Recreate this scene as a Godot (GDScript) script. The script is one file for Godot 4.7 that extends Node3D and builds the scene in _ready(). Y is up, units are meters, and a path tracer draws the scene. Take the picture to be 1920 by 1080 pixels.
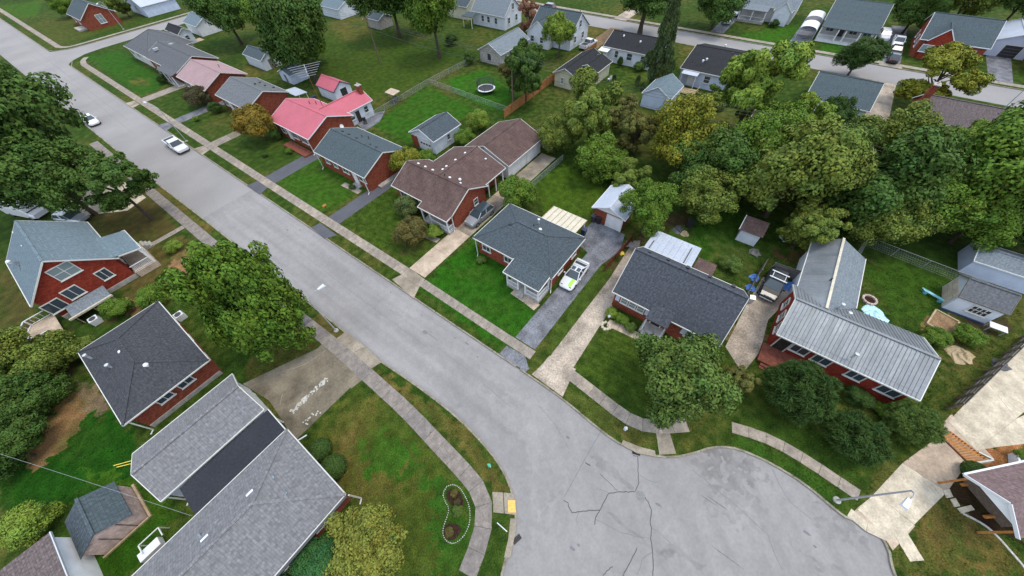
extends Node3D
# A residential street and its cul-de-sac from about 32 m up, under a bright overcast sky.
# x runs along the street, z across it, y up; metres.
const F := 639.38          # focal length in photo pixels (1920 wide)
const CAM_H := 32.0
var cb: Basis
var M := {}
var T := {}
var used := {}
var win_cache := {}

func _ready():
	# --- camera
	cb = Basis(Vector3.UP, deg_to_rad(39.72)) * Basis(Vector3.RIGHT, deg_to_rad(-53.55)) * Basis(Vector3.BACK, deg_to_rad(-4.07))
	var cam := Camera3D.new()
	cam.name = "camera"
	cam.basis = cb
	cam.position = Vector3(0, CAM_H, 0)
	cam.fov = 80.37
	cam.near = 0.1
	cam.far = 1500
	add_child(cam)
	cam.current = true
	# --- sky and exposure
	var env := Environment.new()
	env.background_mode = Environment.BG_SKY
	var sky := Sky.new()
	var sm := ProceduralSkyMaterial.new()
	sm.sky_top_color = Color(0.74, 0.79, 0.86)
	sm.sky_horizon_color = Color(0.80, 0.82, 0.85)
	sm.sky_curve = 0.2
	sm.ground_bottom_color = Color(0.22, 0.24, 0.2)
	sm.ground_horizon_color = Color(0.6, 0.63, 0.63)
	sky.sky_material = sm
	env.sky = sky
	env.background_energy_multiplier = 1.0
	env.tonemap_mode = Environment.TONE_MAPPER_LINEAR
	env.tonemap_exposure = 2.84
	env.sdfgi_enabled = true
	env.ssao_enabled = true
	env.ssil_enabled = true
	var we := WorldEnvironment.new()
	we.name = "world_environment"
	we.environment = env
	add_child(we)
	# --- sun behind thin cloud
	var sun := DirectionalLight3D.new()
	sun.name = "sun"
	sun.light_energy = 0.30
	sun.light_angular_distance = 20.0
	sun.light_color = Color(1.0, 0.97, 0.92)
	sun.shadow_enabled = true
	sun.rotation_degrees = Vector3(-68, 135, 0)
	add_child(sun)
	make_materials()
	make_ground()
	make_houses_street()
	make_houses_near()
	make_houses_back()
	make_small_buildings()
	make_trees()
	make_vehicles()
	make_details()
	make_tufts()

# ------------------------------------------------------------------ pixels to places
func ray(px: float, py: float) -> Vector3:
	return cb * Vector3((px - 960.0) / F, -(py - 540.0) / F, -1.0)
func P(px: float, py: float, h := 0.0) -> Vector3:      # on the level h
	var d := ray(px, py)
	var t := (h - CAM_H) / d.y
	return Vector3(d.x * t, h, d.z * t)
func PX(px: float, py: float, x: float) -> Vector3:     # on the wall plane at x
	var d := ray(px, py)
	return Vector3(0, CAM_H, 0) + d * (x / d.x)
func PZ(px: float, py: float, z: float) -> Vector3:     # on the wall plane at z
	var d := ray(px, py)
	return Vector3(0, CAM_H, 0) + d * (z / d.z)
func PG(a: Array) -> PackedVector2Array:                # pixel list to ground outline
	var o := PackedVector2Array()
	for i in range(0, a.size(), 2):
		var p := P(a[i], a[i + 1])
		o.append(Vector2(p.x, p.z))
	return o

# ------------------------------------------------------------------ mesh builder
class MB:
	var v := PackedVector3Array()
	var n := PackedVector3Array()
	var uv := PackedVector2Array()
	func tri(a: Vector3, b: Vector3, c: Vector3, ref: Vector3):
		var m := (c - a).cross(b - a)
		if m.length_squared() < 1e-14:
			return
		m = m.normalized()
		if m.dot((a + b + c) / 3.0 - ref) < 0.0:
			v.append_array([a, c, b])
			m = -m
		else:
			v.append_array([a, b, c])
		n.append_array([m, m, m])
	func face(p: Array, ref: Vector3):
		for i in range(1, p.size() - 1):
			tri(p[0], p[i], p[i + 1], ref)
	func box(c: Vector3, s: Vector3, b := Basis.IDENTITY):
		var h := s * 0.5
		var q := []
		for i in 8:
			q.append(c + b * Vector3(h.x if i & 1 else -h.x, h.y if i & 2 else -h.y, h.z if i & 4 else -h.z))
		for f in [[0, 1, 3, 2], [4, 5, 7, 6], [0, 1, 5, 4], [2, 3, 7, 6], [0, 2, 6, 4], [1, 3, 7, 5]]:
			face([q[f[0]], q[f[1]], q[f[2]], q[f[3]]], c)
	func hexa(t: Array, b: Array):                       # top ring and bottom ring, convex
		var c := Vector3.ZERO
		for p in t: c += p
		for p in b: c += p
		c /= float(t.size() + b.size())
		face(t, c)
		face(b, c)
		for i in t.size():
			var j := (i + 1) % t.size()
			face([t[i], t[j], b[j], b[i]], c)
	func slab(t: Array, th: float):
		var b := []
		for p in t: b.append(p - Vector3(0, th, 0))
		hexa(t, b)
	func beam(a: Vector3, b: Vector3, w: float, h: float):
		var d := (b - a)
		var l := d.length()
		if l < 1e-5: return
		d /= l
		var up := Vector3.UP if absf(d.y) < 0.97 else Vector3.RIGHT
		var s := d.cross(up).normalized()
		up = s.cross(d)
		box((a + b) * 0.5, Vector3(w, h, l), Basis(s, up, -d))
	func tube(pts: Array, rads: Array, k := 8):
		var rings := []
		for i in pts.size():
			var d: Vector3 = (pts[min(i + 1, pts.size() - 1)] - pts[max(i - 1, 0)]).normalized()
			var s := d.cross(Vector3.FORWARD if absf(d.z) < 0.9 else Vector3.RIGHT).normalized()
			var u := s.cross(d)
			var r := []
			for j in k:
				var a := TAU * j / k
				r.append(pts[i] + (s * cos(a) + u * sin(a)) * float(rads[i]))
			rings.append(r)
		for i in pts.size() - 1:
			var c: Vector3 = (pts[i] + pts[i + 1]) * 0.5
			for j in k:
				var j2 := (j + 1) % k
				face([rings[i][j], rings[i][j2], rings[i + 1][j2], rings[i + 1][j]], c)
		face(rings[0], pts[0] + (pts[1] - pts[0]) * 0.1)
		face(rings[-1], pts[-1] + (pts[-2] - pts[-1]) * 0.1)
	func lathe(c: Vector3, prof: Array, k := 12, b := Basis.IDENTITY):   # prof: [radius, height]
		for i in prof.size() - 1:
			for j in k:
				var a0 := TAU * j / k
				var a1 := TAU * (j + 1) / k
				var q := []
				for e in [[a0, i], [a1, i], [a1, i + 1], [a0, i + 1]]:
					q.append(c + b * Vector3(cos(e[0]) * prof[e[1]][0], prof[e[1]][1], sin(e[0]) * prof[e[1]][0]))
				var m: float = (prof[i][1] + prof[i + 1][1]) * 0.5
				var inward := 0.0
				if absf(prof[i][1] - prof[i + 1][1]) < 1e-4:
					inward = -0.2 if i >= prof.size() / 2 else 0.2
				face(q, c + b * Vector3(0, m + inward, 0))
	func flat(poly: PackedVector2Array, y: float, th := 0.0):   # any outline, lying flat
		var ids := Geometry2D.triangulate_polygon(poly)
		for i in range(0, ids.size(), 3):
			var q := []
			for k in 3: q.append(Vector3(poly[ids[i + k]].x, y, poly[ids[i + k]].y))
			tri(q[0], q[1], q[2], q[0] - Vector3(0, 10, 0))
		if th > 0.0:
			var cw := Geometry2D.is_polygon_clockwise(poly)
			for i in poly.size():
				var a := poly[i]
				var c := poly[(i + 1) % poly.size()]
				var nn := Vector2(c.y - a.y, a.x - c.x) * (-1.0 if cw else 1.0)
				var m := (a + c) * 0.5 - nn.normalized()
				face([Vector3(a.x, y, a.y), Vector3(c.x, y, c.y), Vector3(c.x, y - th, c.y), Vector3(a.x, y - th, a.y)], Vector3(m.x, y, m.y))
	func mesh(off := Vector3.ZERO) -> ArrayMesh:
		var a := []
		a.resize(Mesh.ARRAY_MAX)
		if off != Vector3.ZERO:
			for i in v.size(): v[i] -= off
		a[Mesh.ARRAY_VERTEX] = v
		a[Mesh.ARRAY_NORMAL] = n
		if uv.size() == v.size(): a[Mesh.ARRAY_TEX_UV] = uv
		var m := ArrayMesh.new()
		m.add_surface_from_arrays(Mesh.PRIMITIVE_TRIANGLES, a)
		return m

# ------------------------------------------------------------------ objects
func numbered(called: String) -> String:
	used[called] = used.get(called, 0) + 1
	return called if used[called] == 1 else "%s_%03d" % [called, used[called] - 1]
func tag(o, label: String, category: String, group := ""):
	o.set_meta("label", label)
	o.set_meta("category", category)
	if group: o.set_meta("group", group)
	return o
func thing(called: String, label: String, category: String, at: Vector3, group := "", turn := 0.0) -> Node3D:
	var o := Node3D.new()
	o.name = numbered(called)
	add_child(o)
	o.position = at
	o.rotation.y = turn
	return tag(o, label, category, group)
func gpos(p) -> Vector3:
	var s := Vector3.ZERO
	while p != self and p != null:
		s += p.position
		p = p.get_parent()
	return s
func obj(called: String, mb: MB, m, parent, local := false) -> MeshInstance3D:   # mesh given in world places unless local
	return inst(called, mb.mesh(Vector3.ZERO if local else gpos(parent)), m, parent)
func inst(called: String, me: Mesh, m, parent, at := Vector3.ZERO) -> MeshInstance3D:
	var o := MeshInstance3D.new()
	o.mesh = me
	o.material_override = M[m] if m is String else m
	o.position = at
	o.name = numbered(called) if parent == self else called
	parent.add_child(o, true)
	return o
func struct(called: String, mb: MB, m, parent = self) -> MeshInstance3D:
	var o := obj(called, mb, m, parent)
	if parent == self: o.set_meta("kind", "structure")
	return o
func copy(o: Node3D, at: Vector3, turn := 0.0, label := "") -> Node3D:
	var c: Node3D = o.duplicate()
	var base := String(o.name)
	if base.length() > 4 and base.substr(base.length() - 4, 1) == "_" and base.substr(base.length() - 3).is_valid_int():
		base = base.substr(0, base.length() - 4)
	c.name = numbered(base)
	add_child(c)
	c.position = at
	c.rotation.y = turn
	if label: c.set_meta("label", label)
	return c

# ------------------------------------------------------------------ materials
func noise_tex(key: String, freq: float, oct: int, lo: float, hi: float, size := 256, gamma := 1.0, seed_ := 3):
	var fn := FastNoiseLite.new()
	fn.noise_type = FastNoiseLite.TYPE_SIMPLEX_SMOOTH
	fn.seed = seed_
	fn.frequency = freq
	fn.fractal_octaves = oct
	fn.fractal_gain = 0.6
	var d := fn.get_seamless_image(size, size).get_data()
	for i in d.size():
		d[i] = int(255.0 * lerpf(lo, hi, pow(d[i] / 255.0, gamma)))
	var im := Image.create_from_data(size, size, false, Image.FORMAT_L8, d)
	im.generate_mipmaps()
	T[key] = ImageTexture.create_from_image(im)
func pattern_tex():
	# brickwork courses, seen too far off to tell bricks apart
	var rng := RandomNumberGenerator.new()
	rng.seed = 5
	var b := Image.create(128, 128, false, Image.FORMAT_RGB8)
	b.fill(Color(0.86, 0.82, 0.78))
	for r in 8:
		for k in 5:
			var g := rng.randf_range(0.80, 1.0)
			b.fill_rect(Rect2i(k * 32 - (16 if r & 1 else 0), r * 16, 30, 14), Color(g, g * rng.randf_range(0.9, 1.0), g * 0.95))
	T.brick = ImageTexture.create_from_image(b)
	# shingle tabs
	var s := Image.create(256, 256, false, Image.FORMAT_L8)
	s.fill(Color(0.74, 0.74, 0.74))
	for r in 16:
		for k in 20:
			var g := rng.randf_range(0.80, 1.0)
			s.fill_rect(Rect2i(k * 16 - (r * 7) % 16, r * 16, 15, 14), Color(g, g, g))
	T.shingle = ImageTexture.create_from_image(s)
	# lap boards
	var l := Image.create(16, 128, false, Image.FORMAT_L8)
	for y in 128:
		var g := 0.78 if y % 16 < 2 else 1.0
		l.fill_rect(Rect2i(0, y, 16, 1), Color(g, g, g))
	T.lap = ImageTexture.create_from_image(l)
func mk(key: String, lin: Array, rough: float, t1 := "", s1 := 1.0, t2 := "", s2 := 1.0, metal := 0.0) -> StandardMaterial3D:
	var m := StandardMaterial3D.new()
	m.albedo_color = Color(lin[0], lin[1], lin[2]).linear_to_srgb()
	m.roughness = rough
	m.metallic = metal
	if rough > 0.8: m.metallic_specular = 0.15
	if t1:
		m.albedo_texture = T[t1]
		m.uv1_triplanar = true
		m.uv1_world_triplanar = true
		m.uv1_scale = Vector3.ONE * s1
	if t2:
		m.detail_enabled = true
		m.detail_albedo = T[t2]
		m.detail_blend_mode = BaseMaterial3D.BLEND_MODE_MUL
		m.detail_uv_layer = BaseMaterial3D.DETAIL_UV_2
		m.uv2_triplanar = true
		m.uv2_world_triplanar = true
		m.uv2_scale = Vector3.ONE * s2
	M[key] = m
	return m
func make_materials():
	noise_tex("fine", 0.11, 2, 0.84, 1.0)
	noise_tex("faint", 0.10, 3, 0.93, 1.0, 256, 1.0, 5)
	noise_tex("speck", 0.16, 2, 0.70, 1.0, 256, 1.0, 8)
	noise_tex("patch", 0.012, 5, 0.76, 1.0, 256, 1.0, 11)
	noise_tex("soft", 0.008, 4, 0.92, 1.0, 256, 1.0, 21)
	noise_tex("stain", 0.010, 5, 0.62, 1.0, 256, 0.7, 31)
	noise_tex("blade", 0.22, 3, 0.52, 1.0, 256, 1.0, 41)
	pattern_tex()
	mk("road", [0.266, 0.255, 0.253], 0.92, "soft", 0.045, "faint", 0.13)
	mk("seal", [0.06, 0.06, 0.065], 0.7, "fine", 0.13)
	mk("joint", [0.17, 0.17, 0.18], 0.9, "fine", 0.13)
	mk("iron", [0.17, 0.17, 0.175], 0.7, "fine", 0.17)
	mk("curb", [0.36, 0.32, 0.26], 0.9, "stain", 0.23, "fine", 0.17)
	mk("walk1", [0.36, 0.31, 0.265], 0.9, "patch", 0.31, "fine", 0.17)
	mk("walk2", [0.33, 0.285, 0.245], 0.9, "patch", 0.27, "fine", 0.17)
	mk("walk3", [0.41, 0.35, 0.29], 0.9, "patch", 0.29, "fine", 0.17)
	mk("near1", [0.29, 0.255, 0.23], 0.9, "patch", 0.31, "fine", 0.17)
	mk("near2", [0.26, 0.23, 0.215], 0.9, "patch", 0.27, "fine", 0.17)
	mk("apron", [0.40, 0.345, 0.275], 0.9, "stain", 0.14, "fine", 0.17)
	mk("concrete", [0.40, 0.34, 0.27], 0.9, "stain", 0.11, "fine", 0.13)
	mk("tanconcrete", [0.587, 0.468, 0.360], 0.9, "patch", 0.14, "fine", 0.13)
	mk("greyconcrete", [0.252, 0.216, 0.162], 0.9, "stain", 0.10, "fine", 0.13)
	mk("paleconcrete", [0.676, 0.587, 0.456], 0.9, "patch", 0.2, "fine", 0.17)
	mk("dirtdrive", [0.609, 0.512, 0.416], 0.95, "stain", 0.13, "speck", 0.10)
	mk("asphalt", [0.105, 0.107, 0.125], 0.9, "soft", 0.2, "fine", 0.17)
	mk("oldasphalt", [0.269, 0.275, 0.308], 0.92, "stain", 0.17, "speck", 0.10)
	mk("tactile", [0.72, 0.42, 0.10], 0.8, "fine", 0.17)
	mk("mulch", [0.085, 0.045, 0.035], 1.0, "speck", 0.10, "blade", 0.9)
	mk("soil", [0.40, 0.26, 0.15], 1.0, "patch", 0.25, "speck", 0.10)
	# roofs
	mk("roof_char", [0.109, 0.136, 0.157], 0.93, "shingle", 0.42, "speck", 0.10)
	mk("roof_dark", [0.052, 0.054, 0.059], 0.93, "shingle", 0.42, "speck", 0.10)
	mk("roof_grey", [0.232, 0.232, 0.246], 0.93, "shingle", 0.36, "fine", 0.10)
	mk("roof_hip", [0.095, 0.099, 0.112], 0.93, "shingle", 0.42, "speck", 0.10)
	mk("roof_ash", [0.106, 0.117, 0.139], 0.93, "shingle", 0.42, "speck", 0.10)
	mk("roof_stone", [0.150, 0.157, 0.172], 0.93, "shingle", 0.42, "fine", 0.13)
	mk("roof_silver", [0.190, 0.205, 0.222], 0.93, "shingle", 0.42, "fine", 0.13)
	mk("roof_black", [0.038, 0.041, 0.050], 0.95, "soft", 0.2, "fine", 0.13)
	mk("roof_slate", [0.097, 0.126, 0.142], 0.93, "shingle", 0.42, "fine", 0.13)
	mk("roof_blue", [0.184, 0.243, 0.281], 0.93, "shingle", 0.42, "fine", 0.13)
	mk("roof_pale", [0.235, 0.270, 0.304], 0.93, "shingle", 0.42, "fine", 0.13)
	mk("roof_brown", [0.157, 0.105, 0.096], 0.93, "shingle", 0.42, "patch", 0.2)
	mk("roof_red", [0.468, 0.104, 0.144], 0.75, "soft", 0.2, "fine", 0.13)
	mk("roof_pink", [0.360, 0.250, 0.262], 0.85, "soft", 0.2, "fine", 0.13)
	mk("roof_taupe", [0.196, 0.161, 0.161], 0.93, "shingle", 0.42, "speck", 0.10)
	mk("roof_mauve", [0.285, 0.205, 0.205], 0.93, "shingle", 0.42, "speck", 0.10)
	mk("roof_white", [0.430, 0.473, 0.559], 0.55, "soft", 0.16, "fine", 0.13)
	mk("roof_cream", [0.580, 0.530, 0.420], 0.6, "soft", 0.3, "fine", 0.13)
	mk("metal", [0.275, 0.298, 0.325], 0.45, "patch", 0.12, "fine", 0.13, 0.25)
	mk("metal2", [0.262, 0.287, 0.315], 0.45, "patch", 0.14, "fine", 0.13, 0.25)
	mk("metal3", [0.295, 0.318, 0.340], 0.45, "patch", 0.12, "fine", 0.13, 0.25)
	mk("metal4", [0.235, 0.260, 0.285], 0.5, "patch", 0.13, "fine", 0.13, 0.2)
	# walls
	mk("brick", [0.271, 0.083, 0.051], 0.92, "brick", 0.8, "fine", 0.13)
	mk("brick2", [0.255, 0.081, 0.052], 0.92, "brick", 0.8, "fine", 0.13)
	mk("brick_red", [0.276, 0.052, 0.033], 0.92, "brick", 0.8, "fine", 0.13)
	mk("white", [0.593, 0.604, 0.623], 0.6, "soft", 0.4)
	mk("brightwhite", [0.80, 0.83, 0.86], 0.6, "soft", 0.4)
	mk("trim", [0.533, 0.529, 0.499], 0.55, "soft", 0.5)
	mk("lapwhite", [0.554, 0.593, 0.653], 0.65, "lap", 1.0, "soft", 0.3)
	mk("laplav", [0.455, 0.514, 0.643], 0.65, "lap", 1.0, "soft", 0.3)
	mk("lapcream", [0.499, 0.482, 0.361], 0.65, "lap", 1.0, "soft", 0.3)
	mk("lapgrey", [0.45, 0.45, 0.44], 0.7, "lap", 1.0, "soft", 0.3)
	mk("block", [0.46, 0.44, 0.41], 0.9, "patch", 0.4, "fine", 0.13)
	mk("pinkply", [0.702, 0.527, 0.472], 0.9, "patch", 0.35, "fine", 0.13)
	mk("glass", [0.035, 0.050, 0.062], 0.08)
	mk("paleglass", [0.16, 0.20, 0.21], 0.10)
	mk("black", [0.016, 0.016, 0.019], 0.6)
	mk("darkmetal", [0.035, 0.036, 0.042], 0.5)
	mk("galv", [0.50, 0.52, 0.55], 0.4, "soft", 0.6, "", 1.0, 0.5)
	mk("pole", [0.330, 0.340, 0.360], 0.55, "fine", 0.13)
	mk("polewood", [0.17, 0.13, 0.10], 0.95, "speck", 0.10)
	mk("fencewood", [0.45, 0.215, 0.085], 0.9, "patch", 0.5, "fine", 0.13)
	mk("fencered", [0.20, 0.068, 0.045], 0.9, "patch", 0.6, "fine", 0.13)
	mk("greywood", [0.255, 0.24, 0.22], 0.95, "patch", 0.6, "speck", 0.10)
	mk("darkwood", [0.055, 0.047, 0.042], 0.95, "patch", 0.6, "fine", 0.13)
	mk("orangewood", [0.56, 0.24, 0.075], 0.85, "patch", 0.6, "fine", 0.13)
	mk("deckwood", [0.24, 0.085, 0.060], 0.85, "patch", 0.5, "fine", 0.13)
	mk("tanwood", [0.53, 0.41, 0.25], 0.85, "patch", 0.6, "fine", 0.13)
	mk("bark", [0.085, 0.066, 0.052], 0.98, "speck", 0.10)
	mk("stone", [0.60, 0.58, 0.53], 0.9, "patch", 0.9, "fine", 0.17)
	mk("tealpaint", [0.12, 0.36, 0.42], 0.6, "soft", 0.5)
	mk("bluetarp", [0.075, 0.195, 0.540], 0.5, "soft", 0.5)
	mk("paletarp", [0.42, 0.68, 0.82], 0.5, "soft", 0.5)
	mk("navy", [0.02, 0.03, 0.08], 0.5)
	mk("yellow", [0.75, 0.58, 0.08], 0.6)
	mk("green", [0.04, 0.34, 0.20], 0.5)
	mk("tyre", [0.022, 0.022, 0.024], 0.85)
	mk("rim", [0.45, 0.46, 0.48], 0.35, "", 1.0, "", 1.0, 0.7)
	mk("carwhite", [0.533, 0.542, 0.568], 0.28)
	mk("carsilver", [0.340, 0.360, 0.390], 0.28, "", 1.0, "", 1.0, 0.45)
	mk("carblack", [0.018, 0.018, 0.021], 0.22)
	mk("cargrey", [0.19, 0.20, 0.21], 0.3, "", 1.0, "", 1.0, 0.3)
	mk("carred", [0.16, 0.02, 0.025], 0.3)
	mk("limepaint", [0.30, 0.66, 0.05], 0.35)
	mk("lampglass", [0.516, 0.533, 0.568], 0.2)
	mk("redlens", [0.35, 0.02, 0.02], 0.25)
	mk("flower", [0.75, 0.74, 0.62], 0.8)

# ------------------------------------------------------------------ ground, roads, walks
var na := FastNoiseLite.new()
var nb := FastNoiseLite.new()
var nc := FastNoiseLite.new()
var paved := []          # outlines where no grass grows
var ground_img: Image
var patches := []          # [outline in metres, colour (sRGB), strength, ragged edge in metres]

func patch(px: Array, col: Color, k := 0.85, rag := 0.7, mown := 0.0):
	patches.append([PG(px), col, k, rag, mown])
func paint(x0: float, z0: float, w: int, h: int, s: float) -> ImageTexture:
	var d := PackedByteArray()
	d.resize(w * h * 3)
	var g0 := Color(0.270, 0.350, 0.135)     # lawn
	var g1 := Color(0.375, 0.375, 0.185)     # drier grass
	var g2 := Color(0.225, 0.325, 0.115)     # lush grass
	var i := 0
	for y in h:
		var z := z0 + (y + 0.5) * s
		for x in w:
			var wx := x0 + (x + 0.5) * s
			var a := na.get_noise_2d(wx, z)
			var b := nb.get_noise_2d(wx, z)
			var t := a * 1.5 + b * 0.9
			var c := g0.lerp(g1, clampf(t, 0.0, 0.85)) if t > 0.0 else g0.lerp(g2, clampf(-t * 1.3, 0.0, 1.0))
			var k := 1.0 + b * 0.22
			d[i] = int(clampf(c.r * k, 0, 1) * 255.0)
			d[i + 1] = int(clampf(c.g * k, 0, 1) * 255.0)
			d[i + 2] = int(clampf(c.b * k, 0, 1) * 255.0)
			i += 3
	for p in patches:
		var poly: PackedVector2Array = p[0]
		var r := Rect2(poly[0], Vector2.ZERO)
		for q in poly: r = r.expand(q)
		r = r.grow(p[3])
		var ax := clampi(int((r.position.x - x0) / s), 0, w)
		var bx := clampi(int((r.end.x - x0) / s) + 1, 0, w)
		var ay := clampi(int((r.position.y - z0) / s), 0, h)
		var by := clampi(int((r.end.y - z0) / s) + 1, 0, h)
		var col: Color = p[1]
		for y in range(ay, by):
			var z := z0 + (y + 0.5) * s
			for x in range(ax, bx):
				var wx := x0 + (x + 0.5) * s
				var e: float = p[3]
				var b := nb.get_noise_2d(wx, z)
				var e2 := nb.get_noise_2d(wx + 40.0, z - 17.0)
				if not Geometry2D.is_point_in_polygon(Vector2(wx + b * e * 2.2, z + e2 * e * 2.2), poly):
					continue
				var k: float = clampf(p[2] + nc.get_noise_2d(wx, z) * 0.5, 0.0, 1.0)
				var f: float = 1.0 + b * 0.2 + p[4] * (1.0 if sin((z + wx * .12 + b * .12) * 10.5) > 0.0 else -1.0)
				var j := (y * w + x) * 3
				d[j] = int(clampf(lerpf(d[j], col.r * 255.0 * f, k), 0, 255))
				d[j + 1] = int(clampf(lerpf(d[j + 1], col.g * 255.0 * f, k), 0, 255))
				d[j + 2] = int(clampf(lerpf(d[j + 2], col.b * 255.0 * f, k), 0, 255))
	var im := Image.create_from_data(w, h, false, Image.FORMAT_RGB8, d)
	if s < 0.2: ground_img = im
	return ImageTexture.create_from_image(im)

func paint_road(x0: float, z0: float, w: int, h: int, s: float) -> ImageTexture:
	# worn paving: faint wheel tracks along the street, dirt washed to the gutters of the bulb
	var d := PackedByteArray()
	d.resize(w * h)
	var dirty := []
	for e in [[[1290, 845, 1335, 842, 1400, 850, 1440, 875, 1400, 905, 1340, 900, 1290, 880], .15, 1.6], [[1555, 955, 1600, 975, 1640, 1010, 1600, 1020, 1550, 985], .11, 1.2], [[1330, 930, 1400, 925, 1440, 960, 1380, 985], .08, 1.5],
			[[1110, 850, 1130, 858, 1195, 915, 1185, 922, 1120, 875], .10, .25], [[1130, 965, 1150, 968, 1270, 1045, 1255, 1050], .09, .3], [[1200, 1020, 1280, 1032, 1330, 1062, 1320, 1068], .08, .3], [[970, 940, 1010, 900, 1040, 930, 1000, 1010, 975, 1060], .06, 1.0], [[1470, 1010, 1560, 1060, 1600, 1080, 1560, 1080], .10, .6],
			[[700, 560, 830, 640, 960, 740, 950, 760, 800, 650, 690, 570], .05, .6], [[840, 700, 960, 800, 1000, 860, 990, 900, 930, 820, 830, 720], .05, .7]]:
		var p := PG(e[0])
		var r := Rect2(p[0], Vector2.ZERO)
		for q in p: r = r.expand(q)
		dirty.append([p, e[1], e[2], r.grow(e[2] * 1.5)])
	var i := 0
	for y in h:
		var z := z0 + (y + .5) * s
		for x in w:
			var wx := x0 + (x + .5) * s
			var b := nb.get_noise_2d(wx * 1.3, z * 1.3)
			var k := clampf((-wx - 2.0) / 8.0, 0.0, 1.0)
			var g := 0.935 + b * .035 + na.get_noise_2d(wx * 2.0, z * 2.0) * .05
			g += k * nb.get_noise_2d(wx * .05 + 9.0, z * .9) * .07 + (1.0 - k) * nb.get_noise_2d((wx + z) * .08, (wx - z) * .5) * .05
			for e in dirty:
				if e[3].has_point(Vector2(wx, z)) and Geometry2D.is_point_in_polygon(Vector2(wx + b * e[2] * 2.0, z + nc.get_noise_2d(wx * 2.0, z * 2.0) * e[2] * 2.0), e[0]):
					g -= e[1] * (0.55 + nc.get_noise_2d(wx * 3.0, z * 3.0) * .6 + b * .5)
			d[i] = int(clampf(g, .3, 1.0) * 255.0)
			i += 1
	return ImageTexture.create_from_image(Image.create_from_data(w, h, false, Image.FORMAT_L8, d))

func ground_mat(key: String, tex: Texture2D):
	var m := mk(key, [1, 1, 1], 1.0)
	m.albedo_texture = tex
	m.detail_enabled = true
	m.detail_albedo = T.blade
	m.detail_blend_mode = BaseMaterial3D.BLEND_MODE_MUL
	m.detail_uv_layer = BaseMaterial3D.DETAIL_UV_2
	m.uv2_triplanar = true
	m.uv2_world_triplanar = true
	m.uv2_scale = Vector3.ONE * 0.115
	m.heightmap_enabled = false

func sheet(called: String, polys: Array, y: float, m, x0: float, z0: float, w: float, h: float):
	var mb := MB.new()
	for p in polys: mb.flat(p, y)
	for q in mb.v: mb.uv.append(Vector2((q.x - x0) / w, (q.z - z0) / h))
	return struct(called, mb, m)
func clip(polys: Array, by: PackedVector2Array) -> Array:
	var o := []
	for p in polys:
		for r in Geometry2D.clip_polygons(p, by):
			if r.size() > 2 and not Geometry2D.is_polygon_clockwise(r): o.append(r)
	return o
func rect(x0: float, z0: float, x1: float, z1: float) -> PackedVector2Array:
	return PackedVector2Array([Vector2(x0, z0), Vector2(x1, z0), Vector2(x1, z1), Vector2(x0, z1)])
func biggest(polys: Array) -> PackedVector2Array:
	var best: PackedVector2Array = polys[0]
	var ba := -1.0
	for p in polys:
		var r := Rect2(p[0], Vector2.ZERO)
		for q in p: r = r.expand(q)
		if r.get_area() > ba:
			ba = r.get_area()
			best = p
	return best
func ccw(p: PackedVector2Array) -> PackedVector2Array:
	if Geometry2D.is_polygon_clockwise(p): p.reverse()
	return p
func smooth(p: PackedVector2Array, times := 2) -> PackedVector2Array:     # open line, corners cut
	for k in times:
		var o := PackedVector2Array([p[0]])
		for i in p.size() - 1:
			o.append(p[i].lerp(p[i + 1], 0.25))
			o.append(p[i].lerp(p[i + 1], 0.75))
		o.append(p[-1])
		p = o
	return p
func V3(p: Vector2, y := 0.0) -> Vector3:
	return Vector3(p.x, y, p.y)
func strip(mb: MB, line: PackedVector2Array, w: float, y: float, th := 0.0):
	for i in line.size() - 1:
		var a := line[i]
		var b := line[i + 1]
		var d0 := (line[min(i + 1, line.size() - 1)] - line[max(i - 1, 0)]).normalized()
		var d1 := (line[min(i + 2, line.size() - 1)] - line[i]).normalized()
		var n0 := Vector2(-d0.y, d0.x) * w * 0.5
		var n1 := Vector2(-d1.y, d1.x) * w * 0.5
		var q := [V3(a + n0, y), V3(b + n1, y), V3(b - n1, y), V3(a - n0, y)]
		if th > 0.0: mb.slab(q, th)
		else: mb.face(q, q[0] - Vector3(0, 5, 0))
func resample(line: PackedVector2Array, step: float) -> PackedVector2Array:
	var o := PackedVector2Array([line[0]])
	var left := step
	for i in line.size() - 1:
		var a := line[i]
		var b := line[i + 1]
		var l := a.distance_to(b)
		var at := left
		while at <= l:
			o.append(a.lerp(b, at / l))
			at += step
		left = at - l
	return o
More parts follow.
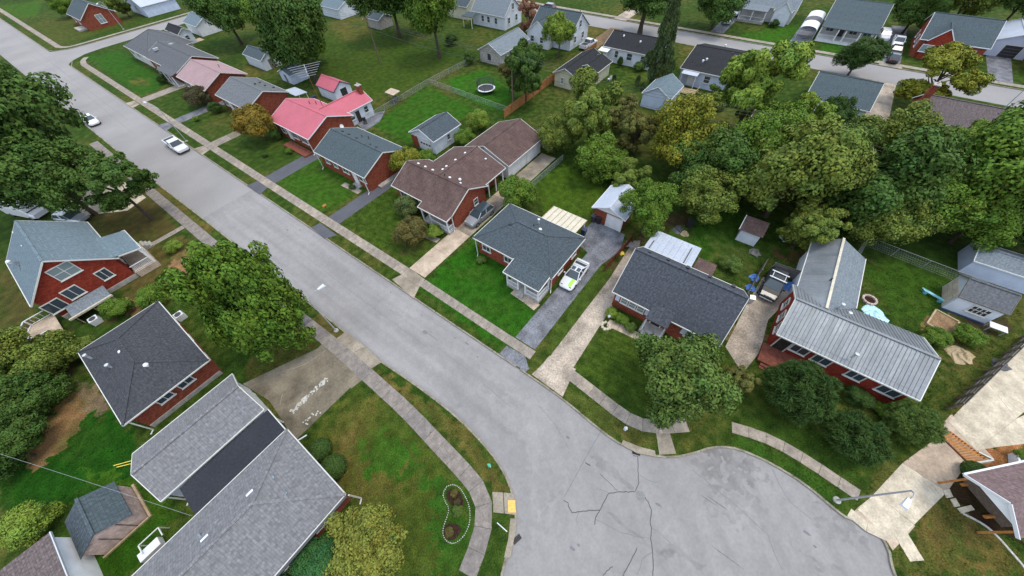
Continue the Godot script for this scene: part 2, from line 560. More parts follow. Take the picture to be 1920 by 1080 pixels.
func walk(called: String, line: PackedVector2Array, w: float, mats: Array, step := 1.5, seed_ := 1, y := 0.022):
	var root := Node3D.new()
	root.name = numbered(called)
	add_child(root)
	root.set_meta("kind", "structure")
	var rng := RandomNumberGenerator.new()
	rng.seed = seed_
	var pts := resample(line, step)
	for i in pts.size() - 1:
		var d := (pts[i + 1] - pts[i]).normalized()
		var dp := (pts[i] - pts[max(i - 1, 0)]).normalized() if i > 0 else d
		var dn := (pts[min(i + 2, pts.size() - 1)] - pts[i + 1]).normalized() if i + 2 < pts.size() else d
		var e0 := (d + dp).normalized()
		var e1 := (d + dn).normalized()
		var n0 := Vector2(-e0.y, e0.x) * w * 0.5
		var n1 := Vector2(-e1.y, e1.x) * w * 0.5
		var a := pts[i] + d * 0.012
		var b := pts[i + 1] - d * 0.012
		var yy := y + rng.randf_range(-0.006, 0.006)
		var t := rng.randf_range(-0.006, 0.006)
		paved.append(PackedVector2Array([a + n0, b + n1, b - n1, a - n0]))
		var mb := MB.new()
		mb.slab([V3(a + n0, yy + t), V3(b + n1, yy), V3(b - n1, yy - t), V3(a - n0, yy)], 0.08)
		obj("slab", mb, mats[rng.randi() % mats.size()], root)
	return root
func pad(called: String, pts: PackedVector2Array, m, y := 0.012, th := 0.06):
	var mb := MB.new()
	paved.append(pts)
	mb.flat(pts, y, th)
	return struct(called, mb, m)
func slabs(called: String, rects: Array, mats: Array, y := 0.014, seed_ := 1):     # concrete cast in bays
	var root := Node3D.new()
	root.name = numbered(called)
	add_child(root)
	root.set_meta("kind", "structure")
	var rng := RandomNumberGenerator.new()
	rng.seed = seed_
	for r in rects:
		var p: PackedVector2Array = r
		paved.append(p)
		var c := Vector2.ZERO
		for q in p: c += q
		c /= p.size()
		var o := PackedVector2Array()
		for q in p: o.append(q + (c - q).normalized() * 0.014)
		var mb := MB.new()
		mb.flat(o, y + rng.randf_range(-0.003, 0.003), 0.07)
		obj("slab", mb, mats[rng.randi() % mats.size()], root)
	return root
func bays(x0: float, x1: float, z0: float, z1: float, step: float) -> Array:
	var o := []
	var n: int = max(1, roundi(absf(z1 - z0) / step))
	for i in n:
		o.append(rect(x0, lerpf(z0, z1, float(i) / n), x1, lerpf(z0, z1, float(i + 1) / n)))
	return o

func make_ground():
	for e in [[na, 0.055, 3, 4], [nb, 0.75, 3, 9], [nc, 0.22, 3, 14]]:
		e[0].noise_type = FastNoiseLite.TYPE_SIMPLEX_SMOOTH
		e[0].frequency = e[1]
		e[0].fractal_octaves = e[2]
		e[0].seed = e[3]
	var fresh := Color(0.205, 0.395, 0.105)
	var deep := Color(0.150, 0.330, 0.085)
	var mid := Color(0.285, 0.385, 0.140)
	var dry := Color(0.455, 0.405, 0.215)
	var tan := Color(0.545, 0.430, 0.265)
	var bare := Color(0.640, 0.490, 0.355)
	var dirt := Color(0.330, 0.280, 0.205)
	# lawns as they grow, lot by lot
	patch([785, 540, 895, 445, 960, 470, 1015, 545, 1000, 585, 1000, 600, 960, 655, 935, 655], fresh, 0.9, 0.25)
	patch([800, 520, 890, 455, 905, 480, 860, 560], Color(0.19, 0.41, 0.09), 0.5, 0.8)
	patch([520, 330, 690, 350, 620, 400, 545, 365], mid, 0.7)
	patch([510, 340, 600, 292, 690, 350, 610, 400], Color(0.24, 0.40, 0.11), 0.7, 0.4, 0.035)
	patch([640, 420, 740, 345, 800, 440, 818, 460, 770, 500], Color(0.27, 0.365, 0.12), 0.7, 0.5, 0.035)
	patch([740, 430, 790, 440, 800, 465, 760, 480], dirt, 0.5, 0.8)
	patch([160, 105, 225, 95, 320, 155, 265, 180], fresh, 0.8, 0.5)
	patch([240, 145, 280, 150, 275, 165, 245, 160], dry, 0.6, 0.8)
	patch([700, 235, 800, 160, 905, 210, 840, 230, 770, 270], Color(0.23, 0.40, 0.11), 0.85, 0.6)
	patch([830, 150, 905, 130, 960, 170, 945, 215, 880, 190], Color(0.23, 0.43, 0.11), 0.85, 0.8)
	patch([600, 60, 700, 50, 780, 90, 860, 110, 800, 150, 690, 190, 610, 130], Color(0.28, 0.37, 0.12), 0.7, 1.5)
	patch([620, 40, 690, 30, 700, 70, 640, 80], dry, 0.5, 1.5)
	patch([1000, 340, 1060, 310, 1150, 360, 1120, 410, 1020, 400], Color(0.30, 0.405, 0.12), 0.85, 0.5)
	patch([1250, 410, 1300, 380, 1390, 400, 1380, 470, 1330, 500, 1240, 440], Color(0.235, 0.38, 0.12), 0.85, 0.8)
	patch([1330, 440, 1400, 470, 1400, 520, 1340, 520], Color(0.34, 0.39, 0.19), 0.6, 1.0)
	patch([1090, 690, 1140, 610, 1210, 640, 1240, 700, 1200, 770, 1100, 700], Color(0.285, 0.37, 0.13), 0.75, 0.4, 0.05)
	patch([1020, 660, 1120, 495, 1160, 500, 1035, 665], Color(0.30, 0.385, 0.15), 0.8, 0.3)
	patch([1600, 500, 1700, 490, 1790, 540, 1780, 640, 1690, 600], Color(0.25, 0.37, 0.12), 0.85, 0.8)
	patch([1420, 780, 1640, 850, 1620, 915, 1520, 850, 1400, 790], Color(0.25, 0.355, 0.125), 0.8, 0.5)
	patch([1380, 810, 1500, 880, 1590, 940, 1560, 950, 1440, 860, 1380, 840], Color(0.24, 0.375, 0.125), 0.8, 0.3)
	patch([1060, 720, 1140, 775, 1225, 815, 1225, 845, 1150, 820, 1060, 745], Color(0.36, 0.40, 0.18), 0.85, 0.3)
	patch([1150, 790, 1225, 815, 1225, 845, 1160, 825], dry, 0.5, 0.4)
	patch([0, 800, 140, 770, 235, 790, 260, 860, 240, 900, 120, 960, 0, 960], deep, 0.95, 0.6)
	patch([130, 880, 260, 890, 340, 950, 250, 1080, 150, 1080, 280, 950], Color(0.26, 0.40, 0.11), 0.85, 0.6)
	patch([150, 990, 290, 990, 330, 960, 240, 1080, 170, 1080], Color(0.21, 0.36, 0.09), 0.9, 0.5)
	# the corner lawn: green, browned in the middle
	patch([560, 830, 660, 725, 720, 745, 800, 830, 885, 930, 880, 1080, 760, 1080, 650, 930], Color(0.315, 0.375, 0.145), 0.85, 0.5)
	patch([640, 760, 720, 740, 720, 800, 640, 850, 600, 820], dry, 0.38, 0.9)
	patch([600, 850, 670, 830, 700, 890, 780, 900, 770, 960, 660, 950], dry, 0.42, 1.0)
	patch([620, 830, 660, 800, 660, 860, 650, 930, 690, 960, 650, 950], tan, 0.25, 0.9)
	patch([670, 830, 740, 810, 790, 860, 760, 900, 690, 890], Color(0.25, 0.41, 0.13), 0.7, 0.9)
	patch([780, 870, 880, 930, 890, 1000, 870, 1080, 810, 1060, 820, 950], Color(0.22, 0.37, 0.12), 0.8, 0.8)
	patch([700, 690, 780, 735, 870, 800, 930, 880, 955, 920, 925, 920, 870, 840, 770, 755, 690, 690], Color(0.40, 0.385, 0.19), 0.85, 0.3)
	patch([870, 820, 910, 850, 900, 880, 860, 845], dry, 0.5, 0.8)
	patch([720, 700, 770, 735, 830, 790, 790, 770, 720, 715], dry, 0.55, 0.5)
	patch([600, 590, 650, 630, 625, 640, 575, 600], Color(0.43, 0.385, 0.21), 0.8, 0.4)
	patch([450, 690, 560, 610, 600, 650, 480, 715], Color(0.36, 0.34, 0.17), 0.8, 0.4)
	# left corner house: thin, worn grass
	patch([110, 420, 270, 360, 340, 430, 250, 480, 160, 430], Color(0.37, 0.325, 0.185), 0.8, 0.5)
	patch([300, 350, 400, 430, 395, 450, 290, 355], dry, 0.75, 0.3)
	patch([270, 470, 350, 440, 385, 470, 340, 560, 250, 580, 180, 620, 240, 540], Color(0.40, 0.355, 0.20), 0.75, 0.8)
	patch([320, 490, 365, 480, 350, 520, 320, 530, 305, 520], bare, 0.9, 0.5)
	patch([330, 470, 370, 455, 365, 480, 320, 490], bare, 0.6, 0.5)
	patch([230, 560, 275, 560, 262, 600, 235, 590], bare, 0.75, 0.5)
	patch([0, 470, 60, 560, 60, 640, 0, 700], Color(0.36, 0.33, 0.19), 0.8, 0.8)
	patch([40, 840, 130, 740, 190, 720, 205, 765, 160, 780, 120, 840, 60, 890], Color(0.60, 0.47, 0.32), 0.9, 0.4)
	patch([130, 720, 190, 720, 205, 765, 170, 780], Color(0.50, 0.45, 0.38), 0.7, 0.5)
	patch([0, 640, 120, 620, 150, 700, 40, 760, 0, 740], dirt, 0.6, 1.0)
	# right side
	patch([1700, 1000, 1770, 925, 1860, 1010, 1920, 1050, 1920, 1080, 1720, 1080], Color(0.43, 0.375, 0.20), 0.8, 0.5)
	patch([1760, 960, 1820, 1000, 1850, 1080, 1790, 1080], Color(0.31, 0.36, 0.16), 0.6, 1.0)
	patch([1670, 1030, 1690, 1020, 1740, 1080, 1690, 1080], dry, 0.6, 0.4)
	patch([1795, 865, 1835, 845, 1920, 820, 1920, 870, 1850, 880], Color(0.70, 0.47, 0.31), 0.95, 0.2)
	patch([1770, 920, 1800, 880, 1920, 900, 1920, 1020, 1850, 990], Color(0.24, 0.17, 0.14), 0.9, 0.3)
	patch([1735, 600, 1790, 590, 1810, 640, 1760, 650, 1735, 625], Color(0.58, 0.45, 0.32), 0.85, 0.5)
	patch([1770, 640, 1830, 650, 1820, 690, 1770, 690], Color(0.50, 0.40, 0.26), 0.6, 0.6)
	patch([1800, 600, 1880, 590, 1900, 620, 1820, 640], dirt, 0.7, 0.5)
	patch([1380, 600, 1430, 580, 1440, 640, 1390, 680, 1360, 650], Color(0.55, 0.45, 0.33), 0.7, 0.5)
	patch([1450, 475, 1560, 465, 1560, 490, 1450, 490], Color(0.36, 0.28, 0.19), 0.8, 0.7)
	patch([1185, 455, 1230, 405, 1290, 395, 1300, 425, 1220, 440], Color(0.29, 0.25, 0.17), 0.85, 0.7)
	patch([1135, 505, 1185, 450, 1215, 440, 1200, 470, 1150, 510], Color(0.40, 0.33, 0.25), 0.7, 0.4)
	patch([1160, 170, 1230, 200, 1200, 250, 1130, 190], Color(0.36, 0.40, 0.17), 0.7, 1.2)
	patch([1090, 45, 1160, 60, 1130, 90, 1090, 80], dry, 0.75, 0.8)
	patch([1290, 70, 1320, 80, 1290, 130, 1265, 120], dry, 0.5, 0.8)
	patch([1150, 170, 1210, 110, 1230, 150, 1200, 190], Color(0.33, 0.40, 0.15), 0.7, 1.0)
	patch([1600, 170, 1650, 165, 1640, 230, 1600, 225], Color(0.50, 0.44, 0.28), 0.7, 0.8)
	patch([1400, 60, 1530, 40, 1500, 100, 1380, 75], Color(0.24, 0.42, 0.10), 0.85, 0.6)
	patch([1540, 85, 1660, 60, 1690, 110, 1620, 120, 1540, 108], Color(0.22, 0.40, 0.10), 0.85, 0.6)
	patch([60, 50, 140, 30, 250, 40, 150, 75, 105, 80], Color(0.34, 0.37, 0.16), 0.8, 0.8)
	patch([0, 12, 80, 0, 70, 30, 30, 35], Color(0.27, 0.42, 0.13), 0.8, 0.6)
	patch([440, 140, 480, 110, 490, 140, 450, 150], dry, 0.5, 0.8)
	var nx0 := -60.0
	ground_mat("ground_near", paint(nx0, -130.0, 1050, 1500, 0.1143))
	ground_mat("ground_far", paint(-330.0, -210.0, 675, 640, 0.4))
	# road network
	var far_edge := PackedVector2Array([Vector2(-330, -10.6), Vector2(-168.5, -10.6)])
	var curve_far := smooth(PG([975, 692, 1010, 716, 1055, 747, 1130, 810, 1170, 837, 1215, 853, 1262, 858, 1300, 850, 1335, 838, 1370, 838, 1400, 847, 1450, 870, 1510, 907, 1570, 958, 1590, 972, 1640, 985, 1668, 1030, 1672, 1060, 1680, 1080]), 1)
	var curve_near := smooth(PG([720, 682, 773, 717, 850, 775, 905, 830, 940, 875, 960, 920, 968, 960, 965, 1000, 950, 1040, 940, 1080]), 2)
	var main := PackedVector2Array()
	main.append_array(far_edge)
	main.append_array([Vector2(-157.5, -10.6), Vector2(-9.0, -10.6)])
	main.append_array(curve_far)
	main.append_array([Vector2(24.5, -8.5), Vector2(26, 0), Vector2(23, 9), Vector2(16, 13.5), Vector2(7, 12.5), Vector2(1.5, 8.5)])
	var rev := curve_near.duplicate()
	rev.reverse()
	main.append_array(rev)
	main.append_array([Vector2(-33.5, -2.95), Vector2(-57.9, -2.7), Vector2(-74.3, -2.35), Vector2(-154, -1.9), Vector2(-330, -1.3)])
	main = ccw(main)
	var side := ccw(smooth(PackedVector2Array([Vector2(-173, -9), Vector2(-169.5, -11.2), Vector2(-167.4, -14.5), Vector2(-166.8, -20), Vector2(-167, -230), Vector2(-159, -230), Vector2(-158.6, -20), Vector2(-157.8, -15.5), Vector2(-155.2, -12.0), Vector2(-150.5, -9)]), 0))
	var back := ccw(PackedVector2Array([Vector2(-163, -106.4), Vector2(160, -105.6), Vector2(160, -96.5), Vector2(18, -97.6), Vector2(-163, -99.8)]))
	var land := [ccw(rect(-330, -230, 160, 90))]
	for r in [main, side, back]: land = clip(land, r)
	paved.append(main)
	var near_land := clip(land, ccw(rect(-331, -231, nx0, 91)))
	var far_land := clip(land, ccw(rect(nx0, -231, 161, 91)))
	sheet("ground", near_land, 0.0, "ground_near", nx0, -130.0, 1050 * 0.1143, 1500 * 0.1143)
	sheet("ground", far_land, 0.0, "ground_far", -330.0, -210.0, 270.0, 256.0)
	# main street is one carriageway; the side and back streets butt against it
	var road_mat := mk("road_near", [0.268, 0.258, 0.257], 0.92, "", 1.0, "faint", 0.12)
	road_mat.albedo_texture = paint_road(-60.0, -17.5, 1480, 540, 0.06)
	var near_main := clip([main], ccw(rect(-331, -231, -60, 91)))
	var road: MeshInstance3D = sheet("road", near_main, -0.115, "road_near", -60.0, -17.5, 1480 * .06, 540 * .06)
	var rm := MB.new()
	for p in clip([main], ccw(rect(-60, -231, 161, 91))): rm.flat(p, -0.115)
	struct("road", rm, "road")
	for e in [side, back]:
		var m2 := MB.new()
		m2.flat(biggest(clip([e], main if e == side else side)), -0.119)
		struct("road", m2, "road")
	# kerbs
	for e in [[PackedVector2Array([Vector2(-150.5, -10.6), Vector2(-9.0, -10.6)]), "far"], [curve_far, ""], [rev, ""],
			[PackedVector2Array([curve_near[0], Vector2(-33.5, -2.95), Vector2(-57.9, -2.7), Vector2(-74.3, -2.35), Vector2(-154, -1.9)]), ""],
			[PackedVector2Array([Vector2(-320, -10.6), Vector2(-173, -10.6), Vector2(-169.5, -11.2), Vector2(-167.4, -14.5), Vector2(-166.8, -20), Vector2(-167, -95)]), ""],
			[PackedVector2Array([Vector2(-150.5, -10.6), Vector2(-155.2, -12.0), Vector2(-157.8, -15.5), Vector2(-158.6, -20), Vector2(-159, -99)]), ""],
			[PackedVector2Array([Vector2(-158, -99.8), Vector2(18, -97.6), Vector2(150, -96.5)]), ""],
			[PackedVector2Array([Vector2(-158, -106.4), Vector2(150, -105.6)]), ""]]:
		var mb := MB.new()
		strip(mb, e[0], 0.16, 0.012, 0.14)
		struct("kerb", mb, "curb")
	# sidewalks
	var w3 := ["walk1", "walk1", "walk2", "walk3"]
	walk("sidewalk", PackedVector2Array([Vector2(-154.5, -15.0), Vector2(-152.5, -13.6), Vector2(-149, -12.9), Vector2(-60, -12.75), Vector2(-24.8, -12.75)]), 1.25, w3, 1.5, 3)
	walk("sidewalk", PackedVector2Array([Vector2(-24.4, -12.7), Vector2(-12.0, -12.55), Vector2(-7.5, -12.55)]), 1.05, ["walk1", "walk2"], 1.15, 5)
	walk("sidewalk", PackedVector2Array([Vector2(-320, -13.2), Vector2(-172, -13.2), Vector2(-169.6, -14.2), Vector2(-168.8, -17), Vector2(-169, -60)]), 1.3, w3, 1.8, 8)
	walk("sidewalk", smooth(PG([1067, 700, 1137, 755, 1178, 787, 1215, 800, 1255, 800, 1298, 796]), 1), 1.15, ["walk1", "walk3"], 1.3, 6)
	walk("sidewalk", smooth(PG([1372, 801, 1440, 821, 1507, 859, 1560, 895, 1612, 930]), 1), 0.95, ["walk1", "walk3"], 1.35, 7)
	var nl := PackedVector2Array([Vector2(-100, -0.7), Vector2(-74, -0.8), Vector2(-54.5, -0.95), Vector2(-40, -1.0), Vector2(-31.5, -1.15), Vector2(-26, -1.35), Vector2(-21, -1.25), Vector2(-14.5, -1.15)])
	nl.append_array(PG([818, 829, 868, 881, 900, 920, 909, 950, 907, 990, 893, 1035, 873, 1085]))
	walk("sidewalk", smooth(nl, 1), 1.35, ["near1", "near1", "near2"], 1.5, 9)
	walk("sidewalk", PackedVector2Array([Vector2(-158, -108.0), Vector2(100, -107.2)]), 1.3, ["walk3", "walk1"], 3.0, 10)
	walk("footpath", PackedVector2Array([Vector2(-60.15, -0.2), Vector2(-60.2, 4.3)]), 0.9, ["walk1", "walk3"], 1.1, 12)
	walk("footpath", PackedVector2Array([Vector2(-32.0, -18.3), Vector2(-27.4, -18.9)]), 0.8, ["walk1"], 1.1, 13)
	walk("footpath", smooth(PG([1140, 605, 1180, 622, 1213, 640])), 0.95, ["tanconcrete"], 1.2, 14)
	walk("footpath", PG([962, 545, 985, 560, 1008, 578]), 1.0, ["tanconcrete"], 1.2, 15)
	walk("footpath", PG([643, 345, 660, 353, 677, 362]), 0.9, ["walk3"], 1.0, 16)
	# ramps and short links from walk to kerb
	slabs("kerb_ramp", [PG([923, 922, 943, 923, 945, 963, 925, 961]), PG([944, 923, 963, 925, 967, 966, 946, 963])], ["apron", "paleconcrete"], 0.02, 2)
	pad("tactile_paving", PG([952, 938, 966, 938, 967, 961, 953, 961]), "tactile", 0.032, 0.02)
	slabs("kerb_ramp", [PG([1230, 812, 1256, 812, 1268, 851, 1236, 853])], ["apron"], 0.02, 3)
	pad("drain_apron", PG([957, 972, 968, 972, 966, 1000, 957, 1045, 945, 1045, 953, 1010]), "apron", 0.02)
	pad("drain_apron", PG([1168, 825, 1200, 838, 1228, 845, 1230, 856, 1195, 850, 1165, 833]), "apron", 0.02)
	# driveways
	slabs("driveway", bays(-27.4, -24.7, -43.0, -13.4, 4.2), ["concrete", "concrete", "tanconcrete"], 0.014, 4)
	slabs("driveway_apron", [PG([735, 524, 752, 515, 786, 539, 776, 560]), PG([752, 515, 768, 503, 797, 524, 786, 539])], ["apron", "concrete"], 0.018, 5)
	pad("driveway", rect(-44.1, -25.5, -41.6, -13.4), "asphalt")
	pad("driveway_apron", PG([583, 427, 600, 418, 632, 441, 609, 447]), "asphalt", 0.016)
	pad("driveway", rect(-61.2, -25.0, -58.2, -13.4), "asphalt")
	pad("driveway_apron", PackedVector2Array([Vector2(-61.6, -10.5), Vector2(-57.6, -10.5), Vector2(-58.2, -12.1), Vector2(-61.2, -12.1)]), "asphalt", 0.016)
	slabs("driveway", bays(-80.0, -77.6, -22.0, -13.4, 3.0), ["greyconcrete", "walk2"], 0.014, 6)
	pad("driveway_apron", PackedVector2Array([Vector2(-80.6, -10.5), Vector2(-77, -10.5), Vector2(-77.6, -12.1), Vector2(-80.0, -12.1)]), "apron", 0.016)
	pad("driveway", rect(-95.6, -25.0, -92.8, -13.4), "oldasphalt")
	pad("driveway_apron", PackedVector2Array([Vector2(-96.0, -10.5), Vector2(-92.2, -10.5), Vector2(-92.8, -12.1), Vector2(-95.6, -12.1)]), "oldasphalt", 0.016)
	slabs("driveway", bays(-112.6, -109.6, -26.0, -13.4, 3.5), ["greyconcrete", "walk1"], 0.014, 7)
	pad("driveway_apron", PackedVector2Array([Vector2(-113.2, -10.5), Vector2(-109.0, -10.5), Vector2(-109.6, -12.1), Vector2(-112.6, -12.1)]), "apron", 0.016)
	pad("driveway", PackedVector2Array([Vector2(-11.0, -13.2), Vector2(-8.5, -13.2), Vector2(-8.3, -27.0), Vector2(-7.4, -30.5), Vector2(-8.2, -33.4), Vector2(-12.8, -33.4), Vector2(-12.8, -28.6), Vector2(-10.6, -28.0)]), "oldasphalt")
	pad("driveway_apron", PG([935, 664, 950, 648, 985, 668, 992, 692, 985, 697]), "oldasphalt", 0.016)
	pad("driveway", PackedVector2Array([Vector2(-6.85, -13.2), Vector2(-4.3, -13.2), Vector2(-4.45, -21.0), Vector2(-4.9, -30.0), Vector2(-6.1, -33.5), Vector2(-6.8, -33.0), Vector2(-6.5, -26.0)]), "dirtdrive")
	pad("driveway_apron", PG([997, 702, 1017, 683, 1030, 667, 1080, 692, 1068, 715, 1055, 744]), "dirtdrive", 0.018)
	pad("driveway", PackedVector2Array([Vector2(-27.5, -1.3), Vector2(-20.5, -1.3), Vector2(-20.8, .6), Vector2(-27.3, .4)]), "greyconcrete", 0.006, 0.05)
	var big_drive: Node3D = slabs("driveway", [PG([603, 646, 598, 652, 455, 720, 505, 752, 632, 683, 638, 677]), PG([638, 677, 632, 683, 505, 752, 530, 790, 648, 708, 655, 703]), PG([655, 703, 648, 708, 530, 790, 552, 828, 661, 723, 668, 717])], ["greyconcrete"], 0.014, 8)
	slabs("driveway_apron", [PG([648, 622, 622, 641, 650, 668, 685, 650]), PG([685, 650, 650, 668, 688, 696, 718, 678])], ["apron", "concrete"], 0.018, 9)
	slabs("driveway", [PG([1608, 955, 1640, 924, 1714, 984, 1697, 1003, 1668, 1012]), PG([1640, 924, 1692, 868, 1776, 922, 1714, 984]), PG([1692, 868, 1752, 824, 1815, 868, 1797, 893, 1776, 922])], ["paleconcrete", "tanconcrete"], 0.014, 11)
	pad("driveway_apron", PG([1590, 970, 1608, 952, 1642, 925, 1716, 986, 1699, 1006, 1674, 1032, 1655, 1003, 1625, 986]), "tanconcrete", 0.006, 0.1)
	pad("driveway", PG([1748, 824, 1766, 796, 1784, 776, 1862, 858, 1858, 868, 1812, 872]), "tanconcrete", 0.006, 0.1)
	walk("sidewalk", PG([1592, 960, 1640, 1000, 1690, 1010]), 0.7, ["paleconcrete"], 1.2, 17)
	walk("sidewalk", PG([1688, 1000, 1712, 1040, 1740, 1085]), 1.0, ["paleconcrete"], 1.6, 18)
	slabs("driveway", [PG([1778, 790, 1850, 715, 1905, 785, 1830, 845]), PG([1850, 715, 1920, 645, 1960, 740, 1905, 785]), PG([1830, 845, 1905, 785, 1960, 760, 1960, 828, 1870, 838])], ["paleconcrete"], 0.014, 12)
	pad("driveway", PG([1392, 700, 1360, 650, 1400, 570, 1430, 520, 1475, 510, 1480, 560, 1440, 600, 1425, 660]), "dirtdrive")
	# back street driveways
	pad("driveway", rect(-21.4, -134, -18.4, -108.8), "oldasphalt")
	pad("driveway", PackedVector2Array([Vector2(-4.4, -108.6), Vector2(-0.4, -108.6), Vector2(-0.6, -132), Vector2(-4.2, -132)]), "oldasphalt")
	pad("driveway_apron", PackedVector2Array([Vector2(-4.9, -105.9), Vector2(-0.1, -105.9), Vector2(-0.4, -107.2), Vector2(-4.4, -107.2)]), "apron", 0.016)
	pad("driveway", rect(13.2, -132, 16.2, -108.2), "oldasphalt")
	pad("driveway_apron", rect(12.8, -107.0, 16.6, -105.8), "apron", 0.016)
	pad("driveway", PackedVector2Array([Vector2(29.6, -108.2), Vector2(33.0, -108.2), Vector2(33.6, -126), Vector2(29.6, -126)]), "oldasphalt")
	pad("driveway", PackedVector2Array([Vector2(12.4, -97.8), Vector2(16.2, -97.8), Vector2(16.2, -78), Vector2(13.0, -78)]), "dirtdrive")
	pad("driveway", rect(-46, -116, -42.5, -106.2), "dirtdrive")
	pad("driveway", rect(-43.6, -99.8, -40.2, -86), "soil")
	pad("driveway", PackedVector2Array([Vector2(-96, 1.6), Vector2(-72.5, 0.2), Vector2(-71.5, 3.2), Vector2(-76, 7.5), Vector2(-98, 13)]), "paleconcrete")
	pad("patio", PG([668, 232, 688, 215, 722, 208, 712, 228, 685, 245]), "oldasphalt")
	pad("patio", rect(-140.5, -38.6, -137.5, -33.6), "tanconcrete")
	# sealed cracks, the paving joint, manhole and grates: parts of the street
	var rng := RandomNumberGenerator.new()
	rng.seed = 12
	for e in [[[1187, 854, 1197, 856, 1197, 890, 1199, 905, 1193, 916, 1192, 921], .10], [[1191, 922, 1175, 922, 1160, 922, 1142, 925, 1133, 940, 1125, 957, 1117, 972, 1115, 984], .11],
			[[1125, 957, 1105, 957, 1085, 959, 1073, 961, 1067, 952, 1065, 942, 1057, 938], .11], [[1208, 930, 1216, 940, 1223, 956, 1220, 978, 1222, 990, 1221, 1010, 1224, 1035, 1226, 1055, 1225, 1080], .11],
			[[1158, 920, 1140, 902, 1125, 888], .07], [[1195, 1028, 1185, 1050, 1172, 1072, 1168, 1082], .10], [[1150, 1062, 1140, 1070, 1131, 1080], .09], [[1098, 867, 1107, 873], .16]]:
		var pts := PG(e[0])
		var line := PackedVector2Array()
		for i in pts.size() - 1:
			for k in 4: line.append(pts[i].lerp(pts[i + 1], k / 4.0) + Vector2(rng.randf_range(-.03, .03), rng.randf_range(-.03, .03)))
		line.append(pts[-1])
		var mb := MB.new()
		strip(mb, line, e[1] * .6, -0.110)
		obj("crack_sealant", mb, "seal", road)
	for e in [[1127, 808, 1100, 855, 1058, 932], [900, 1018, 990, 1013, 1000, 1012]].slice(0, 1):
		var mb := MB.new()
		strip(mb, PG(e), 0.05, -0.111)
		obj("paving_joint", mb, "joint", road)
	# hairline cracks running along the old lanes
	for e in [[60, 105, 150, 168, 252, 252], [100, 120, 180, 180, 240, 225], [20, 60, 90, 112, 130, 145], [560, 470, 690, 570, 800, 650], [820, 650, 900, 712, 960, 765], [1199, 890, 1215, 900, 1240, 905], [1142, 925, 1128, 918, 1110, 915], [1222, 990, 1240, 1000, 1262, 1020], [1085, 959, 1080, 975, 1084, 990], [1224, 1035, 1205, 1050, 1195, 1080], [1300, 880, 1360, 930, 1440, 1000, 1470, 1075], [1117, 972, 1140, 985, 1170, 1000, 1222, 1010], [1010, 760, 1045, 800, 1070, 850], [1450, 880, 1480, 940, 1540, 985]]:
		var pts := resample(PG(e), 0.5)
		if pts.size() < 2: continue
		for i in pts.size(): pts[i] += Vector2(rng.randf_range(-.05, .05), rng.randf_range(-.06, .06))
		var mb := MB.new()
		strip(mb, pts, 0.035, -0.111)
		obj("hairline_crack", mb, "joint", road)
	# oil spots and rubber marks
	for e in [[797, 622, .35, .22], [810, 630, .9, .05], [852, 633, .15, .1], [875, 643, .35, .09], [538, 430, .3, .12], [790, 590, .12, .1], [1065, 820, .2, .12], [732, 547, .14, .1], [675, 531, .2, .1], [1235, 946, .3, .1], [1073, 1028, .25, .12], [1085, 1022, .15, .1], [1345, 942, .9, .07], [1330, 938, .7, .06], [1515, 1000, .3, .12], [1530, 1025, .15, .1], [1365, 1045, 1.3, .05], [895, 668, .12, .1]]:
		var c := P(e[0], e[1])
		var ol := PackedVector2Array()
		for k in 12:
			var a := TAU * k / 12.0
			ol.append(Vector2(c.x + cos(a) * e[2] * rng.randf_range(0.6, 1.1), c.z + sin(a) * e[3] * rng.randf_range(0.6, 1.1)))
		var mb := MB.new()
		mb.flat(ol, -0.110)
		obj("oil_spot", mb, "joint", road)
	# whitish scuffed patches on the wide concrete driveway
	var sc := MB.new()
	for k in 70:
		var f := rng.randf()
		var c := P(548, 772).lerp(P(611, 713), f) + Vector3(rng.randf_range(-.22, .22), 0, rng.randf_range(-.22, .22))
		var ol := PackedVector2Array()
		var r0 := rng.randf_range(.05, .17)
		for q in 6: ol.append(Vector2(c.x + cos(TAU * q / 6.0) * r0 * rng.randf_range(.5, 1.2), c.z + sin(TAU * q / 6.0) * r0 * rng.randf_range(.5, 1.2)))
		sc.flat(ol, 0.020 + .0001 * k)
	for k in 14:
		var c := P(575, 790).lerp(P(602, 768), rng.randf()) + Vector3(rng.randf_range(-.3, .3), 0, rng.randf_range(-.3, .3))
		var ol := PackedVector2Array()
		for q in 6: ol.append(Vector2(c.x + cos(TAU * q / 6.0) * .1 * rng.randf_range(.5, 1.2), c.z + sin(TAU * q / 6.0) * .1 * rng.randf_range(.5, 1.2)))
		sc.flat(ol, 0.030 + .0001 * k)
	var scuff := obj("white_scuff", sc, "stone", big_drive)
	scuff.set_meta("kind", "stuff")
	var ln := MB.new()
	strip(ln, smooth(PG([520, 700, 560, 688, 582, 678, 600, 664, 612, 657]), 2), .05, .021)
	strip(ln, smooth(PG([530, 738, 527, 750, 525, 760]), 1), .05, .021)
	obj("white_streak", ln, "walk3", big_drive)
	var mh := MB.new()
	mh.lathe(P(1201, 930, -0.116), [[0.0, 0.0], [0.36, 0.0], [0.36, 0.012], [0.33, 0.018], [0.0, 0.018]], 20)
	obj("manhole_cover", mh, "iron", road)
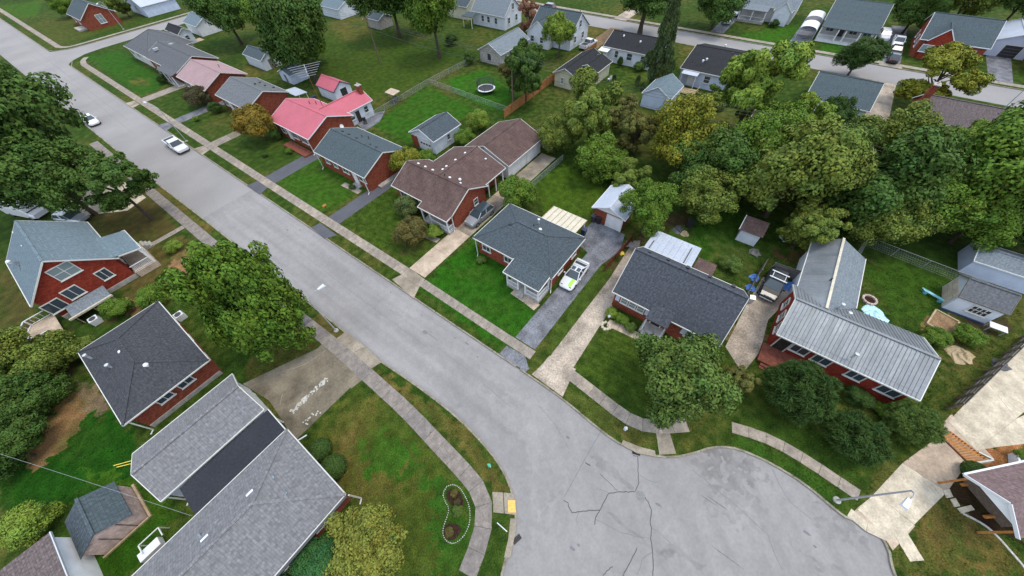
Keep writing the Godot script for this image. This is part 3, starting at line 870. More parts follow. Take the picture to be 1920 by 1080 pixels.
	for e in [[969, 1011, 0.13, 0.30, -0.3], [1193, 848, 0.28, 0.16, 0.35]]:
		var c := P(e[0], e[1], -0.1)
		var t := thing("storm_drain", ["dark iron storm grate in the kerb below the yellow ramp plate", "rusty iron storm grate in the kerb beside the tree corner"][0 if e[0] < 1000 else 1], "drain", c, "", e[4])
		var mb := MB.new()
		mb.box(Vector3(0, 0.0, 0), Vector3(e[2] * 2 + .1, 0.03, e[3] * 2 + .1))
		obj("frame", mb, "black", t, true)
		for k in 6:
			var b2 := MB.new()
			b2.box(Vector3(0, 0.025, lerpf(-e[3], e[3], k / 5.0)), Vector3(e[2] * 2, 0.03, 0.05))
			obj("bar", b2, "darkwood", t, true)
	# mulch bed edged with white stones
	var bed := smooth(PG([838, 912, 850, 908, 862, 914, 872, 930, 880, 948, 882, 972, 878, 990, 868, 1008, 852, 1020, 838, 1016, 830, 1003, 832, 985, 840, 965, 842, 952, 834, 940, 830, 925, 838, 912]), 1)
	var bt := thing("flower_bed", "figure-eight flower bed ringed with small white stones on the corner lawn", "flower bed", V3(bed[0]))
	for e in [[[846, 916, 862, 920, 870, 940, 866, 955, 852, 952, 838, 938, 836, 924], "mulch"], [[834, 986, 850, 980, 866, 988, 862, 1004, 848, 1014, 836, 1010, 830, 1000], "mulch"]]:
		var mb := MB.new()
		mb.flat(smooth(PG(e[0] + e[0].slice(0, 2)), 1).slice(0, -1), 0.03, 0.05)
		obj("mulch", mb, e[1], bt)
	var sp := resample(bed, 0.15)
	for q in sp:
		var mb := MB.new()
		mb.lathe(V3(q, 0.0), [[0.0, -0.02], [rng.randf_range(.04, .06), 0.02], [0.04, 0.06], [0.0, 0.075]], 6)
		obj("edging_stone", mb, "stone", bt)

func make_tufts():
	# short turf standing in the near lawns and verges, too fine to count
	var bm := SurfaceTool.new()
	bm.begin(Mesh.PRIMITIVE_TRIANGLES)
	var rng := RandomNumberGenerator.new()
	rng.seed = 31
	for k in 7:
		var a := rng.randf() * TAU
		var c := Vector3(cos(a), 0, sin(a)) * rng.randf() * .07
		var w := Vector3(cos(a + 1.3), 0, sin(a + 1.3)) * .014
		bm.add_vertex(c - w)
		bm.add_vertex(c + Vector3(cos(a) * .04, rng.randf_range(.05, .1), sin(a) * .04))
		bm.add_vertex(c + w)
	bm.generate_normals()
	var mm := MultiMesh.new()
	mm.transform_format = MultiMesh.TRANSFORM_3D
	mm.use_colors = true
	mm.mesh = bm.commit()
	var boxes := []
	for p in paved:
		var r := Rect2(p[0], Vector2.ZERO)
		for q in p: r = r.expand(q)
		boxes.append([r.grow(.05), p])
	var cells := {}
	for b in boxes:
		for cx in range(int(floor(b[0].position.x / 8.0)), int(floor(b[0].end.x / 8.0)) + 1):
			for cz in range(int(floor(b[0].position.y / 8.0)), int(floor(b[0].end.y / 8.0)) + 1):
				if cx > -9 and cx < 6 and cz > -9 and cz < 5:
					var key := cx * 1000 + cz
					if not cells.has(key): cells[key] = []
					cells[key].append(b)
	var xf := []
	var cs := []
	for i in 120000:
		var p := Vector2(rng.randf_range(-46, 30), rng.randf_range(-46, 24))
		var bad := false
		for b in cells.get(int(floor(p.x / 8.0)) * 1000 + int(floor(p.y / 8.0)), []):
			if b[0].has_point(p) and Geometry2D.is_point_in_polygon(p, b[1]):
				bad = true
				break
		if bad: continue
		var c := ground_img.get_pixel(clampi(int((p.x + 60.0) / .1143), 0, 1049), clampi(int((p.y + 130.0) / .1143), 0, 1499))
		if c.g < c.r * 0.93: continue
		var s := rng.randf_range(.6, 1.5)
		xf.append(Transform3D(Basis(Vector3.UP, rng.randf() * TAU).scaled(Vector3(s, s * rng.randf_range(.6, 1.2), s)), Vector3(p.x, 0, p.y)))
		var g := rng.randf_range(.75, 1.35)
		var lc := c.srgb_to_linear()
		cs.append(Color(lc.r * g * rng.randf_range(.8, 1.3), lc.g * g, lc.b * g * .9))
	mm.instance_count = xf.size()
	for i in xf.size():
		mm.set_instance_transform(i, xf[i])
		mm.set_instance_color(i, cs[i])
	var m := StandardMaterial3D.new()
	m.vertex_color_use_as_albedo = true
	m.roughness = 0.9
	m.metallic_specular = 0.15
	var o := MultiMeshInstance3D.new()
	o.name = "grass"
	o.multimesh = mm
	o.material_override = m
	add_child(o)
	o.set_meta("kind", "stuff")
	tag(o, "short turf growing on the near lawns and verges", "grass")

# ------------------------------------------------------------------ building kit
func uvw(ax: String, u: float, y: float, v: float) -> Vector3:
	return Vector3(u, y, v) if ax == "x" else Vector3(v, y, u)
# x0..z1 is the outline of the eaves; the ridge runs along ax
func gable(t: Node3D, x0: float, x1: float, z0: float, z1: float, eh: float, rh: float, ax: String, wm, rm, tm, ov := 0.4, rk := 0.25, mid := 0.5, base := -0.05, eh2 := -1.0):
	var u0 := x0 if ax == "x" else z0
	var u1 := x1 if ax == "x" else z1
	var v0 := z0 if ax == "x" else x0
	var v1 := z1 if ax == "x" else x1
	var e2 := eh if eh2 < 0.0 else eh2
	var vr := lerpf(v0, v1, mid)
	var th := 0.13
	var mb := MB.new()
	var uc := (u0 + u1) * 0.5
	var low := uvw(ax, uc, -50.0, vr)
	var high := uvw(ax, uc, 90.0, vr)
	for s in [[v0, eh], [v1, e2]]:
		mb.face([uvw(ax, u0, rh, vr), uvw(ax, u1, rh, vr), uvw(ax, u1, s[1], s[0]), uvw(ax, u0, s[1], s[0])], low)
		mb.face([uvw(ax, u0, rh - th, vr), uvw(ax, u1, rh - th, vr), uvw(ax, u1, s[1] - th, s[0]), uvw(ax, u0, s[1] - th, s[0])], high)
		mb.face([uvw(ax, u0, s[1], s[0]), uvw(ax, u1, s[1], s[0]), uvw(ax, u1, s[1] - th, s[0]), uvw(ax, u0, s[1] - th, s[0])], uvw(ax, uc, s[1], vr))
		for u in [u0, u1]:
			mb.face([uvw(ax, u, rh, vr), uvw(ax, u, s[1], s[0]), uvw(ax, u, s[1] - th, s[0]), uvw(ax, u, rh - th, vr)], uvw(ax, uc, rh, vr))
	var roof := obj("roof", mb, rm, t)
	var rc := MB.new()
	rc.beam(uvw(ax, u0 + .01, rh + 0.015, vr), uvw(ax, u1 - .01, rh + 0.015, vr), 0.26, 0.05)
	obj("ridge_cap", rc, rm, roof)
	var fa := MB.new()
	for s in [[v0, eh, -1.0], [v1, e2, 1.0]]:
		fa.beam(uvw(ax, u0 - .03, s[1] - 0.06, s[0] + s[2] * 0.03), uvw(ax, u1 + .03, s[1] - 0.06, s[0] + s[2] * 0.03), 0.07, 0.13)
		for u in [[u0, -1.0], [u1, 1.0]]:
			fa.beam(uvw(ax, u[0] + u[1] * 0.03, s[1] - 0.06, s[0]), uvw(ax, u[0] + u[1] * 0.03, rh - 0.06, vr), 0.05, 0.14)
	obj("fascia", fa, tm, t)
	# walls rise to the underside of the roof
	var va := v0 + ov
	var vb := v1 - ov
	var ya := lerpf(eh, rh, ov / (vr - v0)) - th - 0.006
	var yb := lerpf(e2, rh, ov / (v1 - vr)) - th - 0.006
	var wl := MB.new()
	var ua := u0 + rk
	var ub := u1 - rk
	var ctr := uvw(ax, uc, eh * 0.5, vr)
	for u in [ua, ub]:
		wl.face([uvw(ax, u, base, va), uvw(ax, u, ya, va), uvw(ax, u, rh - th - 0.006, vr), uvw(ax, u, yb, vb), uvw(ax, u, base, vb)], ctr)
	wl.face([uvw(ax, ua, base, va), uvw(ax, ub, base, va), uvw(ax, ub, ya, va), uvw(ax, ua, ya, va)], ctr)
	wl.face([uvw(ax, ua, base, vb), uvw(ax, ub, base, vb), uvw(ax, ub, yb, vb), uvw(ax, ua, yb, vb)], ctr)
	obj("wall", wl, wm, t)
	return roof
func hip(t: Node3D, x0: float, x1: float, z0: float, z1: float, eh: float, rh: float, ax: String, in0: float, in1: float, wm, rm, tm, ov := 0.4, base := -0.05):
	var u0 := x0 if ax == "x" else z0
	var u1 := x1 if ax == "x" else z1
	var v0 := z0 if ax == "x" else x0
	var v1 := z1 if ax == "x" else x1
	var vr := (v0 + v1) * 0.5
	var a := uvw(ax, u0 + in0, rh, vr)
	var b := uvw(ax, u1 - in1, rh, vr)
	var c := [uvw(ax, u0, eh, v0), uvw(ax, u1, eh, v0), uvw(ax, u1, eh, v1), uvw(ax, u0, eh, v1)]
	var ref := uvw(ax, (u0 + u1) * 0.5, eh - 4.0, vr)
	var mb := MB.new()
	mb.face([c[0], c[1], b, a], ref)
	mb.face([c[3], c[2], b, a], ref)
	mb.face([c[0], c[3], a], ref)
	mb.face([c[1], c[2], b], ref)
	var lo := []
	for p in c: lo.append(p - Vector3(0, 0.13, 0))
	for i in 4: mb.face([c[i], c[(i + 1) % 4], lo[(i + 1) % 4], lo[i]], uvw(ax, (u0 + u1) * .5, eh, vr))
	mb.face(lo, uvw(ax, (u0 + u1) * .5, eh + 5.0, vr))
	var roof := obj("roof", mb, rm, t)
	var rc := MB.new()
	rc.beam(a + Vector3(0, .012, 0), b + Vector3(0, .012, 0), 0.24, 0.045)
	for e in [[c[0], a], [c[3], a], [c[1], b], [c[2], b]]: rc.beam(e[0] + Vector3(0, .005, 0), e[1] + Vector3(0, .008, 0), 0.22, 0.045)
	obj("ridge_cap", rc, rm, roof)
	var fa := MB.new()
	for i in 4:
		var p: Vector3 = c[i]
		var q: Vector3 = c[(i + 1) % 4]
		var n := (q - p).normalized().cross(Vector3.UP) * 0.03
		if n.dot((p + q) * .5 - ref) < 0.0: n = -n
		fa.beam(p + n - Vector3(0, .065, 0), q + n - Vector3(0, .065, 0), 0.06, 0.13)
	obj("fascia", fa, tm, t)
	var wl := MB.new()
	var w0 := uvw(ax, u0 + ov, base, v0 + ov)
	var w1 := uvw(ax, u1 - ov, eh - 0.14, v1 - ov)
	wl.box((w0 + w1) * 0.5, (w1 - w0).abs())
	obj("wall", wl, wm, t)
	return roof
func block(t, called: String, x0: float, x1: float, y0: float, y1: float, z0: float, z1: float, m):
	var mb := MB.new()
	mb.box(Vector3(x0 + x1, y0 + y1, z0 + z1) * .5, Vector3(x1 - x0, y1 - y0, z1 - z0))
	return obj(called, mb, m, t)
func slab4(t, called: String, pts: Array, th: float, m):
	var mb := MB.new()
	mb.slab(pts, th)
	return obj(called, mb, m, t)
func edge_trim(t, pts: Array, m, w := 0.07, h := 0.14):
	var mb := MB.new()
	for i in pts.size() - 1: mb.beam(pts[i], pts[i + 1], w, h)
	return obj("trim", mb, m, t)
const FACE := {"z+": 0.0, "z-": PI, "x+": PI / 2, "x-": -PI / 2}
# a window: frame with its pane, proud of the wall
func window(t: Node3D, at: Vector3, face: String, w: float, h: float, cols := 1, rows := 2, pane := "glass", frame := "trim"):
	var key := "%s_%s_%s_%s" % [w, h, cols, rows]
	if not win_cache.has(key):
		var f := MB.new()
		var b := 0.09
		for s in [-1, 1]:
			f.box(Vector3(s * (w * .5 + b * .5), 0, 0.02), Vector3(b, h + 2 * b, 0.10))
			f.box(Vector3(0, s * (h * .5 + b * .5), 0.02), Vector3(w, b, 0.10))
		for k in range(1, cols): f.box(Vector3(-w * .5 + w * k / cols, 0, 0.02), Vector3(0.06, h, 0.06))
		for k in range(1, rows): f.box(Vector3(0, -h * .5 + h * k / rows, 0.02), Vector3(w, 0.05, 0.05))
		f.box(Vector3(0, -h * .5 - b - .02, 0.05), Vector3(w + 3 * b, 0.05, 0.16))
		var p := MB.new()
		p.box(Vector3(0, 0, 0.0), Vector3(w, h, 0.05))
		win_cache[key] = [f.mesh(), p.mesh()]
	var o := inst("window", win_cache[key][0], frame, t, at - gpos(t))
	o.rotation.y = FACE[face]
	inst("pane", win_cache[key][1], pane, o)
	return o
func door(t: Node3D, at: Vector3, face: String, w := 0.95, h := 2.05, m := "white"):
	var f := MB.new()
	for s in [-1, 1]: f.box(Vector3(s * (w * .5 + .05), h * .5, 0.02), Vector3(0.1, h, 0.09))
	f.box(Vector3(0, h + .05, 0.02), Vector3(w + .2, 0.1, 0.09))
	var o := obj("door_frame", f, "trim", t, true)
	o.position = at - gpos(t)
	o.rotation.y = FACE[face]
	var p := MB.new()
	p.box(Vector3(0, h * .5, 0.0), Vector3(w, h, 0.06))
	obj("door", p, m, o, true)
	return o
func garage_door(t: Node3D, at: Vector3, face: String, w := 2.4, h := 2.0, m := "white", lights := 0):
	var f := MB.new()
	for s in [-1, 1]: f.box(Vector3(s * (w * .5 + .06), h * .5, 0.02), Vector3(0.12, h, 0.09))
	f.box(Vector3(0, h + .06, 0.02), Vector3(w + .24, 0.12, 0.09))
	var o := obj("garage_door_frame", f, "trim", t, true)
	o.position = at - gpos(t)
	o.rotation.y = FACE[face]
	for k in 4:
		var p := MB.new()
		p.box(Vector3(0, h * (k + .5) / 4.0, 0.0), Vector3(w, h / 4.0 - .02, 0.06))
		obj("garage_door_panel", p, m, o, true)
	for k in lights:
		var p := MB.new()
		p.box(Vector3(w * ((k + .5) / lights - .5), h * .62, 0.03), Vector3(w / lights * .7, .3, 0.03))
		obj("garage_door_pane", p, "glass", o, true)
	return o
func vent(t: Node3D, at: Vector3, kind := "white"):
	var mb := MB.new()
	var m := "white"
	if kind == "box":
		mb.box(Vector3(0, .08, 0), Vector3(.34, .16, .3))
		m = "black"
	elif kind == "pipe":
		mb.lathe(Vector3.ZERO, [[0.0, -.1], [.07, -.1], [.07, .45], [0.0, .45]], 8)
		m = "darkmetal"
	elif kind == "flue":
		mb.lathe(Vector3.ZERO, [[0.0, -.1], [.09, -.1], [.09, .5], [.17, .5], [.17, .62], [0.0, .7]], 10)
		m = "galv"
	elif kind == "bird":
		mb.box(Vector3(0, .06, 0), Vector3(.16, .22, .5))
		mb.box(Vector3(.14, .1, .2), Vector3(.3, .1, .14))
	else:
		mb.lathe(Vector3.ZERO, [[0.0, -.1], [.14, -.1], [.14, .12], [.22, .14], [.16, .26], [0.0, .3]], 12)
	var o := obj("roof_vent", mb, m, t, true)
	o.position = at - gpos(t)
	return o
func chimney(t: Node3D, x: float, z: float, y0: float, y1: float, sx := .8, sz := .6, m := "brick2"):
	var c: MeshInstance3D = block(t, "chimney", x - sx * .5, x + sx * .5, y0, y1, z - sz * .5, z + sz * .5, m)
	block(c, "chimney_cap", x - sx * .6, x + sx * .6, y1, y1 + .12, z - sz * .62, z + sz * .62, "block")
	var mb := MB.new()
	mb.lathe(Vector3(x, y1 + .12, z), [[0.0, 0.0], [.13, 0.0], [.11, .3], [0.0, .3]], 8)
	obj("chimney_pot", mb, "pinkply", c)
func railing(t: Node3D, pts: Array, h := .85, m := "white", gap := .14):
	var mb := MB.new()
	for i in pts.size() - 1:
		var a: Vector3 = pts[i]
		var b: Vector3 = pts[i + 1]
		var up := Vector3(0, h, 0)
		mb.beam(a + up, b + up, .09, .07)
		mb.beam(a + Vector3(0, .1, 0), b + Vector3(0, .1, 0), .06, .06)
		var n := int(a.distance_to(b) / gap)
		for k in range(1, n):
			var p := a.lerp(b, float(k) / n)
			mb.beam(p + Vector3(0, .1, 0), p + up, .04, .04)
	return obj("railing", mb, m, t)
func post(t: Node3D, x: float, z: float, y0: float, y1: float, m := "white", s := .14):
	return block(t, "post", x - s * .5, x + s * .5, y0, y1, z - s * .5, z + s * .5, m)
func downspout(t: Node3D, x: float, z: float, y: float, m := "trim"):
	var mb := MB.new()
	mb.beam(Vector3(x, y, z), Vector3(x, .15, z), .09, .09)
	mb.beam(Vector3(x, .15, z), Vector3(x + .2, .06, z + .35), .09, .09)
	return obj("downspout", mb, m, t)
func steps(t: Node3D, x0: float, x1: float, z: float, n: int, h: float, m := "block", dir := 1.0):
	for k in n:
		var y := h * (n - k) / n
		var a := z + dir * k * .3
		block(t, "step", x0, x1, -.02, y - .01 * k, minf(a, a + dir * .3), maxf(a, a + dir * .3), m)

# ------------------------------------------------------------------ the row across the street
func make_houses_street():
	var t: Node3D
	# charcoal hip-roofed brick house with white railed porch
	t = thing("brick_house", "red brick house with charcoal hip roof and white railed porch, cream lean-to behind", "house", Vector3(-16.6, 0, -23.8))
	hip(t, -22.2, -11.0, -27.5, -20.0, 2.75, 4.55, "x", 4.0, 2.9, "brick", "roof_char", "trim")
	var yb := 2.62
	slab4(t, "porch_roof", [Vector3(-16.0, 3.05, -21.2), Vector3(-11.25, 3.05, -21.2), Vector3(-11.25, yb, -17.9), Vector3(-16.0, yb, -17.9)], .12, "roof_char")
	edge_trim(t, [Vector3(-16.03, 2.85, -20.0), Vector3(-16.03, yb - .06, -17.87), Vector3(-11.22, yb - .06, -17.87), Vector3(-11.22, 2.85, -20.0)], "trim")
	block(t, "porch_floor", -15.8, -11.35, -.05, .42, -20.4, -18.1, "block")
	for x in [-15.7, -14.2, -13.2, -11.5]: post(t, x, -18.2, .4, 2.5, "white", .16)
	post(t, -11.45, -20.2, .4, 2.7, "white", .16)
	railing(t, [Vector3(-15.7, .42, -18.2), Vector3(-14.25, .42, -18.2)])
	railing(t, [Vector3(-13.2, .42, -18.2), Vector3(-11.5, .42, -18.2), Vector3(-11.45, .42, -20.0)])
	steps(t, -14.15, -13.3, -18.1, 2, .4)
	window(t, Vector3(-20.5, 1.55, -20.37), "z+", 1.1, .8, 2, 1)
	window(t, Vector3(-17.2, 1.55, -20.37), "z+", 1.0, .8, 2, 1)
	window(t, Vector3(-12.4, 1.6, -20.37), "z+", 1.0, 1.2)
	door(t, Vector3(-13.9, .42, -20.37), "z+", .95, 2.0, "white")
	window(t, Vector3(-11.37, 1.6, -25.6), "x+", .9, 1.0)
	window(t, Vector3(-11.37, 1.6, -22.6), "x+", .9, 1.0)
	downspout(t, -21.75, -19.95, 2.6)
	downspout(t, -11.2, -20.4, 2.6)
	for e in [[957, 418, 4.45, "box"], [978, 419, 4.45, "box"], [1001, 422, 4.35, "pipe"], [1010, 415, 4.3, "flue"], [1013, 429, 4.35, "white"], [1021, 439, 4.5, "box"], [1023, 450, 4.3, "box"]]:
		vent(t, P(e[0], e[1], e[2]) - Vector3(0, .25, 0), e[3])
	t = thing("patio_cover", "cream ribbed lean-to canopy behind the charcoal hip-roofed house", "canopy", Vector3(-14.9, 0, -29.4))
	for k in 7:
		var x := lerpf(-17.4, -12.5, k / 7.0)
		slab4(t, "roof_panel", [Vector3(x + .01, 2.5, -27.75), Vector3(x + .69, 2.5, -27.75), Vector3(x + .69, 2.3, -30.7), Vector3(x + .01, 2.3, -30.7)], .05, "roof_cream")
	for k in 8:
		var x := lerpf(-17.4, -12.5, k / 7.0)
		var mb := MB.new()
		mb.beam(Vector3(x, 2.53, -27.75), Vector3(x, 2.33, -30.7), .05, .05)
		obj("rib", mb, "tanwood", t)
	for x in [-17.2, -14.9, -12.7]: post(t, x, -30.5, 0, 2.28, "white", .1)
	# brown-roofed brick house with rear wing
	t = thing("brick_house", "brick house with wide brown roof, front porch and rear wing beside the silver car", "house", Vector3(-32.5, 0, -25))
	gable(t, -38.4, -26.9, -28.8, -21.35, 2.75, 4.6, "x", "brick", "roof_brown", "trim", .45, .3)
	slab4(t, "porch_roof", [Vector3(-32.15, 3.05, -22.1), Vector3(-26.92, 3.05, -22.1), Vector3(-26.92, 2.55, -20.35), Vector3(-32.15, 2.55, -20.35)], .12, "roof_brown")
	edge_trim(t, [Vector3(-32.18, 2.7, -21.2), Vector3(-32.18, 2.5, -20.32), Vector3(-26.9, 2.5, -20.32), Vector3(-26.9, 2.7, -21.2)], "trim")
	block(t, "porch_floor", -32.0, -27.1, -.05, .35, -21.9, -20.5, "block")
	for x in [-31.9, -30.4, -27.25]: post(t, x, -20.6, .33, 2.42, "white", .15)
	railing(t, [Vector3(-30.4, .35, -20.6), Vector3(-27.25, .35, -20.6), Vector3(-27.25, .35, -21.7)], .8)
	for e in [[-36.6, 1.4], [-34.2, 1.1], [-29.6, 1.2]]: window(t, Vector3(e[0], 1.6, -21.77), "z+", e[1], 1.1, 2, 1)
	door(t, Vector3(-31.2, .35, -21.77), "z+")
	gable(t, -37.4, -27.35, -33.4, -24.9, 2.75, 4.5, "z", "brick2", "roof_brown", "trim", 1.6, .3)
	for z in [-29.6, -31.2, -32.9]: post(t, -27.6, z, 0, 2.62, "white", .14)
	window(t, Vector3(-27.2, 1.6, -26.3), "x+", .7, .9)
	downspout(t, -27.1, -21.5, 2.6)
	for e in [[784, 306, "white"], [797, 312, "white"], [811, 318, "white"], [843, 332, "white"], [862, 335, "white"], [863, 343, "white"], [830, 317, "white"], [837, 311, "white"], [854, 299, "white"], [872, 286, "white"]]:
		vent(t, P(e[0], e[1], 4.3) - Vector3(0, .25, 0), e[2])
	vent(t, P(834, 329, 4.4) - Vector3(0, .1, 0), "pipe")
	vent(t, P(911, 302, 3.4) - Vector3(0, .2, 0), "flue")
	# brown-roofed garage behind
	t = thing("garage", "pale block garage with brown gable roof behind the brown-roofed house", "garage", Vector3(-32, 0, -38.5))
	gable(t, -36.4, -27.4, -43.4, -34.2, 2.5, 4.3, "z", "white", "roof_brown", "trim", .35, .3)
	window(t, Vector3(-30.0, 1.3, -34.47), "z+", .9, 1.0)
	garage_door(t, Vector3(-27.73, 0, -40.6), "x+", 2.6, 2.0, "white")
	# slate house
	t = thing("brick_house", "low red brick house under slate-grey gable roof beside the red-roofed house", "house", Vector3(-49.4, 0, -24.6))
	gable(t, -55.6, -43.1, -28.9, -20.3, 2.75, 4.55, "x", "brick", "roof_slate", "trim", .45, .3)
	for e in [[-53.3, .9], [-51.2, .9], [-48.6, 1.4], [-44.6, 1.5]]: window(t, Vector3(e[0], 1.75, -20.72), "z+", e[1], .85, 2, 1)
	door(t, Vector3(-46.5, .1, -20.72), "z+", .95, 2.05, "white")
	block(t, "step", -47.3, -45.6, -.02, .12, -20.7, -19.6, "block")
	downspout(t, -54.9, -20.2, 2.6)
	downspout(t, -43.3, -20.2, 2.6)
	for e in [[642, 246], [654, 252], [668, 259], [693, 271], [705, 276]]: vent(t, P(e[0], e[1], 4.3) - Vector3(0, .05, 0), "box")
	for e in [[679, 256], [691, 258]]: vent(t, P(e[0], e[1], 3.9) - Vector3(0, .15, 0), "pipe")
	block(t, "foundation_ledge", -43.5, -42.6, -.05, .28, -26.5, -22.0, "block")
	# red-roofed house
	t = thing("brick_house", "brick house with bright red metal roof, white rear wing and terracotta porch step", "house", Vector3(-65, 0, -26.5))
	gable(t, -71.6, -59.5, -31.2, -21.9, 2.75, 4.6, "x", "brick", "roof_red", "white", .45, .3)
	gable(t, -66.4, -61.3, -36.9, -26.2, 2.65, 4.15, "z", "lapwhite", "roof_red", "white", .35, .3)
	block(t, "porch_floor", -67.0, -60.2, -.02, .25, -21.9, -20.3, "deckwood")
	window(t, Vector3(-68.8, 1.6, -22.32), "z+", 1.0, 1.1)
	window(t, Vector3(-62.2, 1.6, -22.32), "z+", 1.8, 1.0, 3, 1)
	window(t, Vector3(-65.0, 1.6, -22.32), "z+", 1.6, 1.0, 3, 1)
	door(t, Vector3(-67.0, .25, -22.32), "z+")
	window(t, Vector3(-61.62, 1.5, -32.0), "x+", .8, .9)
	door(t, Vector3(-61.62, .1, -33.2), "x+", .9, 2.0, "black")
	window(t, Vector3(-61.62, 1.6, -35.2), "x+", .8, 1.0)
	chimney(t, -63.3, -36.3, 2.5, 5.0, .9, .7)
	downspout(t, -59.75, -21.85, 2.6)
	for e in [[575, 197, "white"], [580, 192, "pipe"], [592, 192, "pipe"]]: vent(t, P(e[0], e[1], 4.1) - Vector3(0, .2, 0), e[2])
	var mb := MB.new()
	mb.lathe(Vector3.ZERO, [[0.0, -.02], [.3, .06], [.34, .12], [.3, .1], [0.0, .03]], 14)
	var dish := obj("satellite_dish", mb, "white", t, true)
	dish.position = Vector3(-59.6, 2.0, -28.3) - gpos(t)
	dish.rotation = Vector3(0, 0, -1.0)
	# pale blue-grey house
	t = thing("brick_house", "brick house with pale blue-grey roof next to the orange-leaved tree", "house", Vector3(-84, 0, -25.6))
	gable(t, -90.8, -78.6, -30.2, -21.4, 2.75, 4.5, "x", "brick2", "roof_silver", "trim", .45, .3)
	slab4(t, "rear_awning", [Vector3(-80.6, 2.55, -30.1), Vector3(-76.2, 2.55, -30.1), Vector3(-76.2, 2.3, -32.6), Vector3(-80.6, 2.3, -32.6)], .06, "roof_white")
	for x in [-80.3, -76.5]: post(t, x, -32.4, 0, 2.25, "white", .1)
	for e in [-88.6, -85.5, -81]: window(t, Vector3(e, 1.6, -21.82), "z+", 1.2, 1.0, 2, 1)
	for e in [[478, 157], [487, 155], [497, 160], [513, 164]]: vent(t, P(e[0], e[1], 4.2) - Vector3(0, .05, 0), "box")
	door(t, Vector3(-87.0, .1, -21.82), "z+")
	# pink roof
	t = thing("brick_house", "dark brick house with dusty pink roof between two grey-roofed houses", "house", Vector3(-101, 0, -25.5))
	gable(t, -107.8, -94.6, -30.2, -21.0, 2.75, 4.6, "x", "brick2", "roof_pink", "trim", .45, .3)
	for e in [-105.5, -101, -97]: window(t, Vector3(e, 1.6, -21.42), "z+", 1.3, 1.0, 2, 1)
	door(t, Vector3(-103.2, .1, -21.42), "z+")
	vent(t, P(411, 125, 4.2), "pipe")
	# corner house with cross hip
	t = thing("brick_house", "long grey-shingled corner house with pyramid hip roof by the side street", "house", Vector3(-124, 0, -26.5))
	gable(t, -128, -109.6, -31.2, -21.8, 2.75, 4.6, "x", "brick2", "roof_stone", "trim", .45, .3)
	hip(t, -141.5, -126.5, -33.0, -21.9, 2.8, 5.8, "z", 5.3, 5.5, "lapgrey", "roof_stone", "trim")
	slab4(t, "porch_roof", [Vector3(-117.5, 3.0, -22.6), Vector3(-109.7, 3.0, -22.6), Vector3(-109.7, 2.5, -20.4), Vector3(-117.5, 2.5, -20.4)], .12, "roof_stone")
	for x in [-117.3, -114.8, -112.3, -109.9]: post(t, x, -20.6, 0, 2.4, "white", .16)
	block(t, "porch_floor", -117.4, -109.8, -.02, .3, -22.0, -20.5, "block")
	for e in [[290, 89], [318, 81]]:
		var c := P(e[0], e[1], 4.4)
		var s: MeshInstance3D = block(t, "skylight", c.x - .5, c.x + .5, c.y - .5, c.y - .12, c.z - .45, c.z + .45, "galv")
		block(s, "pane", c.x - .38, c.x + .38, c.y - .12, c.y - .09, c.z - .33, c.z + .33, "glass")
	for e in [-139, -135, -124, -120]: window(t, Vector3(e, 1.6, -22.25 if e < -128 else -22.22), "z+", 1.3, 1.1, 2, 1)
	for z in [-24, -27.5]: window(t, Vector3(-109.82, 1.6, z), "x+", .9, 1.1)
	t = thing("annexe", "small white annexe with dark roof behind the grey corner house", "annexe", Vector3(-140, 0, -33.5))
	gable(t, -145.5, -137.0, -37.0, -33.3, 2.6, 3.7, "x", "lapwhite", "roof_dark", "trim", .3, .25)
	window(t, Vector3(-137.22, 1.5, -35.1), "x+", .8, .9)
	window(t, Vector3(-139.5, 1.5, -33.56), "z+", 1.0, .8)
	# grey steep house with white patio roof
	t = thing("brick_house", "tall grey-roofed brick house with triple window, between dirt driveway and leafy tree", "house", Vector3(.5, 0, -26))
	gable(t, -4.9, 5.9, -29.9, -22.2, 2.75, 5.9, "x", "brick", "roof_ash", "trim", .4, .25)
	slab4(t, "entry_roof", [Vector3(-.85, 3.55, -23.4), Vector3(1.35, 3.55, -23.4), Vector3(1.35, 2.55, -21.3), Vector3(-.85, 2.55, -21.3)], .1, "roof_ash")
	for x in [-.7, 1.2]: post(t, x, -21.45, .3, 2.45, "white", .12)
	block(t, "porch_floor", -.9, 1.4, -.02, .4, -22.6, -21.2, "block")
	steps(t, -.6, .8, -21.2, 2, .36)
	for x in [-3.5, -2.6, -1.7]: window(t, Vector3(x, 1.75, -22.57), "z+", .62, .8, 1, 2, "paleglass")
	for x in [-4.25, -.98]: block(t, "shutter", x - .22, x + .22, 1.25, 2.25, -22.6, -22.54, "laplav")
	window(t, Vector3(3.6, 1.7, -22.57), "z+", 1.1, .9, 2, 1)
	for x in [2.75, 4.45]: block(t, "shutter", x - .2, x + .2, 1.2, 2.2, -22.6, -22.54, "laplav")
	door(t, Vector3(.2, .4, -22.57), "z+", .95, 2.0, "darkwood")
	window(t, Vector3(5.67, 1.7, -24.2), "x+", .8, 1.0)
	for e in [[1219, 473], [1253, 487], [1290, 502], [1331, 519], [1375, 537]]: vent(t, P(e[0], e[1], 5.4) - Vector3(0, .02, 0), "box")
	t = thing("patio_cover", "flat white metal patio roof behind the tall grey-roofed house", "canopy", Vector3(-2.1, 0, -31.9))
	for k in 8:
		var x := lerpf(-4.85, .55, k / 8.0)
		slab4(t, "roof_panel", [Vector3(x + .008, 2.72, -29.92), Vector3(x + .667, 2.72, -29.92), Vector3(x + .667, 2.5, -33.6), Vector3(x + .008, 2.5, -33.6)], .05, "roof_white")
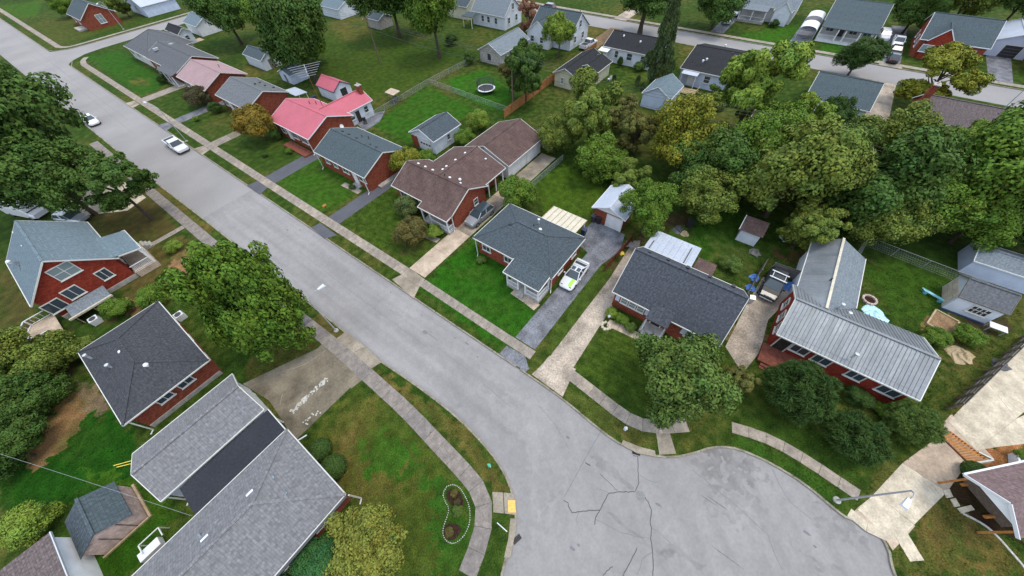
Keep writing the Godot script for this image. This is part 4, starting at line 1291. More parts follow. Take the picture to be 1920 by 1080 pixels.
	for e in [[-4.3, -31.6, -4.3, -30.1], [-.35, -32.9, -.35, -30.1]]:
		mb = MB.new()
		mb.beam(Vector3(e[0], 2.68, e[1]), Vector3(e[2], 2.78, e[3]), .09, .06)
		obj("gutter_pipe", mb, "darkmetal", t)
	for x in [-4.7, -2.1, .4]: post(t, x, -33.4, 0, 2.48, "white", .1)
	t = thing("back_porch", "small brown flat-roofed back porch beside the white patio roof", "porch", Vector3(1.5, 0, -31))
	slab4(t, "roof", [Vector3(.75, 2.62, -29.95), Vector3(2.75, 2.62, -29.95), Vector3(2.75, 2.45, -32.1), Vector3(.75, 2.45, -32.1)], .1, "roof_brown")
	for x in [.9, 2.6]: post(t, x, -31.9, 0, 2.4, "greywood", .12)
	t = thing("wooden_deck", "weathered grey wooden deck behind the tall grey-roofed house", "deck", Vector3(4.0, 0, -31.3))
	for k in 12:
		block(t, "deck_board", 2.95, 4.95, .28, .33, -30.3 - k * .16 - .145, -30.3 - k * .16, "greywood")
	for x in [3.1, 4.8]: post(t, x, -31.0, 0, .27, "greywood", .12)
	# long metal-roofed house
	metal_house()
func metal_house():
	var t := thing("brick_house", "long brick house with ribbed silver metal roof and red deck", "house", Vector3(15, 0, -29.8))
	var x0 := 9.8
	var x1 := 20.4
	var zr := -29.95
	var rh := 4.4
	var ze := -26.4
	var zb := -33.5
	var n := 18
	for k in n:
		var a := lerpf(x0, x1, float(k) / n)
		var b := lerpf(x0, x1, float(k + 1) / n)
		var m: String = ["metal", "metal2", "metal3", "metal2"][(k * 7) % 4]
		slab4(t, "roof_panel", [Vector3(a, rh, zr), Vector3(b - .004, rh, zr), Vector3(b - .004, 2.75, ze), Vector3(a, 2.75, ze)], .05, m)
		slab4(t, "roof_panel", [Vector3(a, rh, zr - .002), Vector3(b - .004, rh, zr - .002), Vector3(b - .004, 2.75, zb), Vector3(a, 2.75, zb)], .05, ["metal3", "metal"][k % 2])
		for s in [[ze, a], [zb, a], [ze, (a + b) * .5], [zb, (a + b) * .5]]:
			var mb := MB.new()
			mb.beam(Vector3(s[1], rh + .02, zr), Vector3(s[1], 2.77, s[0]), .045, .05)
			obj("roof_rib", mb, "metal3" if s[1] == a else "metal4", t)
	var rc := MB.new()
	rc.beam(Vector3(x0 - .02, rh + .05, zr), Vector3(x1 + .02, rh + .05, zr), .24, .06)
	obj("ridge_cap", rc, "metal4", t)
	edge_trim(t, [Vector3(x0 - .03, 2.7, ze + .03), Vector3(x1 + .03, 2.7, ze + .03)], "trim", .08, .14)
	edge_trim(t, [Vector3(x0 - .04, 2.68, ze), Vector3(x0 - .04, rh - .06, zr), Vector3(x0 - .04, 2.68, zb)], "trim")
	edge_trim(t, [Vector3(x1 + .04, 2.68, ze), Vector3(x1 + .04, rh - .06, zr), Vector3(x1 + .04, 2.68, zb)], "trim")
	var wl := MB.new()
	var ctr := Vector3(15, 1.5, zr)
	for x in [x0 + .3, x1 - .3]:
		wl.face([Vector3(x, -.05, ze - .45), Vector3(x, 2.98, ze - .45), Vector3(x, rh - .08, zr), Vector3(x, 2.9, zb + .4), Vector3(x, -.05, zb + .4)], ctr)
	wl.face([Vector3(x0 + .3, -.05, ze - .45), Vector3(x1 - .3, -.05, ze - .45), Vector3(x1 - .3, 2.98, ze - .45), Vector3(x0 + .3, 2.98, ze - .45)], ctr)
	wl.face([Vector3(x0 + .3, -.05, zb + .4), Vector3(x1 - .3, -.05, zb + .4), Vector3(x1 - .3, 2.9, zb + .4), Vector3(x0 + .3, 2.9, zb + .4)], ctr)
	obj("wall", wl, "brick_red", t)
	window(t, Vector3(12.2, 1.7, ze - .43), "z+", 1.2, 1.0, 2, 1)
	window(t, Vector3(14.0, 1.7, ze - .43), "z+", 1.2, 1.0, 2, 1)
	window(t, Vector3(16.6, 1.7, ze - .43), "z+", 1.1, .9, 2, 1)
	window(t, Vector3(19.0, 1.7, ze - .43), "z+", 1.3, .9, 2, 1)
	door(t, Vector3(10.9, .4, ze - .43), "z+", .95, 2.05, "darkwood")
	for z in [-28.2, -29.8, -31.6]: window(t, Vector3(x0 + .28, 1.7, z), "x-", .8, 1.0)
	for e in [[1577, 574, 4.1], [1590, 590, 4.3], [1602, 667, 3.7]]: vent(t, P(e[0], e[1], e[2]) - Vector3(0, .25, 0), "flue")
	var dk: MeshInstance3D = block(t, "deck_frame", 9.75, 13.5, .05, .34, -26.9, -24.6, "deckwood")
	for k in 14: block(dk, "deck_board", 9.73, 13.52, .345, .38, -26.85 + k * .16, -26.85 + k * .16 + .145, "deckwood")
	for k in 2: block(t, "step", 10.2 - .1, 12.4, -.02, .2 - k * .1, -24.58 + k * .3, -24.3 + k * .3, "deckwood")
	# rear wing, its ridge across
	t = thing("rear_wing", "metal-roofed rear wing with pale ridge behind the long silver-roofed house", "house wing", Vector3(12.7, 0, -38))
	for k in 8:
		var a := lerpf(-33.3, -41.4, k / 8.0)
		var b := lerpf(-33.3, -41.4, (k + 1) / 8.0)
		slab4(t, "roof_panel", [Vector3(12.3, 4.2, a), Vector3(12.3, 4.2, b + .01), Vector3(10.2, 2.75, b + .01), Vector3(10.2, 2.75, a)], .05, ["metal", "metal3", "metal2"][k % 3])
	var mb2 := MB.new()
	mb2.slab([Vector3(12.33, 4.2, -33.3), Vector3(12.33, 4.2, -41.4), Vector3(15.2, 2.75, -41.4), Vector3(15.2, 2.75, -33.7)], .08)
	obj("roof", mb2, "roof_pale", t)
	slab4(t, "roof_panel", [Vector3(12.3, 4.2, -30.3), Vector3(12.3, 4.2, -33.3), Vector3(10.2, 2.75, -33.3)], .05, "metal3")
	slab4(t, "roof_panel", [Vector3(12.33, 4.2, -30.3), Vector3(12.33, 4.2, -33.29), Vector3(15.2, 2.75, -33.69)], .05, "roof_pale")
	edge_trim(t, [Vector3(12.3, 4.25, -30.5), Vector3(12.3, 4.25, -41.42)], "roof_cream", .22, .06)
	edge_trim(t, [Vector3(15.24, 2.7, -33.7), Vector3(15.24, 2.7, -41.4)], "trim")
	edge_trim(t, [Vector3(10.16, 2.7, -33.4), Vector3(10.16, 2.7, -41.4)], "trim")
	var w2 := MB.new()
	var c2 := Vector3(12.6, 1.2, -37)
	w2.face([Vector3(10.5, -.05, -41.1), Vector3(10.5, 2.8, -41.1), Vector3(12.3, 4.05, -41.1), Vector3(14.9, 2.75, -41.1), Vector3(14.9, -.05, -41.1)], c2)
	w2.face([Vector3(10.5, -.05, -41.1), Vector3(10.5, 2.8, -41.1), Vector3(10.5, 2.8, -33.2), Vector3(10.5, -.05, -33.2)], c2)
	w2.face([Vector3(14.9, -.05, -41.1), Vector3(14.9, 2.75, -41.1), Vector3(14.9, 2.75, -33.2), Vector3(14.9, -.05, -33.2)], c2)
	obj("wall", w2, "lapwhite", t)
	window(t, Vector3(14.93, 1.6, -37.0), "x+", .9, .9)
	vent(t, Vector3(12.1, 4.0, -34.5), "pipe")

# ------------------------------------------------------------------ houses on the near side of the street
func make_houses_near():
	var t: Node3D
	var mb: MB
	# two-storey red gable
	t = thing("brick_house", "tall red brick house with blue-grey gable roof, white-framed windows and back deck", "house", Vector3(-60.5, 0, 11))
	gable(t, -66.2, -55.0, 6.95, 15.4, 3.3, 6.75, "x", "brick_red", "roof_blue", "trim", .4, .3, .5)
	var xw := -55.28
	for e in [[120, 508, 1.9, 1.5, 2, 2], [195.5, 514, 1.0, 1.2, 2, 1], [137, 548, 1.35, 1.25, 2, 1], [103, 574, 1.5, 1.3, 2, 1]]:
		window(t, PX(e[0], e[1], xw) , "x+", e[2], e[3], e[4], e[5], "paleglass" if e[1] == 508 else "glass")
	block(t, "foundation", -65.95, -55.2, -.06, .55, 7.3, 15.05, "block")
	slab4(t, "porch_roof", [Vector3(-60.6, 3.75, 7.7), Vector3(-55.1, 3.75, 7.7), Vector3(-55.1, 3.0, 4.7), Vector3(-60.6, 3.0, 4.7)], .12, "roof_blue")
	edge_trim(t, [Vector3(-60.63, 3.2, 6.8), Vector3(-60.63, 2.95, 4.67), Vector3(-55.07, 2.95, 4.67), Vector3(-55.07, 3.4, 6.8)], "trim")
	block(t, "porch_floor", -60.5, -54.9, -.05, .8, 4.8, 7.2, "tanconcrete")
	for x in [-60.3, -57.7, -55.15]: post(t, x, 4.95, .75, 2.9, "white", .18)
	railing(t, [Vector3(-60.3, .8, 4.95), Vector3(-55.1, .8, 4.95), Vector3(-55.1, .8, 7.1)], .85)
	steps(t, -60.9, -59.6, 4.75, 3, .75, "block", -1.0)
	window(t, Vector3(-63.6, 1.9, 7.33), "z-", 1.3, 1.2, 2, 1)
	door(t, Vector3(-58.2, .8, 7.33), "z-")
	for e in [[30, 437], [47, 462]]: vent(t, P(e[0], e[1], 5.6), "white")
	vent(t, P(18, 492, 4.6), "white")
	mb = MB.new()
	mb.beam(P(26, 492, 4.4), P(38, 498, 4.6), .12, .12)
	mb.beam(P(36, 490, 4.7), P(40, 508, 4.3), .1, .1)
	obj("aerial_bracket", mb, "darkmetal", t)
	# back deck ring
	t = thing("wooden_deck", "small pale deck with white rail at the back of the tall red house", "deck", Vector3(-54.2, 0, 16.6))
	for k in 13: block(t, "deck_board", -56.2 + k * .29, -55.93 + k * .29, .75, .8, 15.4, 17.9, "tanconcrete")
	railing(t, [Vector3(-56.2, .8, 15.6), Vector3(-56.2, .8, 17.4), Vector3(-55.2, .8, 17.95), Vector3(-53.4, .8, 17.95), Vector3(-52.5, .8, 17.2), Vector3(-52.4, .8, 16.0)], .85, "white", .4)
	for e in [[-56.1, 17.3], [-53.4, 17.8], [-52.5, 16.1]]: post(t, e[0], e[1], 0, 1.6, "white", .12)
	t = thing("cellar_canopy", "low grey flat canopy over the cellar steps beside the tall red house", "canopy", Vector3(-53.2, 0, 12.3))
	slab4(t, "roof", [Vector3(-54.9, 1.5, 10.2), Vector3(-52.6, 1.35, 10.2), Vector3(-52.6, 1.35, 14.0), Vector3(-54.9, 1.5, 14.0)], .1, "roof_pale")
	edge_trim(t, [Vector3(-52.55, 1.3, 10.1), Vector3(-52.55, 1.3, 14.3)], "roof_cream", .22, .2)
	for z in [10.3, 12.2, 13.9]: post(t, -52.75, z, 0, 1.22, "tanwood", .1)
	block(t, "side_wall", -54.9, -52.7, 0, 1.2, 13.96, 14.06, "darkwood")
	# dark hip house
	t = thing("brick_house", "brick house with large dark hip roof beside the round green maple", "house", Vector3(-38.6, 0, 10.6))
	hip(t, -44.7, -32.7, 6.9, 14.35, 2.75, 4.75, "x", 4.6, 3.4, "brick", "roof_hip", "trim", .42)
	var xs := -33.1
	for e in [[308, 745], [347, 716]]: window(t, PX(e[0], e[1], xs + .01), "x+", 1.1, .75, 2, 1)
	for x in [-42.5, -39, -35.2]: window(t, Vector3(x, 1.6, 7.3), "z-", 1.2, 1.0, 2, 1)
	block(t, "foundation", -44.25, -33.05, -.06, .5, 7.35, 13.9, "block")
	for e in [[228, 650, "box"], [226, 659, "white"], [249, 676, "box"], [273, 684, "white"]]: vent(t, P(e[0], e[1], 4.4) - Vector3(0, .15, 0), e[2])
	for e in [[170, 671], [211, 689]]: vent(t, P(e[0], e[1], 3.7), "flue")
	downspout(t, -32.75, 14.0, 2.6)
	mb = MB.new()
	mb.box(P(233, 805) + Vector3(0, .05, 0), Vector3(2.2, .1, 1.2))
	# side yard wall
	t = thing("garden_wall", "low grey block wall between the dark hip roof and the grey garage", "wall", Vector3(-31.2, 0, 9.5))
	for k in 11:
		block(t, "block", -31.35, -31.05, -.02, .75, 7.0 + k * .62, 7.0 + k * .62 + .6, "block")
	# grey garage
	t = thing("garage", "grey-shingled garage joined by a black flat roof to the big grey roof", "garage", Vector3(-26.7, 0, 10.5))
	gable(t, -29.5, -23.9, 6.3, 14.75, 2.65, 3.9, "z", "lapwhite", "roof_grey", "trim", .35, .3)
	garage_door(t, Vector3(-26.7, 0, 6.58), "z-", 2.7, 2.0, "white")
	downspout(t, -24.05, 14.5, 2.5)
	t = thing("carport", "black flat-roofed carport between two grey shingled roofs", "carport", Vector3(-22.3, 0, 9.8))
	slab4(t, "roof", [Vector3(-23.75, 2.45, 6.15), Vector3(-20.75, 2.6, 6.15), Vector3(-20.75, 2.6, 13.6), Vector3(-23.75, 2.45, 13.6)], .12, "roof_black")
	edge_trim(t, [Vector3(-23.75, 2.42, 6.1), Vector3(-20.75, 2.57, 6.1)], "trim")
	for z in [6.4, 13.3]: post(t, -23.4, z, 0, 2.36, "white", .12)
	# big grey house
	t = thing("house", "big grey-shingled hip-roofed house filling the corner lot behind the round bushes", "house", Vector3(-16.7, 0, 13))
	hip(t, -20.65, -12.7, 6.0, 22.5, 2.75, 4.8, "z", 3.8, 3.9, "brick", "roof_grey", "trim", .5)
	for e in [[467, 924, "bird"], [382, 1009, "bird"]]: vent(t, P(e[0], e[1], 4.3) - Vector3(0, .2, 0), e[2])
	for e in [[509, 896, "white"], [533, 925, "white"], [408, 980, "white"], [450, 953, "white"], [372, 1008, "white"]]:
		mb = MB.new()
		mb.box(Vector3(0, .05, 0), Vector3(.4, .16, .34))
		var o := obj("roof_vent", mb, "roof_pale", t, true)
		o.position = P(e[0], e[1], 4.0) - Vector3(0, .1, 0) - gpos(t)
	for z in [8.5, 12.0, 15.5]: window(t, Vector3(-13.18, 1.6, z), "x+", 1.3, 1.1, 2, 1)
	for x in [-19, -15.5]: window(t, Vector3(x, 1.6, 6.48), "z-", 1.5, 1.2, 2, 1)
	door(t, Vector3(-17.3, .1, 6.48), "z-")
	mb = MB.new()
	mb.beam(Vector3(-12.55, 2.62, 6.05), Vector3(-12.55, 2.62, 22.4), .14, .1)
	obj("gutter", mb, "darkmetal", t)
	downspout(t, -12.5, 5.9, 2.6)
	mb = MB.new()
	mb.beam(P(555, 828, 2.5), P(575, 816, 1.8), .08, .08)
	obj("downspout", mb, "white", t)
	# window air conditioner hood at the back
	t = thing("back_step", "white railed back step at the rear wall of the big grey house", "steps", P(292, 1015) + Vector3(-.3, 0, 0))
	var c := P(292, 1015, .6)
	mb = MB.new()
	mb.box(c + Vector3(.3, 0, .4), Vector3(.7, .5, 1.4))
	obj("landing", mb, "white", t)
	mb = MB.new()
	for z in [-.7, .7]:
		mb.beam(c + Vector3(-.5, -.6, z), c + Vector3(-.5, .4, z), .06, .06)
	mb.beam(c + Vector3(-.5, .4, -.7), c + Vector3(-.5, .4, .7), .07, .07)
	mb.beam(c + Vector3(-.5, .4, .7), c + Vector3(.3, .4, .7), .07, .07)
	mb.beam(c + Vector3(-.5, .4, -.7), c + Vector3(.3, .4, -.7), .07, .07)
	obj("railing", mb, "trim", t)
	# pink shed with corrugated roof
	t = thing("shed", "pinkish plywood shed with dark ribbed roof on the green back lawn", "shed", Vector3(-27.6, 0, 18.7))
	var zr := 18.6
	for s in [[17.0, 1.65], [20.4, 1.65]]:
		for k in 9:
			var a := lerpf(-29.4, -25.6, k / 9.0)
			var b := lerpf(-29.4, -25.6, (k + 1) / 9.0)
			slab4(t, "roof_panel", [Vector3(a, 2.75, zr), Vector3(b - .015, 2.75, zr), Vector3(b - .015, s[1], s[0]), Vector3(a, s[1], s[0])], .05, "roof_slate" if s[0] < 18 else "roof_char")
	edge_trim(t, [Vector3(-29.42, 2.8, zr), Vector3(-25.58, 2.8, zr)], "roof_slate", .2, .05)
	mb = MB.new()
	var ctr := Vector3(-27.5, 1, zr)
	for x in [-29.2, -25.75]:
		mb.face([Vector3(x, -.05, 17.15), Vector3(x, 1.68, 17.15), Vector3(x, 2.66, zr), Vector3(x, 1.68, 20.2), Vector3(x, -.05, 20.2)], ctr)
	for z in [17.15, 20.2]:
		mb.face([Vector3(-29.2, -.05, z), Vector3(-25.75, -.05, z), Vector3(-25.75, 1.68, z), Vector3(-29.2, 1.68, z)], ctr)
	obj("wall", mb, "pinkply", t)
	for z in [17.9, 19.0]: block(t, "batten", -25.75, -25.7, .0, 1.9, z - .03, z + .03, "greywood")
	block(t, "sill_timber", -29.3, -25.5, -.02, .16, 16.9, 17.06, "tanwood")
	block(t, "sill_timber", -25.62, -25.5, -.02, .16, 17.1, 20.3, "tanwood")
	# dark-roofed outbuilding with white wall
	t = thing("outbuilding", "dark-roofed outbuilding with bright white wall behind the pink shed", "outbuilding", Vector3(-25, 0, 24))
	slab4(t, "roof", [Vector3(-28.5, 2.75, 20.55), Vector3(-21.0, 2.75, 20.55), Vector3(-21.0, 3.3, 28), Vector3(-28.5, 3.3, 28)], .12, "roof_taupe")
	block(t, "wall", -28.3, -21.2, -.05, 2.6, 20.75, 27.8, "brightwhite")
	edge_trim(t, [Vector3(-28.5, 2.72, 20.5), Vector3(-21.0, 2.72, 20.5)], "galv")
	# house on the right of the cul-de-sac
	t = thing("house", "mauve-roofed house with white gable end above the dark planting bed", "house", Vector3(26.2, 0, -22.2), "", deg_to_rad(46))
	var b := 2.9
	mb = MB.new()
	# local frame: ridge along local x, gable at local x = -2.3
	var r := [Vector3(-2.4, 2.75, -1.9), Vector3(5, 2.75, -1.9), Vector3(5, 4.0, 0), Vector3(-2.4, 4.0, 0), Vector3(-2.4, 2.75, 1.9), Vector3(5, 2.75, 1.9)]
	mb.slab([r[0], r[1], r[2], r[3]], .12)
	mb.slab([r[3] + Vector3(0, 0, .004), r[2] + Vector3(0, 0, .004), r[5], r[4]], .12)
	obj("roof", mb, "roof_mauve", t, true)
	mb = MB.new()
	for q in [[r[0], r[3]], [r[4], r[3]]]: mb.beam(q[0] + Vector3(-.03, -.06, 0), q[1] + Vector3(-.03, -.06, 0), .06, .2)
	mb.beam(r[0] + Vector3(0, -.05, -.04), r[1] + Vector3(0, -.05, -.04), .12, .14)
	obj("fascia", mb, "white", t, true)
	mb = MB.new()
	mb.hexa([Vector3(-2.05, 2.72, -1.7), Vector3(-2.05, 3.85, 0), Vector3(-2.05, 2.72, 1.7)], [Vector3(-1.95, 2.72, -1.7), Vector3(-1.95, 3.85, 0), Vector3(-1.95, 2.72, 1.7)])
	obj("gable_board", mb, "brightwhite", t, true)
	for z in [-1.6, 1.6]:
		mb = MB.new()
		mb.box(Vector3(-1.9, 1.35, z), Vector3(.14, 2.7, .14))
		obj("post", mb, "orangewood", t, true)
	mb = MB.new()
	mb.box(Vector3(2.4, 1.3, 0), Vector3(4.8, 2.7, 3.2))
	obj("wall", mb, "polewood", t, true)  # dark brown puts the shade under the gable into the wall colour

# ------------------------------------------------------------------ the houses on the back street
func make_houses_back():
	var t: Node3D
	t = thing("white_house", "white lap-sided house with pale grey roof and small rear porch by the pink tree", "house", Vector3(-72, 0, -88))
	gable(t, -77.8, -66.4, -92.6, -84.6, 2.9, 6.2, "x", "lapwhite", "roof_pale", "trim", .3, .25)
	slab4(t, "porch_roof", [Vector3(-78.5, 2.8, -84.3), Vector3(-75.2, 2.8, -84.3), Vector3(-75.2, 2.5, -81.6), Vector3(-78.5, 2.5, -81.6)], .1, "roof_slate")
	for x in [-78.3, -75.4]: post(t, x, -81.8, 0, 2.4, "white", .12)
	for x in [-74, -72, -69.5]: window(t, Vector3(x, 1.7, -84.87), "z+", .8, 1.2)
	for e in [[-66.62, 1.7, -86.7], [-66.62, 1.7, -90], [-66.62, 4.3, -88.6]]: window(t, Vector3(e[0], e[1], e[2]), "x+", .8, 1.2)
	t = thing("white_house", "white cape house with grey roof and rear cross gable behind the light green tree", "house", Vector3(-50.4, 0, -85))
	gable(t, -56.2, -44.8, -90.0, -81.2, 3.0, 6.3, "x", "lapwhite", "roof_slate", "trim", .3, .25)
	gable(t, -56.0, -49.5, -85.0, -79.3, 2.9, 5.3, "z", "lapwhite", "roof_slate", "trim", .25, .2)
	for x in [-54.2, -51.6]: window(t, Vector3(x, 1.7, -79.47), "z+", .8, 1.1)
	for e in [[1.7, -83.6], [1.7, -87.2], [4.3, -85.6]]: window(t, Vector3(-45.02, e[0], e[1]), "x+", .8, 1.2)
	vent(t, Vector3(-45.6, 6.2, -86), "pipe")
	t = thing("garage", "pale block garage with grey gable roof beside the leafy pole tree", "garage", Vector3(-57, 0, -71.5))
	gable(t, -60.0, -53.4, -77.2, -66.1, 2.4, 4.1, "z", "block", "roof_pale", "white", .3, .3)
	window(t, Vector3(-57.0, 1.4, -66.37), "z+", .6, .9, 1, 2, "glass", "darkwood")
	t = thing("cream_garage", "cream-walled garage with dark roof beside the orange fence", "garage", Vector3(-35.5, 0, -69.5))
	gable(t, -38.9, -33.6, -76.0, -64.3, 2.5, 3.7, "z", "lapcream", "roof_dark", "trim", .3, .3)
	gable(t, -36.2, -31.2, -74.8, -68.6, 2.5, 3.5, "z", "lapcream", "roof_dark", "trim", .3, .25)
	window(t, Vector3(-36.8, 1.3, -64.57), "z+", .5, 1.0, 1, 2, "paleglass")
	window(t, Vector3(-32.9, 1.3, -68.84), "z+", 1.4, .9, 2, 1, "glass", "white")
	t = thing("white_house", "white lap-sided bungalow with black roof between the big oak and tall spruce", "house", Vector3(-30.6, 0, -85))
	gable(t, -36.2, -24.5, -89.0, -80.3, 2.8, 4.6, "x", "lapwhite", "roof_dark", "trim", .3, .25)
	for e in [[-33.0, .7], [-30.0, 1.1], [-27.0, .9]]: window(t, Vector3(e[0], 1.7, -80.58), "z+", e[1], 1.2)
	slab4(t, "entry_roof", [Vector3(-36.6, 2.6, -80.5), Vector3(-34.4, 2.6, -80.5), Vector3(-34.4, 2.4, -78.8), Vector3(-36.6, 2.4, -78.8)], .1, "white")
	for x in [-36.4, -34.6]: post(t, x, -79, 0, 2.35, "white", .1)
	door(t, Vector3(-35.5, .1, -80.58), "z+")
	for e in [[1170, 67], [1201, 78]]: vent(t, P(e[0], e[1], 4.3) - Vector3(0, .1, 0), "white")
	t = thing("white_house", "lavender-white house with black roof and small porch behind the blue-white shed", "house", Vector3(-13, 0, -82.5))
	gable(t, -18.4, -6.5, -92.0, -77.7, 2.8, 4.6, "x", "laplav", "roof_dark", "trim", .3, .25)
	slab4(t, "entry_roof", [Vector3(-17.6, 2.7, -77.9), Vector3(-14.6, 2.7, -77.9), Vector3(-14.6, 2.5, -76.4), Vector3(-17.6, 2.5, -76.4)], .1, "roof_white")
	for x in [-17.4, -14.8]: post(t, x, -76.6, 0, 2.45, "white", .1)
	door(t, Vector3(-16.0, .2, -77.98), "z+")
	window(t, Vector3(-13.0, 1.7, -77.98), "z+", 1.0, 1.1)
	for e in [[1330, 90], [1351, 94], [1373, 100]]: vent(t, P(e[0], e[1], 4.4), "box")
	for e in [[1360, 86], [1318, 115], [1325, 112]]: vent(t, P(e[0], e[1], 3.9), "white")
	t = thing("wooden_deck", "small weathered deck in front of the lavender-white house", "deck", Vector3(-15.5, 0, -75))
	for k in 10: block(t, "deck_board", -17.6, -13.4, .25, .3, -76.3 + k * .26, -76.3 + k * .26 + .24, "tanwood")
	railing(t, [Vector3(-17.6, .3, -73.8), Vector3(-13.4, .3, -73.8), Vector3(-13.4, .3, -76)], .8, "tanwood", .3)
	t = thing("shed", "blue-white gabled shed with slate roof on the lawn below the spruce", "shed", Vector3(-18, 0, -68.8))
	gable(t, -20.7, -15.4, -71.8, -65.5, 2.35, 3.9, "z", "laplav", "roof_blue", "white", .2, .2)
	var mb := MB.new()
	mb.lathe(Vector3.ZERO, [[.25, -.04], [.34, -.04], [.34, .04], [.25, .04], [.25, -.04]], 14, Basis(Vector3.RIGHT, PI / 2))
	var hoop := obj("hose_reel", mb, "tealpaint", t, true)
	hoop.position = Vector3(-16.6, .7, -65.6) - gpos(t)
	vent(t, P(1243, 153, 3.4) - Vector3(0, .1, 0), "box")
	t = thing("white_house", "white house with plain slate-grey roof half hidden by trees", "house", Vector3(7.5, 0, -81))
	gable(t, 3.2, 12.2, -88.0, -76.6, 2.8, 4.9, "x", "lapwhite", "roof_slate", "trim", .3, .25)
	slab4(t, "rear_porch", [Vector3(3.6, 2.4, -76.8), Vector3(7.6, 2.4, -76.8), Vector3(7.6, 2.2, -74.2), Vector3(3.6, 2.2, -74.2)], .08, "roof_white")
	for x in [3.8, 7.4]: post(t, x, -74.4, 0, 2.15, "white", .1)
	vent(t, P(1574, 179, 3.9), "pipe")
	t = thing("brick_house", "brick house with mauve-grey roof and tall end chimney among the trees", "house", Vector3(24, 0, -80))
	gable(t, 17.2, 31, -84.8, -75.0, 2.9, 5.4, "x", "brick", "roof_taupe", "trim", .4, .3)
	chimney(t, 17.2, -78.4, 0, 7.2, .7, 1.0, "brick")
	window(t, Vector3(21.6, 1.6, -75.38), "z+", 1.4, 1.0, 2, 1)
	gable(t, 20.2, 24.0, -75.2, -69.8, 2.5, 3.9, "z", "brick2", "roof_pale", "trim", .3, .25)
	# far side of the back street
	t = thing("grey_house", "grey house with white porch and small white front gable across the back street", "house", Vector3(-12.5, 0, -125))
	gable(t, -18.6, -6.6, -130.5, -121.2, 2.9, 5.6, "x", "lapgrey", "roof_pale", "trim", .3, .3)
	slab4(t, "porch_roof", [Vector3(-18.4, 3.1, -121.8), Vector3(-12.2, 3.1, -121.8), Vector3(-12.2, 2.6, -118.6), Vector3(-18.4, 2.6, -118.6)], .12, "roof_pale")
	for x in [-18.2, -15.3, -12.4]: post(t, x, -118.8, .4, 2.55, "white", .2)
	block(t, "porch_floor", -18.3, -12.3, -.05, .45, -121.4, -118.7, "block")
	railing(t, [Vector3(-18.2, .45, -118.8), Vector3(-12.4, .45, -118.8)], .8, "white", .3)
	gable(t, -11.2, -7.2, -124, -119.6, 2.8, 4.6, "z", "lapwhite", "roof_pale", "trim", .3, .2)
	window(t, Vector3(-9.2, 1.6, -119.84), "z+", .9, 1.2)
	t = thing("grey_house", "wide grey-roofed house with full-width white porch across the back street", "house", Vector3(4.9, 0, -122))
	gable(t, -.2, 10.4, -133.5, -117.2, 3.0, 5.2, "x", "lapgrey", "roof_slate", "trim", .3, .3)
	slab4(t, "porch_roof", [Vector3(-.1, 3.2, -118.0), Vector3(10.3, 3.2, -118.0), Vector3(10.3, 2.7, -113.6), Vector3(-.1, 2.7, -113.6)], .12, "roof_slate")
	for x in [.1, 3.4, 4.8, 7.4, 10.1]: post(t, x, -113.8, .3, 2.6, "white", .2)
	block(t, "porch_floor", 0, 10.2, -.05, .4, -117.6, -113.7, "white")
	railing(t, [Vector3(.1, .4, -113.8), Vector3(3.4, .4, -113.8)], .9, "white", .3)
	railing(t, [Vector3(4.8, .4, -113.8), Vector3(10.1, .4, -113.8)], .9, "white", .3)
	for x in [1.7, 6.2, 8.8]: window(t, Vector3(x, 1.7, -117.48), "z+", 1.4, 1.2, 2, 1)
	door(t, Vector3(4.1, .4, -117.48), "z+", .95, 2.0, "black")
	t = thing("brick_house", "brick house with white-trimmed dormer gable and white awning across the back street", "house", Vector3(22.2, 0, -117.5))
	gable(t, 17.0, 27.6, -124.5, -113.2, 3.1, 6.1, "x", "brick", "roof_slate", "white", .35, .3)
	gable(t, 18.2, 22.4, -118.5, -112.9, 3.1, 5.3, "z", "brick_red", "roof_slate", "white", .2, .15)
	window(t, Vector3(18.9, 1.8, -113.03), "z+", 1.7, 1.1, 2, 1, "paleglass", "white")
	window(t, Vector3(25.4, 1.8, -113.53), "z+", 1.4, 1.1, 2, 1, "paleglass", "white")
	slab4(t, "awning", [Vector3(20.6, 2.7, -112.9), Vector3(24.0, 2.7, -112.9), Vector3(24.0, 2.2, -111.6), Vector3(20.6, 2.2, -111.6)], .06, "white")
	door(t, Vector3(22.9, .3, -113.53), "z+", .95, 2.0, "darkwood")
	block(t, "porch_floor", 20.4, 24.4, -.05, .3, -113.4, -111.4, "block")
	for z in [-115.5, -118.5, -121.5]: window(t, Vector3(17.28, 1.8, z), "x-", .9, 1.1, 1, 2, "glass", "white")
	t = thing("garage", "pale blue-white garage beside the brick house with the awning", "garage", Vector3(31.8, 0, -124))
	gable(t, 28.6, 36.0, -131, -121.0, 2.5, 4.0, "z", "laplav", "roof_white", "white", .25, .25)
	garage_door(t, Vector3(32.4, 0, -121.27), "z+", 2.6, 2.0, "black")
	t = thing("brick_house", "brick house corner with dark shrubs at the far right of the back street", "house", Vector3(40, 0, -118))
	gable(t, 34.8, 46, -124, -113.5, 3.0, 5.6, "x", "brick", "roof_slate", "white", .35, .3)
	window(t, Vector3(36.6, 1.7, -113.83), "z+", 1.3, 1.1, 2, 1)
	t = thing("white_house", "pale cream house corner behind the trees near the back street", "house", Vector3(-84, 0, -92))
	gable(t, -90, -80.5, -97, -86, 3.0, 6.0, "x", "lapcream", "roof_slate", "trim", .3, .25)
	window(t, Vector3(-80.72, 3.6, -90.5), "x+", .8, 1.2)
	window(t, Vector3(-80.72, 1.6, -88.5), "x+", .8, 1.2)
	# beyond the side street
	t = thing("brick_house", "dark red brick house with white window on the far corner of the side street", "house", Vector3(-186, 0, -28))
